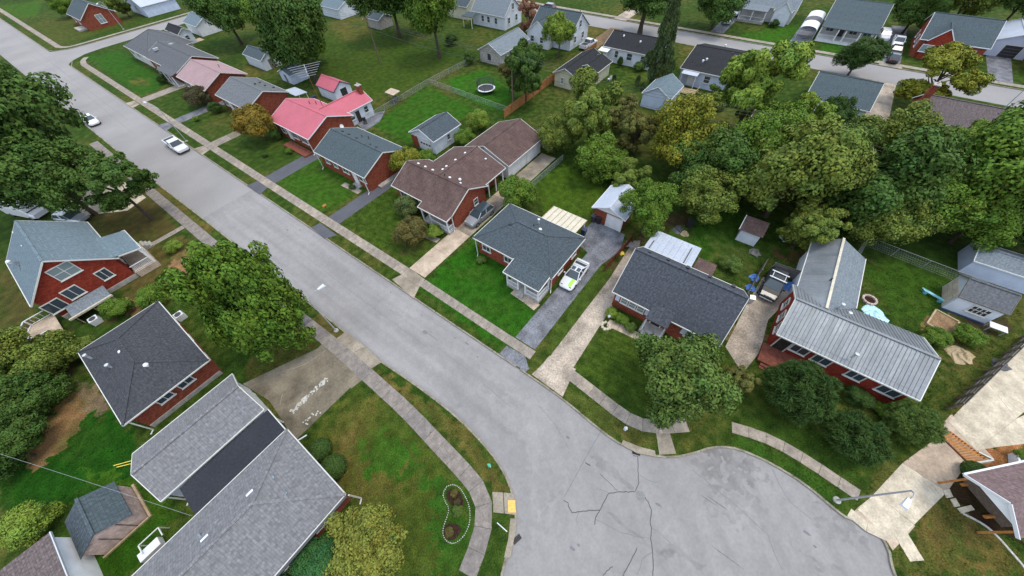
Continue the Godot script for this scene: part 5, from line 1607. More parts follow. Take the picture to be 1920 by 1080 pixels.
	gable(t, -193, -179.5, -32.5, -23.0, 2.8, 5.8, "x", "brick2", "roof_slate", "trim", .35, .3)
	window(t, Vector3(-179.78, 2.0, -27.8), "x+", 1.6, 2.0, 2, 2, "paleglass", "white")
	block(t, "porch_floor", -187, -182, -.02, .4, -23.3, -21.2, "block")
	for x in [-190, -186]: window(t, Vector3(x, 1.6, -23.32), "z+", 1.2, 1.1, 2, 1)
	t = thing("white_house", "pale blue-white house along the side street beyond the brick corner house", "house", Vector3(-183, 0, -43))
	gable(t, -190, -176.5, -49, -38.5, 2.8, 5.0, "z", "laplav", "roof_white", "trim", .3, .25)
	window(t, Vector3(-183, 1.6, -38.77), "z+", 1.2, 1.1, 2, 1)

# ------------------------------------------------------------------ sheds, garages
func make_small_buildings():
	var t: Node3D
	t = thing("garage", "white garage with charcoal roof and brick corner behind the slate-roofed house", "garage", Vector3(-45, 0, -36.3))
	gable(t, -47.4, -41.6, -39.6, -33.0, 2.4, 3.7, "z", "lapwhite", "roof_char", "white", .3, .25)
	garage_door(t, Vector3(-44.0, 0, -33.22), "z+", 2.5, 1.95, "white", 4)
	block(t, "brick_pier", -47.2, -45.8, -.05, 1.95, -33.3, -33.15, "brick")
	window(t, Vector3(-41.88, 1.5, -36.6), "x+", .6, .8)
	t = thing("barn_shed", "small white barn shed with bright red roof and open black doorway", "shed", Vector3(-74, 0, -37.6))
	gable(t, -78.0, -71.9, -39.9, -35.6, 2.1, 3.4, "x", "lapwhite", "roof_red", "navy", .2, .2)
	var d: MeshInstance3D = block(t, "doorway", -72.14, -72.08, 0, 2.0, -38.6, -37.2, "black")
	d.set_meta("label", "open black doorway")
	t = thing("garage", "grey-roofed white garage in the back corner near the side street", "garage", Vector3(-143, 0, -43))
	gable(t, -148.5, -140.0, -46, -39.2, 2.5, 4.0, "x", "white", "roof_blue", "white", .3, .3)
	t = thing("shed", "white shed with dark roof beside the big dark trees", "shed", Vector3(-105, 0, -38))
	gable(t, -108.8, -100.5, -40.6, -36.2, 2.2, 3.4, "x", "lapwhite", "roof_slate", "white", .2, .2)
	block(t, "doorway", -100.72, -100.66, 0, 1.9, -39, -37.8, "greywood")
	t = thing("shed", "small grey-blue shed under the television aerial", "shed", P(556, 150) + Vector3(0, 0, 0))
	var c := P(556, 148)
	gable(t, c.x - 2.4, c.x + 2.4, c.z - 2.2, c.z + 2.2, 1.8, 2.8, "z", "laplav", "roof_blue", "white", .15, .15)
	block(t, "doorway", c.x - .4, c.x + .4, 0, 1.6, c.z + 2.02, c.z + 2.1, "greywood")
	t = thing("white_house", "long white outbuilding among the trees at the far end of the wide lawn", "outbuilding", P(640, 30))
	c = P(640, 28)
	gable(t, c.x - 5, c.x + 4, c.z - 4, c.z + 3, 2.4, 3.8, "x", "lapwhite", "roof_blue", "white", .2, .2)
	t = thing("shed", "pale shed behind the broad tree trunk", "shed", P(715, 52))
	c = P(713, 50)
	gable(t, c.x - 2.6, c.x + 2.6, c.z - 3, c.z + 2, 2.2, 3.2, "x", "block", "roof_slate", "white", .2, .2)
	t = thing("shed", "small brown-roofed garden shed at the end of the concrete driveway", "shed", Vector3(-27.8, 0, -45.6))
	gable(t, -29.6, -26.4, -47.2, -44.2, 1.85, 2.7, "x", "greywood", "roof_brown", "greywood", .15, .15)
	door(t, Vector3(-27.4, 0, -44.37), "z+", 1.0, 1.5, "greywood")
	t = thing("garage", "brick garage with white metal roof at the end of the asphalt driveway", "garage", Vector3(-10.9, 0, -36.2))
	gable(t, -13.2, -8.6, -38.6, -33.2, 2.3, 3.35, "z", "brick2", "roof_white", "white", .3, .3)
	var gb := MB.new()
	gb.hexa([Vector3(-12.85, 2.2, -33.44), Vector3(-10.9, 3.18, -33.44), Vector3(-8.95, 2.2, -33.44)], [Vector3(-12.85, 2.2, -33.52), Vector3(-10.9, 3.18, -33.52), Vector3(-8.95, 2.2, -33.52)])
	obj("gable_board", gb, "white", t)
	garage_door(t, Vector3(-10.0, 0, -33.48), "z+", 2.0, 1.9, "white")
	t = thing("shed", "white-walled shed with brown slanted roof at the edge of the tree belt", "shed", Vector3(4.6, 0, -41))
	slab4(t, "roof", [Vector3(3.2, 1.9, -39.9), Vector3(5.8, 1.9, -39.9), Vector3(5.8, 2.4, -42.2), Vector3(3.2, 2.4, -42.2)], .08, "roof_brown")
	block(t, "wall", 3.45, 5.6, -.03, 1.78, -42.0, -40.2, "lapwhite")
	edge_trim(t, [Vector3(3.17, 1.86, -39.9), Vector3(3.17, 2.36, -42.2)], "white", .08, .14)
	t = thing("shed", "white shed with grey shingle roof, black-paned window and panelled door", "shed", Vector3(25.4, 0, -43.5))
	gable(t, 23.5, 27.2, -45.3, -41.7, 2.1, 3.2, "x", "lapwhite", "roof_stone", "greywood", .15, .15)
	window(t, Vector3(25.7, 1.2, -41.83), "z+", 1.3, .8, 4, 2, "black", "trim")
	for k in 3: block(t, "door_panel", 23.58, 23.64, .1 + k * .6, .62 + k * .6, -44.9, -42.2, "paleconcrete")
	block(t, "skid", 23.5, 27.2, -.02, .12, -41.75, -41.6, "navy")
	t = thing("shed", "faded light-blue metal shed half under the trees", "shed", Vector3(27.5, 0, -50.3))
	gable(t, 24.9, 30.5, -52.4, -48.6, 1.9, 2.6, "x", "laplav", "roof_pale", "white", .1, .1)
	t = thing("shelter_canopy", "white arched canopy tent on the driveway, nearer the back street", "canopy", Vector3(-2.2, 0, -114.8))
	canopy_tent(t)
	copy(t, Vector3(-2.2, 0, -122.5), 0.0, "white arched canopy tent on the driveway, farther from the back street")
func canopy_tent(t: Node3D):
	var mb := MB.new()
	var prof := []
	for k in 9:
		var a := PI * k / 8.0
		prof.append(Vector3(cos(a) * 1.7, 2.0 + sin(a) * .75, 0))
	for k in 8:
		mb.slab([prof[k] + Vector3(0, 0, -2.2), prof[k + 1] + Vector3(0, 0, -2.2), prof[k + 1] + Vector3(0, 0, 2.2), prof[k] + Vector3(0, 0, 2.2)], .04)
	obj("cover", mb, "white", t, true)
	for x in [-1.65, 1.65]:
		for z in [-2.1, 0.0, 2.1]:
			var p := MB.new()
			p.beam(Vector3(x, 0, z), Vector3(x, 2.0, z), .07, .07)
			obj("post", p, "galv", t, true)

# ------------------------------------------------------------------ trees and bushes
var crowns := {}
func leaf_mesh(kind: String, seed_: int) -> ArrayMesh:
	var rng := RandomNumberGenerator.new()
	rng.seed = seed_
	var lobes := []            # centre, radius
	var n := 9000
	var leaf := 0.060
	var long := 1.0            # leaf length to width
	var core := 0.0
	match kind:
		"broad":
			n = 36000
			leaf = 0.030
			var big := [[Vector3(0, -.12, 0), .55]]
			for k in 9:
				var a := TAU * k / 9.0 + rng.randf_range(-.5, .5)
				var y := rng.randf_range(-.55, .62)
				var q := sqrt(1.0 - y * y) * rng.randf_range(.40, .62)
				big.append([Vector3(cos(a) * q, y * .72, sin(a) * q), rng.randf_range(.27, .44)])
			big.append([Vector3(rng.randf_range(-.15, .15), .55, rng.randf_range(-.15, .15)), rng.randf_range(.32, .42)])
			for b in big:
				var nl := int(9 + b[1] * 22)
				for k in nl:
					var d := Vector3(rng.randfn(), rng.randfn() + .35, rng.randfn()).normalized()
					lobes.append([b[0] + d * b[1] * rng.randf_range(.72, 1.0), rng.randf_range(.085, .19)])
				lobes.append([b[0], b[1] * .8])
		"upright":
			n = 40000
			leaf = 0.030
			var big := [[Vector3(0, -.12, 0), .46]]
			for k in 14:
				var a := TAU * k / 14.0 * 5.0 + rng.randf_range(-.5, .5)
				var y := rng.randf_range(-.55, .62)
				var q := sqrt(1.0 - y * y) * rng.randf_range(.42, .66) * (1.0 - .45 * maxf(y, 0.0))
				big.append([Vector3(cos(a) * q, y * .85, sin(a) * q), rng.randf_range(.20, .38)])
			big.append([Vector3(rng.randf_range(-.15, .15), .66, rng.randf_range(-.15, .15)), rng.randf_range(.20, .26)])
			for b in big:
				var nl := int(9 + b[1] * 22)
				for k in nl:
					var d := Vector3(rng.randfn(), rng.randfn() + .35, rng.randfn()).normalized()
					lobes.append([b[0] + d * b[1] * rng.randf_range(.75, 1.15), rng.randf_range(.06, .16)])
				lobes.append([b[0], b[1] * .8])
		"airy":
			n = 26000
			leaf = 0.026
			long = 1.5
			var big := []
			for k in 11:
				var a := TAU * k / 11.0 * 3.0 + rng.randf_range(-.5, .5)
				var y := rng.randf_range(-.7, .75)
				var q := sqrt(1.0 - y * y) * rng.randf_range(.25, .68)
				big.append([Vector3(cos(a) * q, y * .8, sin(a) * q), rng.randf_range(.18, .34)])
			for b in big:
				for k in 13:
					var d := Vector3(rng.randfn(), rng.randfn() + .3, rng.randfn()).normalized()
					lobes.append([b[0] + d * b[1] * rng.randf_range(.6, 1.0), rng.randf_range(.06, .15)])
		"bush":
			n = 15000
			leaf = 0.040
			for k in 34:
				var z := rng.randf_range(-0.6, 0.95)
				var a := rng.randf() * TAU
				var s := sqrt(1.0 - z * z)
				lobes.append([Vector3(cos(a) * s, z, sin(a) * s) * rng.randf_range(0.52, 0.76), rng.randf_range(0.18, 0.34)])
			lobes.append([Vector3(0, -.1, 0), 0.62])
		"ball":
			n = 9000
			leaf = 0.055
			lobes.append([Vector3.ZERO, 0.95])
		"conifer":
			n = 24000
			leaf = 0.019
			long = 4.2
			for k in 80:
				var z := rng.randf_range(-0.9, 1.0)
				var a := rng.randf() * TAU
				var s := sqrt(1.0 - z * z)
				lobes.append([Vector3(cos(a) * s, z, sin(a) * s) * rng.randf_range(0.66, 0.84), rng.randf_range(0.10, 0.22)])
			lobes.append([Vector3(0, -.05, 0), 0.70])
		"spruce":
			n = 24000
			leaf = 0.028
			long = 2.2
			for k in 110:
				var y := rng.randf_range(-0.97, 0.98)
				var rr := (1.0 - y) * 0.5 * 0.92 + 0.06
				var a := rng.randf() * TAU
				var q := rng.randf_range(0.35, 1.0) * rr
				lobes.append([Vector3(cos(a) * q, y - q * .04, sin(a) * q), rng.randf_range(0.10, 0.19)])
	var w := []
	var tot := 0.0
	for l in lobes:
		tot += l[1] * l[1]
		w.append(tot)
	var v := PackedVector3Array()
	var nn := PackedVector3Array()
	var cc := PackedColorArray()
	var ix := PackedInt32Array()
	var lobe_tone := []
	for l in lobes: lobe_tone.append([rng.randf_range(0.72, 1.25), rng.randf_range(-0.10, 0.16)])
	for i in n:
		var li := w.bsearch(rng.randf() * tot)
		var l: Array = lobes[mini(li, lobes.size() - 1)]
		var d := Vector3(rng.randfn(), rng.randfn() + 0.25, rng.randfn()).normalized()
		var p: Vector3 = l[0] + d * l[1] * (1.0 - 0.45 * pow(rng.randf(), 2.0))
		if kind == "ball": p = d * (0.82 + rng.randf() * .2)
		var out := (d + p.normalized() * 0.5 + Vector3(rng.randfn(), rng.randfn(), rng.randfn()) * (0.6 if kind == "ball" else 0.55)).normalized()
		var a := out.cross(Vector3(rng.randfn(), rng.randfn() * .6, rng.randfn())).normalized()
		var b := out.cross(a)
		var s := leaf * rng.randf_range(0.6, 1.25)
		if long > 2.0:
			a = (d + Vector3(rng.randfn(), rng.randfn() - .3, rng.randfn()) * .35).normalized()
			b = out.cross(a).normalized()
			if a.cross(b).dot(d) < 0.0: b = -b
			out = a.cross(b)
		var k := v.size()
		v.append_array([p - a * s * long, p - b * s * .62 + out * s * .18, p + a * s * long, p + b * s * .62 + out * s * .18])
		nn.append_array([out, (out - b * .3).normalized(), out, (out + b * .3).normalized()])
		var tn: Array = lobe_tone[mini(li, lobes.size() - 1)]
		var g: float = tn[0] * rng.randf_range(0.50, 1.50)
		var h: float = tn[1] + rng.randf_range(-.08, .08)
		var c := Color(g * (1.0 + h * 1.6), g, g * (1.0 - h))
		cc.append_array([c, c, c, c])
		ix.append_array([k, k + 2, k + 1, k, k + 3, k + 2])
	var ar := []
	ar.resize(Mesh.ARRAY_MAX)
	ar[Mesh.ARRAY_VERTEX] = v
	ar[Mesh.ARRAY_NORMAL] = nn
	ar[Mesh.ARRAY_COLOR] = cc
	ar[Mesh.ARRAY_INDEX] = ix
	var m := ArrayMesh.new()
	m.add_surface_from_arrays(Mesh.PRIMITIVE_TRIANGLES, ar)
	return m
func trunk_mesh(seed_: int, spread: float) -> ArrayMesh:      # unit tree: base at 0, crown centre at 1
	var rng := RandomNumberGenerator.new()
	rng.seed = seed_
	var mb := MB.new()
	mb.tube([Vector3(0, -.02, 0), Vector3(.01, .25, .01), Vector3(-.01, .6, .02), Vector3(.02, 1.0, 0), Vector3(0, 1.35, 0)], [.085, .058, .05, .035, .012], 8)
	for k in 9:
		var a := TAU * k / 9.0 + rng.randf()
		var y := rng.randf_range(.5, .95)
		var o := Vector3(cos(a), 0, sin(a)) * spread
		mb.tube([Vector3(0, y, 0), o * .4 + Vector3(0, y + .16, 0), o * rng.randf_range(.75, .95) + Vector3(0, y + rng.randf_range(.2, .5), 0)], [.03, .02, .006], 6)
	return mb.mesh()
func leaf_mat(key: String, lin: Array):
	var m := StandardMaterial3D.new()
	m.albedo_color = Color(lin[0], lin[1], lin[2]).linear_to_srgb()
	m.vertex_color_use_as_albedo = true
	m.roughness = 0.75
	m.metallic_specular = 0.25
	m.backlight_enabled = true
	m.backlight = Color(0.38, 0.42, 0.22)
	M[key] = m
func make_trees():
	leaf_mat("l_deep", [0.059, 0.114, 0.022])
	leaf_mat("l_maple", [0.090, 0.168, 0.020])
	leaf_mat("l_rich", [0.099, 0.174, 0.022])
	leaf_mat("l_moss", [0.090, 0.147, 0.031])
	leaf_mat("l_olive", [0.128, 0.173, 0.031])
	leaf_mat("l_lime", [0.161, 0.240, 0.035])
	leaf_mat("l_gold", [0.187, 0.201, 0.024])
	leaf_mat("l_yellow", [0.170, 0.191, 0.035])
	leaf_mat("l_tan", [0.143, 0.145, 0.039])
	leaf_mat("l_dark", [0.046, 0.090, 0.020])
	leaf_mat("l_teal", [0.042, 0.132, 0.041])
	leaf_mat("l_russet", [0.117, 0.106, 0.032])
	leaf_mat("l_sage", [0.096, 0.132, 0.041])
	leaf_mat("l_orange", [0.187, 0.137, 0.022])
	leaf_mat("l_plum", [0.078, 0.071, 0.035])
	leaf_mat("l_grey", [0.083, 0.122, 0.046])
	leaf_mat("l_pink", [0.261, 0.133, 0.084])
	for e in [["broad", 6], ["upright", 1], ["airy", 4], ["bush", 3], ["ball", 1], ["conifer", 2], ["spruce", 1]]:
		crowns[e[0]] = []
		for k in e[1]: crowns[e[0]].append(leaf_mesh(e[0], 100 + k * 17 + hash(e[0]) % 50))
	var trunks := [trunk_mesh(1, .45), trunk_mesh(2, .55), trunk_mesh(3, .5)]
	var rng := RandomNumberGenerator.new()
	rng.seed = 77
	# name, x, z, crown radius, height ratio, clear stem, crown kind, tint, label, category
	var L := [
		["maple_tree", -81.5, 6.6, 9.2, .86, 2.4, "broad", "deep", "huge dark green tree shading the driveway of the tall red house", "tree"],
		["maple_tree", -65.9, 1.8, 4.6, .75, 3.0, "airy", "deep", "slim dark tree with open crown by the walk of the tall red house", "tree"],
		["maple_tree", -74.8, 6.4, 6.4, .75, 2.0, "broad", "deep", "full dark tree over the grey hatchback behind the tall red house", "tree"],
		["maple_tree", -124.6, 5.5, 6.3, .8, 3.0, "broad", "deep", "dark green tree far along the near kerb beyond the huge dark tree", "tree"],
		["maple_tree", -30.2, .9, 4.1, 1.52, 1.2, "upright", "maple", "round bright green maple beside the street lamp and dark hip roof", "tree"],
		["autumn_tree", -8.5, 7.2, 2.9, .8, .6, "broad", "yellow", "small yellow-green tree on the corner lawn by the big grey roof", "tree"],
		["ground_shrub", -12.0, 10.4, 1.9, .5, 0, "bush", "teal", "blue-green spreading shrub below the eave of the big grey roof", "shrub"],
		["ground_shrub", -12.2, 13.4, 1.8, .5, 0, "bush", "teal", "blue-green shrub farther along the side of the big grey house", "shrub"],
		["round_bush", -18.0, 5.6, .97, .9, 0, "ball", "dark", "clipped round dark bush nearer the driveway by the big grey roof", "bush"],
		["round_bush", -15.9, 5.75, 1.05, .9, 0, "ball", "dark", "clipped round dark bush farther from the driveway by the big grey roof", "bush"],
		["small_tree", -30.3, -17.0, 2.3, .75, .2, "bush", "russet", "brownish round bush on the lawn before the brown-roofed porch", "bush"],
		["bush", -34.7, -20.3, 1.9, .8, 0, "bush", "sage", "grey-green bush against the front of the brown-roofed house", "bush"],
		["bush", -28.8, -19.5, 1.35, .5, 0, "bush", "lime", "low yellow-green bush below the brown-roofed porch", "bush"],
		["bush", -41.2, -26.7, 2.5, .9, .4, "bush", "gold", "golden green bush between the slate and brown roofs", "bush"],
		["bush", -40.4, -29.8, 1.9, .8, 0, "bush", "rich", "green bush behind the golden one between slate and brown roofs", "bush"],
		["small_tree", -71.8, -19.6, 3.6, .8, .5, "bush", "orange", "orange-brown round tree in front of the pale blue-grey roof", "tree"],
		["bush", -96.0, -19.6, 2.8, .7, 0, "bush", "plum", "dark purplish bush in front of the pink-roofed house", "bush"],
		["bush", -90.4, -19.8, 1.5, .7, 0, "bush", "dark", "small dark bush between the pink and blue-grey roofs", "bush"],
		["bush", -22.9, -30.0, 2.8, .85, .2, "bush", "rich", "big round green bush between concrete driveway and charcoal roof", "bush"],
		["small_tree", -6.6, -34.6, 3.2, 1.0, .9, "broad", "rich", "leafy green tree leaning over the white-roofed brick garage", "tree"],
		["belt_tree", -22.0, -48.2, 5.0, 1.0, .5, "airy", "olive", "dark olive thicket tree beyond the brown-roofed garden shed", "tree"],
		["belt_tree", -15.4, -51.0, 3.3, .9, .5, "airy", "tan", "brownish thin tree in the belt below the blue-white shed", "tree"],
		["belt_tree", -7.5, -49.6, 4.7, .95, 1.5, "broad", "gold", "golden yellow-green tree in the middle of the tree belt", "tree"],
		["belt_tree", -16.6, -43.4, 4.2, .7, 0, "broad", "rich", "low green thicket at the near edge of the belt beside the lawn", "tree"],
		["belt_tree", -11.5, -41.0, 2.9, .8, 0, "airy", "olive", "olive scrub tree behind the white-roofed brick garage", "tree"],
		["belt_tree", -2.8, -46.2, 5.2, .8, .8, "broad", "deep", "dark green belt tree below the golden one", "tree"],
		["belt_tree", -3.6, -63.5, 6.3, .9, 2.0, "airy", "lime", "pale yellow-green tree in front of the lavender-white house", "tree"],
		["belt_tree", 5.4, -46.6, 6.2, .85, 1.5, "broad", "olive", "large olive tree above the brown-roofed white shed", "tree"],
		["belt_tree", 13.0, -50.6, 6.2, .85, 1.5, "broad", "deep", "large dark tree behind the silver-roofed rear wing", "tree"],
		["belt_tree", 24.5, -57.6, 6.4, .9, 2.0, "broad", "rich", "bright green tree above the faded blue metal shed", "tree"],
		["belt_tree", 14.8, -63.4, 5.2, .8, 1.5, "broad", "olive", "olive tree in front of the mauve-roofed brick house", "tree"],
		["belt_tree", 22.0, -68.0, 3.4, .8, .8, "broad", "deep", "dark tree against the wall of the mauve-roofed brick house", "tree"],
		["belt_tree", 8.0, -71.6, 2.6, .9, .8, "broad", "dark", "small dark tree beside the plain slate-roofed white house", "tree"],
		["belt_tree", 1.8, -58.2, 4.6, .8, 1, "broad", "rich", "green tree filling the belt below the pale yellow-green tree", "tree"],
		["belt_tree", 18.8, -53.8, 4.6, .8, 1, "broad", "rich", "green tree between the large dark and the bright green tree", "tree"],
		["belt_tree", 8.6, -55.5, 4.6, .85, 1, "broad", "moss", "mossy green tree deep in the belt behind the large olive one", "tree"],
		["belt_tree", -9.0, -56.0, 4.2, .9, 1.2, "airy", "olive", "loose olive tree behind the golden belt tree", "tree"],
		["belt_tree", -19.5, -55.5, 3.2, .8, .4, "airy", "tan", "thin brownish scrub tree beyond the dark olive thicket", "tree"],
		["belt_tree", .8, -50.8, 4.4, 1.0, 1.2, "broad", "rich", "upright green tree between the dark and the large olive belt trees", "tree"],
		["belt_tree", 15.9, -48.2, 4.0, .85, .8, "broad", "olive", "olive tree over the wire fence behind the silver-roofed wing", "tree"],
		["belt_tree", 24.2, -53.6, 3.8, .9, .8, "broad", "rich", "green tree right behind the faded blue metal shed", "tree"],
		["belt_tree", -2.2, -42.6, 4.0, .75, .4, "broad", "olive", "low olive tree at the lawn edge below the dark belt tree", "tree"],
		["belt_tree", 9.4, -42.6, 3.6, .8, .6, "airy", "olive", "low loose olive tree above the torn pale sheet", "tree"],
		["belt_tree", 20.0, -61.5, 4.2, 1.0, 1.5, "airy", "lime", "yellow-green loose tree right of the large dark belt tree", "tree"],
		["belt_tree", 27.6, -62.5, 5.2, 1.0, 1.5, "broad", "rich", "bright tall tree behind the one above the blue metal shed", "tree"],
		["belt_tree", 31.5, -55.0, 4.6, .9, 1.0, "broad", "deep", "dark tree beside the bright one above the blue metal shed", "tree"],
		["belt_tree", 4.6, -66.0, 3.6, .9, 1.0, "airy", "lime", "small pale tree below the plain slate-roofed white house", "tree"],
		["belt_tree", -25.6, -44.0, 3.0, .9, .2, "broad", "olive", "scrubby olive tree against the brown-roofed garden shed", "tree"],
		["street_tree", 19.4, -90.0, 5.6, .7, 1, "airy", "gold", "wide golden-leaved tree before the brick house with the awning", "tree"],
		["street_tree", 8.4, -97.4, 3.7, .8, .3, "broad", "dark", "round dark evergreen by the back street kerb", "tree"],
		["street_tree", 15.4, -127.0, 4.9, .9, 1, "broad", "deep", "dark tree beside the parked trucks across the back street", "tree"],
		["street_tree", 22.6, -132.0, 5.6, .9, 2, "broad", "olive", "olive tree behind the brick house with the awning", "tree"],
		["street_tree", 31.5, -136.0, 5.6, .9, 2, "broad", "deep", "dark tree behind the pale blue garage across the back street", "tree"],
		["spruce_tree", -21.7, -74.4, 3.3, 2.3, .4, "spruce", "grey", "tall grey-green spruce between white bungalow and lavender house", "tree"],
		["oak_tree", -34.9, -97.4, 7.6, .6, 4.2, "broad", "deep", "huge oak with thick trunk at the back street kerb", "tree"],
		["street_tree", -21.8, -110.6, 6.4, .8, .8, "broad", "deep", "dark tree by the driveway of the grey house with white porch", "tree"],
		["yard_tree", -84.6, -39.2, 7.2, 1.1, .8, "broad", "deep", "massive dark tree behind the television aerial", "tree"],
		["yard_tree", -93.5, -43.5, 5.6, 1.0, .8, "broad", "rich", "green tree crowding behind the massive dark tree", "tree"],
		["yard_tree", -123.7, -42.4, 7.4, .9, 2, "broad", "deep", "dark tree behind the grey corner house annexe", "tree"],
		["yard_tree", -112.0, -48.5, 6.0, .9, 1.5, "broad", "rich", "green tree behind the white shed near the massive dark tree", "tree"],
		["yard_tree", -88.8, -67.8, 8.6, .8, 3.5, "broad", "deep", "broad tree with bare trunk on the wide back lawn", "tree"],
		["yard_tree", -69.4, -62.8, 6.6, 1.0, 2.6, "broad", "rich", "tall full green tree on the wide back lawn", "tree"],
		["yard_tree", -39.6, -55.6, 4.4, 1.0, 1.5, "airy", "deep", "dark slender tree beside the utility pole and orange fence", "tree"],
		["yard_tree", -44.6, -57.4, 2.4, 1.0, .8, "airy", "russet", "small brownish tree beside the trampoline", "tree"],
		["yard_tree", -45.3, -77.0, 3.5, .85, 2.0, "broad", "lime", "light green round tree in front of the white cape house", "tree"],
		["flowering_tree", -60.2, -86.8, 3.1, 1.0, .5, "airy", "pink", "pink blossoming tree between the two white houses", "tree"],
		["bush", -40.6, -43.0, 2.3, .8, 0, "bush", "lime", "light green bush beyond the white charcoal-roofed garage", "bush"],
		["bush", -39.6, -38.0, 2.0, .7, 0, "bush", "rich", "green bush along the wall of the white charcoal-roofed garage", "bush"],
		["front_tree", 3.9, -16.4, 3.9, .98, .7, "broad", "moss", "leafy green tree on the corner before the tall grey roof", "tree"],
		["front_tree", 8.6, -20.6, 1.5, .8, .2, "airy", "tan", "thin brownish shrub between the corner tree and dirt drive", "tree"],
		["conifer_bush", 12.5, -21.8, 2.8, .95, .1, "conifer", "dark", "dark feathery evergreen in front of the red deck", "evergreen"],
		["conifer_bush", 17.2, -20.9, 2.25, .8, .1, "conifer", "dark", "dark rounded evergreen near the wide pale driveway", "evergreen"],
		["conifer_bush", 20.9, -25.0, 1.9, .8, .1, "conifer", "moss", "green evergreen beside the orange planks", "evergreen"],
		["thicket", -48.4, 17.6, 3.3, .9, 0, "broad", "olive", "olive thicket behind the dark hip roof", "thicket"],
		["thicket", -44.0, 19.6, 2.9, .8, 0, "broad", "deep", "dark thicket at the edge of the deep green back lawn", "thicket"],
		["thicket", -51.8, 20.4, 3.0, .8, 0, "broad", "deep", "dark thicket beyond the small pale deck", "thicket"],
		["thicket", -39.5, 21.6, 2.6, .8, 0, "broad", "deep", "dark thicket beside the bare sandy patch", "thicket"],
		["bush", -47.6, 14.8, 1.6, .6, 0, "bush", "olive", "olive bush close to the corner of the dark hip roof", "bush"],
		["bush", -32.0, 22.3, 2.0, .7, 0, "bush", "lime", "bright green bush beside the dark-roofed outbuilding", "bush"],
		["bush", -48.6, 7.5, 1.9, .6, 0, "bush", "rich", "green bush in the bare yard between tall red house and dark hip roof", "bush"],
		["bush", -50.2, 10.6, 1.6, .7, 0, "bush", "rich", "green bush beside the grey cellar canopy", "bush"],
		["bush", -56.0, 2.3, 1.2, .6, 0, "bush", "lime", "pale green bush beside the porch steps of the tall red house", "bush"],
		["corner_tree", -204, -24.6, 3.4, .9, .5, "broad", "rich", "round green tree left of the far brick corner house", "tree"],
		["corner_tree", -183, -35.4, 3.6, .9, 1, "airy", "olive", "thin olive tree behind the far brick corner house", "tree"],
		["round_bush", 25.6, -24.0, .95, .65, 0, "ball", "dark", "clipped dark bush beside the orange planks and mauve roof", "bush"],
		["bush", 28.6, -27.6, .8, .7, 0, "bush", "rich", "small green bush on the sandy ground by the mauve roof", "bush"],
		["bush", -4.0, -21.3, .75, .7, 0, "bush", "lime", "bright bush at the driveway end of the triple window", "bush"],
		["bush", -2.9, -21.2, .85, .6, 0, "bush", "rich", "leafy bush below the triple window", "bush"],
		["bush", -1.7, -20.9, .75, .6, 0, "bush", "moss", "leafy bush below the triple window beside the entry steps", "bush"],
		["bush", 4.2, -35.2, 1.5, .45, 0, "bush", "moss", "vegetable patch greenery behind the weathered deck", "plants"],
		["bush", 17.6, -25.6, 1.2, .6, 0, "bush", "dark", "dark bush below the long silver roof eave", "bush"],
		["bush", 19.7, -25.7, .95, .6, 0, "bush", "rich", "green bush at the end of the long silver roof eave", "bush"],
		["bush", 22.8, -36.5, 1.3, .6, 0, "bush", "rich", "green weeds beside the raised bed and white shed", "bush"],
		["bush", 25.2, -38.4, 1.4, .6, 0, "bush", "rich", "green scrub in front of the black-paned white shed", "bush"],
		["bush", -20.6, -19.3, .7, .6, 0, "bush", "moss", "low bush below the brick front of the charcoal hip roof", "bush"],
		["bush", -46.4, -19.5, .6, .6, 0, "bush", "dark", "small dark bush beside the white door of the slate-roofed house", "bush"],
		["bush", -63.8, -19.6, .7, .7, 0, "bush", "rich", "small bush by the terracotta step", "bush"],
		["bush", -70.0, -21.0, 1.2, .8, 0, "bush", "dark", "dark bush under the red roof eave by the orange tree", "bush"],
		["bush", -66.5, -16.6, .6, .6, 0, "bush", "dark", "single dark low bush on the lawn before the red roof", "bush"],
		["bush", -90.6, -15.8, .7, .7, 0, "bush", "lime", "yellow-green plant on the lawn beside the grey driveway", "bush"],
		["bush", -72.5, -70.5, 1.8, .7, 0, "bush", "dark", "dark hedge clump below the white house rear porch", "bush"],
		["bush", -60.8, -64.0, 1.6, .8, 0, "bush", "deep", "dark bush against the pale block garage", "bush"],
		["bush", -27.0, -79.4, 1.3, .7, 0, "bush", "moss", "green bush under the windows of the white bungalow", "bush"],
		["bush", -31.2, -79.0, .7, 1.6, 0, "bush", "dark", "narrow dark shrub against the white bungalow wall", "bush"],
		["bush", -9.6, -118.2, 1.2, .7, 0, "bush", "dark", "dark bush in front of the small white front gable", "bush"],
		["bush", -116.0, -19.8, 1.3, .8, 0, "bush", "dark", "dark bush below the corner house porch", "bush"],
		["bush", -6.6, 1.2, .38, .6, 0, "bush", "russet", "reddish plant in the upper ring of the stone-edged bed", "plant"],
		["bush", -6.0, 1.5, .34, .7, 0, "bush", "plum", "dark reddish plant beside the waist of the stone-edged bed", "plant"],
		["bush", -5.2, 3.3, .42, .6, 0, "bush", "russet", "reddish plant in the lower ring of the stone-edged bed", "plant"],
		["bush", -5.6, 1.9, .5, .7, 0, "bush", "moss", "small green plant in the waist of the stone-ringed bed", "plant"],
	]
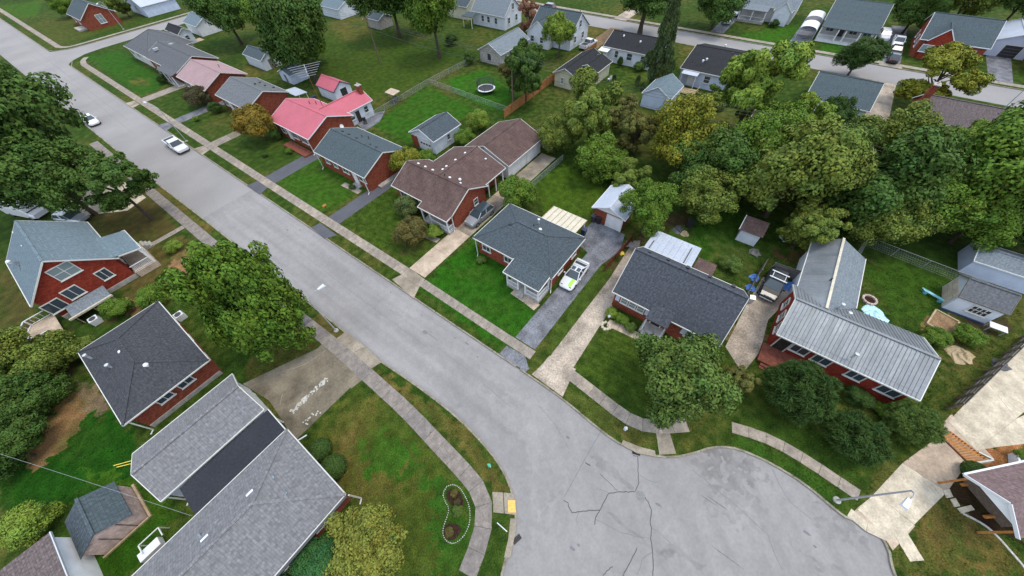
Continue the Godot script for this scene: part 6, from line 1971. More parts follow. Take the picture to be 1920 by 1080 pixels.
	for e in L:
		var r: float = e[3]
		var ry: float = r * e[4]
		var hc: float = e[5] + ry
		var t := thing(e[0], e[8], e[9], Vector3(e[1], 0, e[2]), "", rng.randf() * TAU)
		var kind: String = e[6]
		var c := inst("crown", crowns[kind][rng.randi() % crowns[kind].size()], "l_" + e[7], t, Vector3(0, hc, 0))
		var big_k: float = {"broad": 1.16, "upright": 1.14, "airy": 1.22}.get(kind, 1.0)
		c.scale = big_k * Vector3(r * rng.randf_range(.96, 1.06), ry, r * rng.randf_range(.96, 1.06))
		if kind == "ball": continue
		var tk := inst("trunk" if e[9] in ["tree", "thicket", "evergreen"] else "stem", trunks[rng.randi() % 3], "bark", t)
		var tw: float = clampf(r * 0.75, 0.6, 6.0)
		if e[0] == "oak_tree": tw = 9.0
		tk.scale = Vector3(minf(tw, r * 1.2), maxf(hc, .4), minf(tw, r * 1.2))

# ------------------------------------------------------------------ vehicles (local: nose towards +z)
func loft(mb: MB, secs: Array):
	var rings := []
	for s in secs:                       # z, half width, bottom, top
		var w: float = s[1]
		var b: float = s[2]
		var h: float = s[3]
		rings.append([Vector3(-w * .86, b, s[0]), Vector3(-w, b + .12, s[0]), Vector3(-w, lerpf(b, h, .72), s[0]), Vector3(-w * .88, h, s[0]), Vector3(w * .88, h, s[0]), Vector3(w, lerpf(b, h, .72), s[0]), Vector3(w, b + .12, s[0]), Vector3(w * .86, b, s[0])])
	for i in rings.size() - 1:
		var c := Vector3(0, (secs[i][2] + secs[i][3]) * .5, (secs[i][0] + secs[i + 1][0]) * .5)
		for k in 8: mb.face([rings[i][k], rings[i][(k + 1) % 8], rings[i + 1][(k + 1) % 8], rings[i + 1][k]], c)
	var c0 := Vector3(0, (secs[0][2] + secs[0][3]) * .5, 0)
	mb.face(rings[0], c0)
	mb.face(rings[-1], c0)
func wheels(t: Node3D, x: float, zf: float, zr: float, r := .33):
	for s in [-1, 1]:
		for z in [zf, zr]:
			var b := Basis(Vector3.BACK, PI / 2)
			var ty := MB.new()
			ty.lathe(Vector3.ZERO, [[r * .6, -.11], [r * .95, -.11], [r, -.07], [r, .07], [r * .95, .11], [r * .6, .11]], 16, b)
			var o := obj("wheel", ty, "tyre", t, true)
			o.position = Vector3(s * x, r, z)
			var ri := MB.new()
			ri.lathe(Vector3.ZERO, [[0.0, -.09], [r * .62, -.09], [r * .62, .09], [0.0, .09]], 12, b)
			obj("rim", ri, "rim", o, true)
func lens(t: Node3D, called: String, m, x: float, y: float, z: float, sx := .3, sy := .12):
	for s in [-1, 1]:
		var mb := MB.new()
		mb.box(Vector3(s * x, y, z), Vector3(sx, sy, .08))
		obj(called, mb, m, t, true)
func cabin(t: Node3D, paint, base: Array, top: Array, y0: float, y1: float, roofm = null):
	# base and top: z rear, z front, half width
	var g := MB.new()
	var bq := [Vector3(-base[2], y0, base[0]), Vector3(base[2], y0, base[0]), Vector3(base[2], y0, base[1]), Vector3(-base[2], y0, base[1])]
	var tq := [Vector3(-top[2], y1, top[0]), Vector3(top[2], y1, top[0]), Vector3(top[2], y1, top[1]), Vector3(-top[2], y1, top[1])]
	g.hexa(tq, bq)
	obj("windows", g, "glass", t, true)
	var r := MB.new()
	var rq := []
	for q in tq: rq.append(Vector3(q.x * 1.01, y1 + .04, q.z))
	r.slab(rq, .06)
	obj("roof", r, roofm if roofm else paint, t, true)
	for k in 4:
		var p := MB.new()
		p.beam(bq[k] * Vector3(1.01, 1, 1), tq[k] * Vector3(1.01, 1, 1), .09, .07)
		obj("pillar", p, paint, t, true)
	for s in [-1, 1]:
		var p := MB.new()
		p.beam(Vector3(s * base[2] * 1.01, y0, lerpf(base[0], base[1], .5)), Vector3(s * top[2] * 1.01, y1, lerpf(top[0], top[1], .5)), .09, .07)
		obj("pillar", p, paint, t, true)
func mirrors(t: Node3D, paint, x: float, y: float, z: float):
	for s in [-1, 1]:
		var mb := MB.new()
		mb.box(Vector3(s * (x + .09), y, z), Vector3(.2, .13, .12))
		obj("mirror", mb, paint, t, true)
func sedan(t: Node3D, paint, L := 4.6, W := 1.8, roofm = null, tall := 0.0):
	var h := L * .5
	var w := W * .5
	var mb := MB.new()
	loft(mb, [[-h, w * .80, .38, .78 + tall], [-h + .12, w * .93, .28, .88 + tall], [-h + .7, w, .24, .93 + tall], [-.2, w, .22, .92 + tall], [h - 1.3, w, .24, .90 + tall], [h - .5, w * .96, .26, .80 + tall], [h - .1, w * .86, .32, .68 + tall], [h, w * .74, .38, .58 + tall]])
	obj("body", mb, paint, t, true)
	if tall > .05: cabin(t, paint, [-h + .25, h - 1.15, w * .92], [-h + .65, h - 1.95, w * .74], .90 + tall, 1.42 + tall, roofm)
	else: cabin(t, paint, [-h + .75, h - 1.35, w * .92], [-h + 1.35, h - 2.15, w * .72], .89, 1.38, roofm)
	wheels(t, w - .1, h - .85, -h + .85)
	lens(t, "headlight", "lampglass", w * .62, .62 + tall, h - .07)
	lens(t, "tail_light", "redlens", w * .66, .72 + tall, -h + .03)
	mirrors(t, paint, w, .95 + tall, h - 1.6)
func pickup(t: Node3D, paint, L := 5.6, W := 1.95, bedm := "black"):
	var h := L * .5
	var w := W * .5
	var mb := MB.new()
	loft(mb, [[-h, w * .96, .45, .98], [-h + .1, w, .42, 1.02], [-.3, w, .38, 1.02], [h - 1.5, w, .38, 1.05], [h - .4, w * .97, .4, .98], [h, w * .86, .45, .8]])
	obj("body", mb, paint, t, true)
	cabin(t, paint, [-.55, h - 1.45, w * .93], [-.40, h - 2.05, w * .78], 1.02, 1.66)
	var bd := MB.new()
	bd.box(Vector3(0, 1.03, -h * .5 - .38), Vector3(W * .8, .05, h - .85))
	obj("cargo_bed", bd, bedm, t, true)
	var rl := MB.new()
	for s in [-1, 1]: rl.box(Vector3(s * w * .92, 1.08, -h * .5 - .35), Vector3(.12, .14, h - .7))
	rl.box(Vector3(0, 1.08, -h + .08), Vector3(W * .9, .14, .1))
	obj("bed_rails", rl, paint, t, true)
	wheels(t, w - .1, h - .95, -h + 1.15, .38)
	lens(t, "headlight", "lampglass", w * .68, .78, h - .05)
	lens(t, "tail_light", "redlens", w * .85, .85, -h + .02, .16, .26)
	mirrors(t, paint, w, 1.12, h - 1.75)
func coupe(t: Node3D):
	var mb := MB.new()
	loft(mb, [[-2.25, .74, .36, .74], [-2.15, .86, .26, .84], [-1.4, .93, .22, .88], [0.0, .91, .2, .82], [.9, .92, .22, .78], [1.7, .89, .24, .68], [2.15, .80, .28, .56], [2.27, .66, .34, .48]])
	obj("body", mb, "carwhite", t, true)
	cabin(t, "carwhite", [-1.95, .85, .82], [-.75, .05, .60], .80, 1.24)
	var g := MB.new()
	for s in [-1, 1]: g.box(Vector3(s * .31, 1.29, -.30), Vector3(.44, .015, .55))
	obj("roof_panes", g, "glass", t, true)
	var hb := MB.new()
	hb.slab([Vector3(-.62, 1.25, -.82), Vector3(.62, 1.25, -.82), Vector3(.72, 1.10, -1.2), Vector3(-.72, 1.10, -1.2)], .04)
	obj("rear_band", hb, "carwhite", t, true)
	var st := MB.new()
	st.slab([Vector3(.16, .80, .88), Vector3(.58, .80, .88), Vector3(.56, .70, 1.66), Vector3(.14, .70, 1.66)], .012)
	st.slab([Vector3(.14, .70, 1.67), Vector3(.56, .70, 1.67), Vector3(.52, .61, 1.98), Vector3(.2, .62, 1.92)], .012)
	obj("hood_stripe", st, "limepaint", t, true)
	var sp := MB.new()
	sp.box(Vector3(0, .93, -2.05), Vector3(1.6, .05, .26))
	obj("spoiler", sp, "carwhite", t, true)
	var vt := MB.new()
	for s in [-1, 1]: vt.box(Vector3(s * .55, .60, 2.0), Vector3(.26, .03, .1))
	obj("hood_vents", vt, "black", t, true)
	wheels(t, .83, 1.38, -1.35, .32)
	lens(t, "headlight", "lampglass", .48, .46, 2.22, .3, .1)
	lens(t, "tail_light", "redlens", .5, .62, -2.21, .5, .14)
	mirrors(t, "carwhite", .9, .92, .6)
func make_vehicles():
	var t: Node3D
	t = thing("sports_car", "white sports coupe with lime green hood stripe on the asphalt driveway", "car", Vector3(-10.0, .012, -23.6), "", deg_to_rad(1.5))
	coupe(t)
	t = thing("parked_car", "silver crossover with black glass roof on the concrete driveway", "car", Vector3(-25.8, .015, -25.3), "", deg_to_rad(-2))
	sedan(t, "carsilver", 4.6, 1.85, "glass", .16)
	t = thing("parked_car", "black sport utility with white roof rack on the dirt drive", "car", Vector3(8.7, .012, -34.6), "", deg_to_rad(-3))
	sedan(t, "carblack", 4.5, 1.85, null, .2)
	for z in [-.9, .1]:
		var mb := MB.new()
		mb.beam(Vector3(-.85, 1.75, z), Vector3(.85, 1.75, z), .12, .06)
		obj("rack_bar", mb, "white", t, true)
	for x in [-.6, .6]:
		var mb := MB.new()
		mb.beam(Vector3(x, 1.71, -1.0), Vector3(x, 1.71, .2), .05, .05)
		obj("rack_rail", mb, "white", t, true)
	var bp := MB.new()
	bp.box(Vector3(0, .5, 2.27), Vector3(1.3, .1, .06))
	obj("number_plate", bp, "white", t, true)
	t = thing("pickup_truck", "white pickup truck with dark bed parked at the far kerb", "pickup truck", Vector3(-83.4, -.115, -9.2), "", PI / 2)
	pickup(t, "carwhite", 6.0, 2.0)
	t = thing("parked_car", "white sedan parked at the near kerb under the huge dark tree", "car", Vector3(-109.5, -.115, -3.4), "", PI / 2)
	sedan(t, "carwhite", 4.9, 1.85)
	t = thing("parked_car", "grey hatchback in the driveway behind the tall red house", "car", Vector3(-75.6, .012, 8.6), "", deg_to_rad(118))
	sedan(t, "carsilver", 4.4, 1.8, "carwhite", .14)
	t = thing("camper_van", "long white camper van in the driveway behind the tall red house", "van", Vector3(-83.5, .012, 12.2), "", deg_to_rad(112))
	var mb2 := MB.new()
	loft(mb2, [[-3.2, .98, .4, 2.3], [-3.1, 1.05, .35, 2.45], [1.6, 1.05, .35, 2.45], [2.2, 1.03, .35, 2.0], [2.6, 1.0, .35, 1.25], [3.1, .9, .4, 1.0]])
	obj("body", mb2, "carwhite", t, true)
	var ws := MB.new()
	ws.slab([Vector3(-.85, 2.38, 1.72), Vector3(.85, 2.38, 1.72), Vector3(.88, 1.4, 2.55), Vector3(-.88, 1.4, 2.55)], .03)
	obj("windscreen", ws, "glass", t, true)
	var hs := MB.new()
	hs.box(Vector3(0, 2.52, -.8), Vector3(.7, .14, .7))
	obj("roof_hatch", hs, "galv", t, true)
	wheels(t, .95, 2.1, -2.1, .36)
	# back block
	t = thing("parked_car", "dark red car with pale hood on the back street before the white cape house", "car", Vector3(-66, -.115, -104.6), "", deg_to_rad(-88))
	sedan(t, "carred", 4.7, 1.85, "cargrey", .14)
	t = thing("pickup_truck", "white pickup with dark bed beside the orange fence", "pickup truck", Vector3(-42.4, .012, -85.6), "", deg_to_rad(176))
	pickup(t, "carwhite", 5.4, 1.95)
	t = thing("parked_car", "white car nearer the street in the grey porch house driveway", "car", Vector3(-19.9, .012, -116.6), "", deg_to_rad(2))
	sedan(t, "carwhite", 4.7, 1.85)
	t = thing("pickup_truck", "white pickup behind the white car in the grey porch house driveway", "pickup truck", Vector3(-19.9, .012, -123.6), "", deg_to_rad(2))
	pickup(t, "carwhite", 5.6)
	t = thing("parked_car", "white sport utility beside the wide grey porch house", "car", Vector3(12.0, .012, -121.4), "", deg_to_rad(8))
	sedan(t, "carwhite", 4.8, 1.9, null, .25)
	t = thing("pickup_truck", "white truck at the back of the driveway beside the brick awning house", "pickup truck", Vector3(14.7, .012, -118.6), "", deg_to_rad(0))
	pickup(t, "carwhite", 5.4)
	t = thing("parked_car", "black car in the middle of the driveway beside the brick awning house", "car", Vector3(14.7, .012, -113.6), "", deg_to_rad(0))
	sedan(t, "carblack", 4.5, 1.8)
	t = thing("parked_car", "dark car with pale hood nearest the street beside the brick awning house", "car", Vector3(14.7, .012, -108.9 - .3), "", deg_to_rad(180))
	sedan(t, "carblack", 4.3, 1.8, "carsilver")

# ------------------------------------------------------------------ street furniture and yard things
func street_lamp(base: Vector3, h: float, head: Vector3, label: String):
	var t := thing("street_lamp", label, "street lamp", base)
	var mb := MB.new()
	mb.lathe(base, [[0.0, -.05], [.26, -.05], [.26, .12], [.16, .14], [0.0, .14]], 12)
	obj("footing", mb, "block", t)
	mb = MB.new()
	mb.tube([base, base + Vector3(0, h * .5, 0), base + Vector3(0, h, 0)], [.072, .062, .05], 10)
	obj("pole", mb, "pole", t)
	var top := base + Vector3(0, h, 0)
	var a := MB.new()
	a.tube([top - Vector3(0, .1, 0), top.lerp(head, .35) + Vector3(0, .22, 0), top.lerp(head, .75) + Vector3(0, .2, 0), head], [.05, .045, .04, .035], 8)
	obj("arm", a, "pole", t)
	var d := (head - top)
	d.y = 0.0
	d = d.normalized()
	var hd := MB.new()
	var s := d.cross(Vector3.UP)
	var b := Basis(s, Vector3.UP, -d)
	hd.hexa([head + b * Vector3(-.1, .1, .05), head + b * Vector3(.1, .1, .05), head + b * Vector3(.15, .1, -.65), head + b * Vector3(-.15, .1, -.65)], [head + b * Vector3(-.1, -.02, .05), head + b * Vector3(.1, -.02, .05), head + b * Vector3(.2, -.05, -.7), head + b * Vector3(-.2, -.05, -.7)])
	var o := obj("lamp_head", hd, "lampglass", t)
	return o
func board_fence(called: String, label: String, a: Vector3, b: Vector3, h: float, m, bw := .14, gap := .012, panel := 2.4):
	var t := thing(called, label, "fence", a)
	var l := a.distance_to(b)
	var n: int = max(1, roundi(l / panel))
	var rng := RandomNumberGenerator.new()
	rng.seed = int(l * 10)
	var d := (b - a).normalized()
	for k in n:
		var p := a.lerp(b, float(k) / n)
		var q := a.lerp(b, float(k + 1) / n)
		var mb := MB.new()
		var nb_ := int(p.distance_to(q) / bw)
		for i in nb_:
			var c := p + d * (bw * (i + .5))
			var hh := h + rng.randf_range(-.02, .02)
			mb.box(c + Vector3(0, hh * .5, 0), Vector3(bw - gap, hh, .025), Basis(d, Vector3.UP, d.cross(Vector3.UP)))
		obj("board_panel", mb, m, t)
		var r := MB.new()
		var side := d.cross(Vector3.UP) * .05
		for y in [.3, h - .3]: r.beam(p + side + Vector3(0, y, 0), q + side + Vector3(0, y, 0), .04, .09)
		r.box(p + side * 1.6 + Vector3(0, h * .5, 0), Vector3(.1, h + .05, .1))
		obj("post_and_rail", r, m, t)
	return t
func chain_fence(label: String, pts: Array, h := 1.1):
	var t := thing("wire_fence", label, "fence", pts[0])
	for i in pts.size() - 1:
		var a: Vector3 = pts[i]
		var b: Vector3 = pts[i + 1]
		var n: int = max(1, roundi(a.distance_to(b) / 2.6))
		for k in n + 1:
			var p := a.lerp(b, float(k) / n)
			var mb := MB.new()
			mb.tube([p, p + Vector3(0, h, 0)], [.022, .022], 6)
			obj("post", mb, "pole", t)
		var r := MB.new()
		r.beam(a + Vector3(0, h, 0), b + Vector3(0, h, 0), .03, .03)
		obj("top_rail", r, "pole", t)
		var w := MB.new()
		for y in 4: w.beam(a + Vector3(0, .1 + y * .25, 0), b + Vector3(0, .1 + y * .25, 0), .008, .008)
		var m := int(a.distance_to(b) / .22)
		for k in m:
			var p := a.lerp(b, float(k) / m)
			var q := a.lerp(b, minf(1.0, float(k + 3) / m))
			w.beam(p + Vector3(0, .05, 0), q + Vector3(0, h, 0), .007, .007)
			w.beam(q + Vector3(0, .05, 0), p + Vector3(0, h, 0), .007, .007)
		obj("wire_mesh", w, "pole", t)
func bin(label: String, at: Vector3, m, s := Vector3(.6, 1.0, .65), turn := 0.0):
	var t := thing("wheelie_bin", label, "bin", at, "", turn)
	var mb := MB.new()
	mb.hexa([Vector3(-s.x * .5, s.y, -s.z * .5), Vector3(s.x * .5, s.y, -s.z * .5), Vector3(s.x * .5, s.y, s.z * .5), Vector3(-s.x * .5, s.y, s.z * .5)], [Vector3(-s.x * .38, 0, -s.z * .38), Vector3(s.x * .38, 0, -s.z * .38), Vector3(s.x * .38, 0, s.z * .38), Vector3(-s.x * .38, 0, s.z * .38)])
	obj("body", mb, m, t, true)
	var l := MB.new()
	l.slab([Vector3(-s.x * .54, s.y + .12, -s.z * .5), Vector3(s.x * .54, s.y + .12, -s.z * .5), Vector3(s.x * .54, s.y + .05, s.z * .56), Vector3(-s.x * .54, s.y + .05, s.z * .56)], .05)
	obj("lid", l, m, t, true)
	return t
func heap(called: String, label: String, cat: String, at: Vector3, r: float, h: float, m, seed_ := 1):     # a crumpled sheet or pile
	var t := thing(called, label, cat, at)
	var rng := RandomNumberGenerator.new()
	rng.seed = seed_
	var rings := []
	for i in 5:
		var f := i / 4.0
		var ring := []
		for k in 14:
			var a := TAU * k / 14.0
			var rr := r * (1.0 - f * .85) * rng.randf_range(.75, 1.15)
			ring.append(Vector3(cos(a) * rr, h * f * rng.randf_range(.7, 1.2) + .01, sin(a) * rr))
		rings.append(ring)
	var mb := MB.new()
	var c := Vector3(0, -h * 2, 0)
	for i in 4:
		for k in 14: mb.face([rings[i][k], rings[i][(k + 1) % 14], rings[i + 1][(k + 1) % 14], rings[i + 1][k]], c)
	mb.face(rings[4], c)
	obj("sheet" if cat == "tarpaulin" else "pile", mb, m, t, true)
	return t
func make_details():
	var t: Node3D
	var mb: MB
	street_lamp(P(630.7, 620), 5.9, P(597, 543, 6.15), "tall grey street lamp beside the round maple and wide concrete driveway")
	street_lamp(P(1568, 938), 6.55, P(1712, 926, 6.6).lerp(P(1702, 938, 6.6), .9), "grey street lamp at the mouth of the wide pale driveway")
	street_lamp(P(350, 265), 6.0, P(274, 193, 6.3), "street lamp on the far verge beside the white pickup truck")
	street_lamp(P(232, 55), 6.5, P(232, 55) + Vector3(2, 6.8, 1.5), "street lamp on the corner of the side street")
	street_lamp(P(1877, 208), 6.0, P(1877, 208) + Vector3(1.0, 6.3, -1.8), "street lamp by the back street beyond the golden tree")
	# utility line along the rear lot boundary
	var tops := []
	var i := 0
	for x in [-118.5, -79.5, -40.7, -2.0, 36.0]:
		var b := Vector3(x, 0, -53.2)
		t = thing("utility_pole", ["wooden utility pole behind the massive dark tree", "thin wooden utility pole on the wide back lawn", "wooden utility pole with grey transformer beside the orange fence", "wooden utility pole hidden in the tree belt", "wooden utility pole past the bright green belt tree"][i], "utility pole", b)
		mb = MB.new()
		mb.tube([b - Vector3(0, .1, 0), b + Vector3(0, 5, 0), b + Vector3(0, 9.2, 0)], [.16, .13, .10], 8)
		obj("pole", mb, "polewood", t)
		mb = MB.new()
		mb.box(b + Vector3(0, 8.7, 0), Vector3(.1, .12, 2.0))
		obj("crossarm", mb, "polewood", t)
		for z in [-.9, 0.0, .9]:
			mb = MB.new()
			mb.lathe(b + Vector3(0, 8.76, z), [[0.0, 0.0], [.05, 0.0], [.06, .1], [0.0, .14]], 8)
			obj("insulator", mb, "white", t)
		if i == 2:
			mb = MB.new()
			mb.lathe(b + Vector3(-.42, 7.3, .15), [[0.0, 0.0], [.24, 0.0], [.26, .1], [.26, .8], [.2, .9], [0.0, .92]], 12)
			obj("transformer", mb, "galv", t)
		tops.append(b)
		i += 1
	for k in tops.size() - 1:
		for z in [-.9, 0.0, .9, 9.0]:
			var a: Vector3 = tops[k] + Vector3(0, 8.88 if z < 5 else 7.0, z if z < 5 else 0.0)
			var b: Vector3 = tops[k + 1] + Vector3(0, 8.88 if z < 5 else 7.0, z if z < 5 else 0.0)
			mb = MB.new()
			var pts := []
			var rad := []
			for s in 13:
				var f := s / 12.0
				pts.append(a.lerp(b, f) - Vector3(0, 3.2 * f * (1.0 - f), 0))
				rad.append(.016 if z < 5 else .024)
			mb.tube(pts, rad, 5)
			var names := ["between the aerial yard and the wide lawn", "between the wide lawn and the orange fence", "over the tree belt from the transformer pole", "over the right-hand end of the tree belt"]
			tag(obj("power_line", mb, "darkmetal", self), ("thin dark overhead wire on the crossarms strung " if z < 5 else "thicker low telephone cable under the wires strung ") + names[k], "wire", "overhead wires")
	# service drop to the brown-roofed house
	# television aerial on the red-roofed house
	var ab := P(604, 197, 4.3)
	t = thing("television_aerial", "tall television aerial with long cross rods above the red metal roof", "aerial", Vector3(ab.x, 4.0, ab.z))
	mb = MB.new()
	mb.tube([Vector3(ab.x, 3.6, ab.z), Vector3(ab.x, 9.4, ab.z)], [.05, .04], 6)
	obj("mast", mb, "deckwood", t)
	var m0 := P(578, 145, 9.0)
	var m1 := P(566, 112, 9.3)
	mb = MB.new()
	var bdir := (m1 - m0).normalized()
	var at := Vector3(ab.x, 9.2, ab.z)
	mb.beam(at - bdir * .8, at + bdir * 4.2, .06, .06)
	obj("boom", mb, "galv", t)
	var cross := bdir.cross(Vector3.UP).normalized()
	for k in 6:
		mb = MB.new()
		var c := at + bdir * (-.6 + k * .9)
		var hl := lerpf(1.3, 2.7, k / 5.0)
		mb.beam(c - cross * hl, c + cross * hl, .04, .04)
		obj("rod", mb, "galv", t)
	# fences
	board_fence("board_fence", "long orange cedar board fence between the cream garage and back lawns", Vector3(-39.35, 0, -48.6), Vector3(-40.0, 0, -85.0), 1.7, "fencewood")
	board_fence("board_fence", "low red-brown board fence between asphalt and dirt driveways", P(1133, 508), P(1187, 447), 1.15, "fencered")
	board_fence("board_fence", "weathered grey board fence behind the black roof-racked car", P(1440, 509), P(1503, 531), 1.6, "greywood", .15)
	board_fence("board_fence", "weathered grey board fence along the dirt drive by the blue tarps", P(1393, 560), P(1432, 495), 1.1, "greywood", .15)
	chain_fence("wire mesh fence along the lawn behind the white charcoal-roofed garage", [Vector3(-60.8, 0, -33.5), Vector3(-61.6, 0, -51.6), Vector3(-40.2, 0, -50.6)])
	chain_fence("wire mesh fence from the lawn corner towards the pale block garage", [Vector3(-61.6, 0, -51.8), Vector3(-61.0, 0, -66.0)])
	chain_fence("wire mesh fence across the yard behind the silver-roofed wing", [Vector3(15.4, 0, -43.8), Vector3(16.0, 0, -47.6), Vector3(24.6, 0, -46.8), Vector3(27.8, 0, -46.4)], 1.3)
	chain_fence("wire mesh fence beside the big green bush and cream lean-to", [Vector3(-23.6, 0, -33.0), Vector3(-23.4, 0, -43.0)])
	mb = MB.new()
	var cp := []
	var cr := []
	for k in 13:
		var f := k / 12.0
		cp.append(Vector3(-20.9, 2.75, 13.7).lerp(Vector3(-52.0, 5.5, 27.0), f) - Vector3(0, 2.0 * f * (1.0 - f), 0))
		cr.append(.009)
	mb.tube(cp, cr, 5)
	tag(obj("service_cable", mb, "pole", self), "pale service cable from the big grey house over the pink shed", "cable")
	# rail fence along the wide driveway
	var fa := P(1775, 768)
	var fb := P(1912, 636)
	t = thing("rail_fence", "weathered plank rail fence with dark posts along the wide pale driveway", "fence", fa)
	for k in 9:
		var p := fa.lerp(fb, k / 8.0)
		mb = MB.new()
		mb.box(p + Vector3(-.08, .8, -.03), Vector3(.13, 1.6, .13))
		obj("post", mb, "polewood", t)
	for k in 8:
		for y in [.2, .62, 1.04, 1.46]:
			mb = MB.new()
			mb.beam(fa.lerp(fb, k / 8.0 + .003) + Vector3(.03, y, .02), fa.lerp(fb, (k + 1) / 8.0 - .003) + Vector3(.03, y, .02), .04, .24)
			obj("rail", mb, "greywood", t)
	# orange planks across the driveway step
	t = thing("plank_ramp", "row of orange timber planks bridging the two driveway levels", "planks", P(1790, 840))
	for k in 12:
		var f0 := k / 12.0 + .012
		var f1 := (k + 1) / 12.0 - .02
		var l0 := P(1764, 819).lerp(P(1813, 867), f0)
		var l1 := P(1764, 819).lerp(P(1813, 867), f1)
		var r0 := P(1781, 810).lerp(P(1851, 864), f0)
		var r1 := P(1781, 810).lerp(P(1851, 864), f1)
		mb = MB.new()
		mb.slab([l0 + Vector3(0, .14, 0), r0 + Vector3(0, .14, 0), r1 + Vector3(0, .14, 0), l1 + Vector3(0, .14, 0)], .05)
		obj("plank", mb, "orangewood", t)
	for e in [[1764, 819, 1813, 867], [1781, 810, 1851, 864]]:
		mb = MB.new()
		mb.beam(P(e[0], e[1]) + Vector3(0, .05, 0), P(e[2], e[3]) + Vector3(0, .05, 0), .1, .08)
		obj("bearer", mb, "deckwood", t)
	t = thing("border_timber", "pale border timber beside the orange planks and clipped bush", "timber", P(1845, 862))
	mb = MB.new()
	mb.beam(P(1832, 848) + Vector3(0, .08, 0), P(1860, 862) + Vector3(0, .08, 0), .12, .14)
	mb.beam(P(1860, 863) + Vector3(0, .08, 0), P(1828, 868) + Vector3(0, .08, 0), .12, .12)
	obj("beam", mb, "trim", t)
	for e in [[[1767, 919, 1779, 917, 1786, 932, 1774, 934], "pale concrete paver nearest the driveway by the dark planting bed"], [[1781, 936, 1790, 934, 1799, 949, 1789, 951], "pale concrete paver, middle one of the row by the dark bed"], [[1794, 953, 1819, 947, 1826, 956, 1802, 963], "wide pale concrete paver at the end of the row by the dark bed"]]:
		mb = MB.new()
		mb.flat(PG(e[0]), .07, .08)
		tag(obj("paver", mb, "paleconcrete", self), e[1], "paver")
	for e in [[1803, 909, 1856, 904, "orange timber edging log nearer the clipped bush"], [1846, 969, 1905, 965, "orange timber edging log farther from the clipped bush"]]:
		mb = MB.new()
		var p0 := P(e[0], e[1], .1)
		var p1 := P(e[2], e[3], .1)
		mb.tube([p0, p1], [.12, .12], 8)
		tag(obj("edging_log", mb, "orangewood", self), e[4], "log")
	mb = MB.new()
	strip(mb, smooth(PG([1805, 963, 1835, 978, 1860, 995, 1900, 1040, 1925, 1070]), 2), .14, .06, .08)
	tag(obj("stone_edging", mb, "stone", self), "pale curved edging strip between dry lawn and dark planting bed", "edging")
	# trampoline
	var tc := P(912, 172)
	t = thing("trampoline", "round black trampoline with white rim pad and safety net", "trampoline", tc)
	mb = MB.new()
	mb.lathe(Vector3(0, .7, 0), [[0.0, -.01], [1.55, -.01], [1.55, .01], [0.0, .01]], 24)
	obj("mat", mb, "black", t, true)
	mb = MB.new()
	mb.lathe(Vector3(0, .72, 0), [[1.55, -.03], [1.85, -.03], [1.85, .05], [1.55, .05], [1.55, -.03]], 24)
	obj("rim_pad", mb, "white", t, true)
	for k in 6:
		var a := TAU * k / 6.0
		mb = MB.new()
		mb.tube([Vector3(cos(a) * 1.8, 0, sin(a) * 1.8), Vector3(cos(a) * 1.8, 2.2, sin(a) * 1.8)], [.03, .03], 6)
		obj("leg", mb, "darkmetal", t, true)
	mb = MB.new()
	for k in 14:
		var a := PI * .6 + PI * 1.1 * k / 14.0
		var b := PI * .6 + PI * 1.1 * (k + 1) / 14.0
		for y in 8: mb.beam(Vector3(cos(a) * 1.8, .8 + y * .19, sin(a) * 1.8), Vector3(cos(b) * 1.8, .8 + y * .19, sin(b) * 1.8), .03, .03)
		for q in 3:
			var c := lerpf(a, b, q / 3.0)
			mb.beam(Vector3(cos(c) * 1.8, .75, sin(c) * 1.8), Vector3(cos(c) * 1.8, 2.2, sin(c) * 1.8), .025, .025)
	obj("net", mb, "darkmetal", t, true)
	# garden swing with canopy
	tc = P(741, 190)
	t = thing("garden_swing", "small tan-canopied garden swing on the lawn behind the red-roofed house", "swing", tc)
	mb = MB.new()
	mb.slab([Vector3(-1.3, 1.95, -.9), Vector3(1.3, 1.95, -.9), Vector3(1.3, 1.8, .9), Vector3(-1.3, 1.8, .9)], .06)
	obj("canopy", mb, "tanconcrete", t, true)
	for x in [-1.15, 1.15]:
		for z in [-.75, .75]:
			mb = MB.new()
			mb.beam(Vector3(x, 0, z), Vector3(x, 1.8, z * .9), .08, .08)
			obj("leg", mb, "greywood", t, true)
	mb = MB.new()
	mb.box(Vector3(0, .45, 0), Vector3(1.7, .08, .55))
	obj("seat", mb, "greywood", t, true)
	mb = MB.new()
	mb.box(Vector3(0, .75, -.3), Vector3(1.7, .55, .07))
	obj("backrest", mb, "greywood", t, true)
	# mailbox, lamp post, hydrants
	var mp := P(615, 397)
	t = thing("mailbox", "brown mailbox on a post by the asphalt driveway walk", "mailbox", mp)
	mb = MB.new()
	mb.box(Vector3(0, .5, 0), Vector3(.1, 1.0, .1))
	obj("post", mb, "deckwood", t, true)
	mb = MB.new()
	for k in 6:
		var a0 := PI * k / 6.0
		var a1 := PI * (k + 1) / 6.0
		mb.hexa([Vector3(cos(a0) * .14, 1.15 + sin(a0) * .12, -.28), Vector3(cos(a1) * .14, 1.15 + sin(a1) * .12, -.28), Vector3(cos(a1) * .14, 1.15 + sin(a1) * .12, .28), Vector3(cos(a0) * .14, 1.15 + sin(a0) * .12, .28)], [Vector3(cos(a0) * .14, 1.0, -.28), Vector3(cos(a1) * .14, 1.0, -.28), Vector3(cos(a1) * .14, 1.0, .28), Vector3(cos(a0) * .14, 1.0, .28)])
	obj("box", mb, "orangewood", t, true)
	mp = P(1136, 611)
	t = thing("lamp_post", "black garden lamp post ringed by pale stones at the dirt driveway", "lamp post", mp)
	mb = MB.new()
	mb.tube([Vector3.ZERO, Vector3(0, 1.7, 0)], [.05, .04], 8)
	obj("post", mb, "black", t, true)
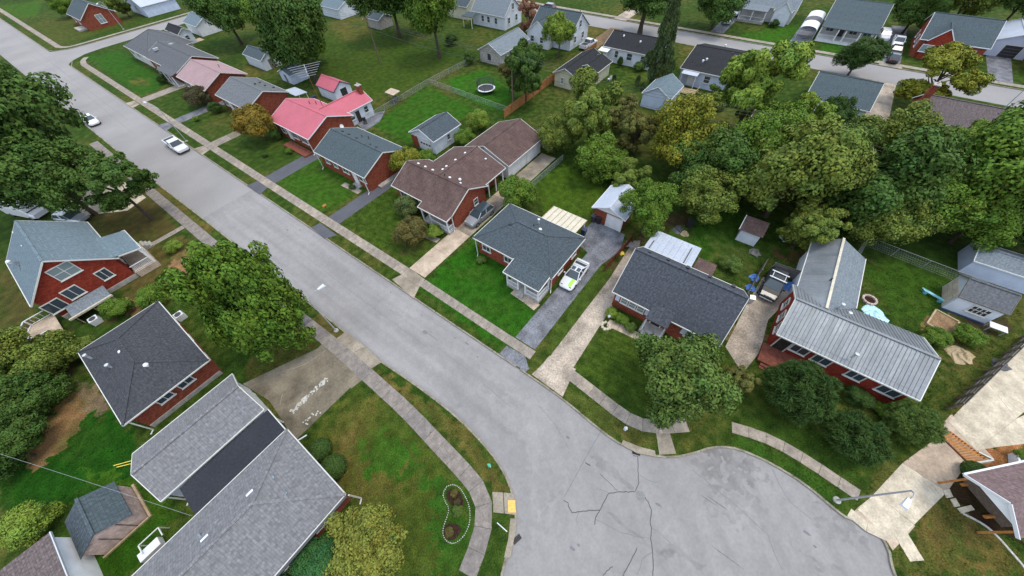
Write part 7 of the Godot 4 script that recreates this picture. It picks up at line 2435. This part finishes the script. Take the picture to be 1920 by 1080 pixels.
	mb = MB.new()
	mb.lathe(Vector3(0, 1.7, 0), [[0.0, 0.0], [.09, .02], [.14, .28], [.16, .3], [.05, .4], [0.0, .44]], 8)
	obj("lantern", mb, "galv", t, true)
	var rng := RandomNumberGenerator.new()
	rng.seed = 4
	for k in 9:
		mb = MB.new()
		var a := TAU * k / 9.0
		var c := Vector3(cos(a) * .42, 0, sin(a) * .42)
		mb.lathe(c, [[0.0, -.02], [rng.randf_range(.16, .24), .02], [.15, .13], [0.0, .17]], 7)
		obj("stone", mb, "paleconcrete", t, true)
	for e in [[918, 874, "green", "small green and white yard hydrant on the verge by the curb ramp"], [1172, 805, "white", "small white capped valve post on the dry verge by the storm grate"]]:
		t = thing("yard_hydrant", e[3], "hydrant", P(e[0], e[1]))
		mb = MB.new()
		mb.lathe(Vector3.ZERO, [[0.0, 0.0], [.14, 0.0], [.11, .05], [.11, .42], [.15, .45], [.1, .58], [0.0, .62]], 10)
		obj("barrel", mb, e[2], t, true)
		mb = MB.new()
		mb.box(Vector3(0, .34, 0), Vector3(.34, .1, .1))
		obj("nozzles", mb, "white", t, true)
	mb = MB.new()
	mb.tube([P(932, 980, .03), P(951, 997, .03)], [.04, .04], 6)
	tag(obj("marker_stick", mb, "white", self), "white stick lying on the verge below the yellow ramp plate", "stick")
	for e in [[213, 873, 250, 863, "upper yellow rod lying on the deep green lawn by the garage"], [219, 876, 252, 868, "lower yellow rod lying on the deep green lawn by the garage"]]:
		mb = MB.new()
		mb.tube([P(e[0], e[1], .03), P(e[2], e[3], .03)], [.035, .035], 6)
		tag(obj("yellow_rod", mb, "yellow", self), e[4], "rod")
	# bins and clutter
	bin("dark blue wheelie bin under the cream lean-to edge", P(1094, 440), "navy")
	bin("black wheelie bin beside the brick garage wall", P(1122, 418), "black")
	bin("dark bin in the corner of the asphalt driveway", P(1112, 415), "darkmetal")
	bin("black bin behind the flat white patio roof", P(1291, 425), "black", Vector3(.7, 1.0, .7), .4)
	bin("pale bin at the corner of the tall grey-roofed house", P(1404, 566), "galv", Vector3(.5, .8, .5), .3)
	bin("dark bin behind the red roof wing beside the barn shed", P(592, 190), "navy")
	heap("blue_tarpaulin", "crumpled blue tarpaulin by the grey fence, upper of two", "tarpaulin", P(1414, 521), .55, .5, "bluetarp", 3)
	heap("blue_tarpaulin", "crumpled blue tarpaulin by the grey fence, lower of two", "tarpaulin", P(1407, 540), .55, .5, "bluetarp", 4)
	heap("blue_tarpaulin", "crumpled blue tarpaulin between the black car and silver roof", "tarpaulin", P(1481, 538), .75, .7, "bluetarp", 5)
	heap("pale_tarpaulin", "pale turquoise sheet on the lawn behind the long silver roof", "tarpaulin", P(1640, 590), 1.15, .35, "paletarp", 6)
	heap("pale_tarpaulin", "torn pale sheet under the trees behind the grey board fence", "tarpaulin", P(1475, 447), .9, .4, "laplav", 7)
	heap("junk_pile", "pile of black bags and chairs behind the flat white patio roof", "pile", P(1273, 431), .8, .6, "darkmetal", 8)
	heap("junk_pile", "pile of firewood and scrap behind the white patio roof", "pile", P(1283, 438), .6, .4, "tanwood", 9)
	heap("junk_pile", "pale rubble heap at the end of the dirt driveway", "pile", P(1180, 458), .6, .25, "block", 10)
	heap("junk_pile", "yellow crate of oddments by the red-brown fence", "pile", P(1166, 475), .35, .3, "yellow", 11)
	heap("junk_pile", "dark woodpile beside the white-walled shed", "pile", P(1415, 475), .7, .6, "greywood", 12)
	heap("brush_pile", "heap of cut brown branches behind the long silver roof", "pile", P(1798, 665), 1.2, .5, "tanwood", 13)
	heap("junk_pile", "grey rubbish heap on the wide driveway beside the rail fence", "pile", P(1877, 684), .7, .3, "darkmetal", 14)
	t = thing("teal_bench", "long teal plank bench lying on the grass by the white shed", "bench", P(1745, 556))
	for k in 3:
		mb = MB.new()
		var off := Vector3(.12 * k, .35, .16 * k - .16)
		mb.beam(P(1724, 545) + off, P(1763, 567) + off, .16, .05)
		obj("plank", mb, "tealpaint" if k != 1 else "paletarp", t)
	for f in [.15, .85]:
		mb = MB.new()
		var c := P(1724, 545).lerp(P(1763, 567), f)
		mb.box(c + Vector3(.12, .16, 0), Vector3(.3, .32, .4))
		obj("leg", mb, "tealpaint", t)
	t = thing("fire_ring", "round stone fire ring on the lawn behind the silver-roofed wing", "fire pit", P(1629, 563))
	for k in 11:
		mb = MB.new()
		var a := TAU * k / 11.0
		mb.box(Vector3(cos(a) * .6, .1, sin(a) * .6), Vector3(.2, .2, .3), Basis(Vector3.UP, -a))
		obj("stone", mb, "pinkply", t, true)
	mb = MB.new()
	mb.lathe(Vector3(0, 0, 0), [[0.0, 0.0], [.5, 0.0], [.5, .04], [0.0, .05]], 12)
	obj("ash", mb, "mulch", t, true)
	t = thing("raised_bed", "timber-framed raised bed of bare soil on the lawn by the white shed", "raised bed", P(1762, 605))
	var q := [P(1735, 608), P(1752, 582), P(1795, 605), P(1778, 632)]
	for k in 4:
		mb = MB.new()
		mb.beam(q[k] + Vector3(0, .12, 0), q[(k + 1) % 4] + Vector3(0, .12, 0), .14, .24)
		obj("frame_timber", mb, "tanwood", t)
	mb = MB.new()
	var pl := PackedVector2Array()
	for p in q: pl.append(Vector2(p.x, p.z))
	mb.flat(pl, .12, .1)
	obj("soil", mb, "soil", t)
	t = thing("white_table", "white tabletop standing by the rail fence behind the white shed", "table", P(1858, 620))
	mb = MB.new()
	mb.box(Vector3(0, .7, 0), Vector3(1.3, .06, .8))
	obj("tabletop", mb, "white", t, true)
	for x in [-.55, .55]:
		for z in [-.3, .3]:
			mb = MB.new()
			mb.box(Vector3(x, .34, z), Vector3(.06, .68, .06))
			obj("leg", mb, "galv", t, true)
	# patio seats
	var i2 := 0
	for e in [[676, 226, "carred", "red patio chair on the paved patio of the red-roofed house"], [686, 232, "black", "black patio chair on the paved patio of the red-roofed house"], [1006, 97, "carred", "red garden chair behind the white cape house"], [1152, 150, "darkwood", "dark garden chair on the gravel behind the white bungalow"], [1142, 152, "white", "white garden chair on the gravel behind the white bungalow"], [1528, 680, "navy", "dark blue covered chair on the red deck"], [1545, 672, "galv", "pale chair on the red deck"]]:
		t = thing("patio_chair", e[3], "chair", P(e[0], e[1]) + Vector3(0, .38 if e[0] > 1500 else .012, 0), "", i2 * 1.1)
		mb = MB.new()
		mb.box(Vector3(0, .42, 0), Vector3(.6, .08, .6))
		obj("seat", mb, e[2], t, true)
		mb = MB.new()
		mb.box(Vector3(0, .75, -.28), Vector3(.6, .6, .07))
		obj("backrest", mb, e[2], t, true)
		for x in [-.26, .26]:
			for z in [-.26, .26]:
				mb = MB.new()
				mb.box(Vector3(x, .2, z), Vector3(.06, .4, .06))
				obj("leg", mb, e[2], t, true)
		i2 += 1
	# air conditioner behind the mauve roof, white unit beside the dark hip house
	for e in [[1903, 866, "white and grey outdoor unit on the sandy ground beside the mauve roof"], [185, 604, "small white outdoor unit between the tall red house and dark hip roof"], [343, 596, "white outdoor unit under the round maple at the dark hip roof"], [690, 283 - 20, "grey outdoor unit behind the slate-roofed house"]]:
		t = thing("outdoor_unit", e[2], "air conditioner", P(e[0], e[1]))
		mb = MB.new()
		mb.box(Vector3(0, .38, 0), Vector3(.85, .72, .85))
		obj("casing", mb, "white", t, true)
		mb = MB.new()
		mb.lathe(Vector3(0, .74, 0), [[0.0, 0.0], [.33, 0.0], [.33, .03], [0.0, .03]], 14)
		obj("fan_grille", mb, "darkmetal", t, true)
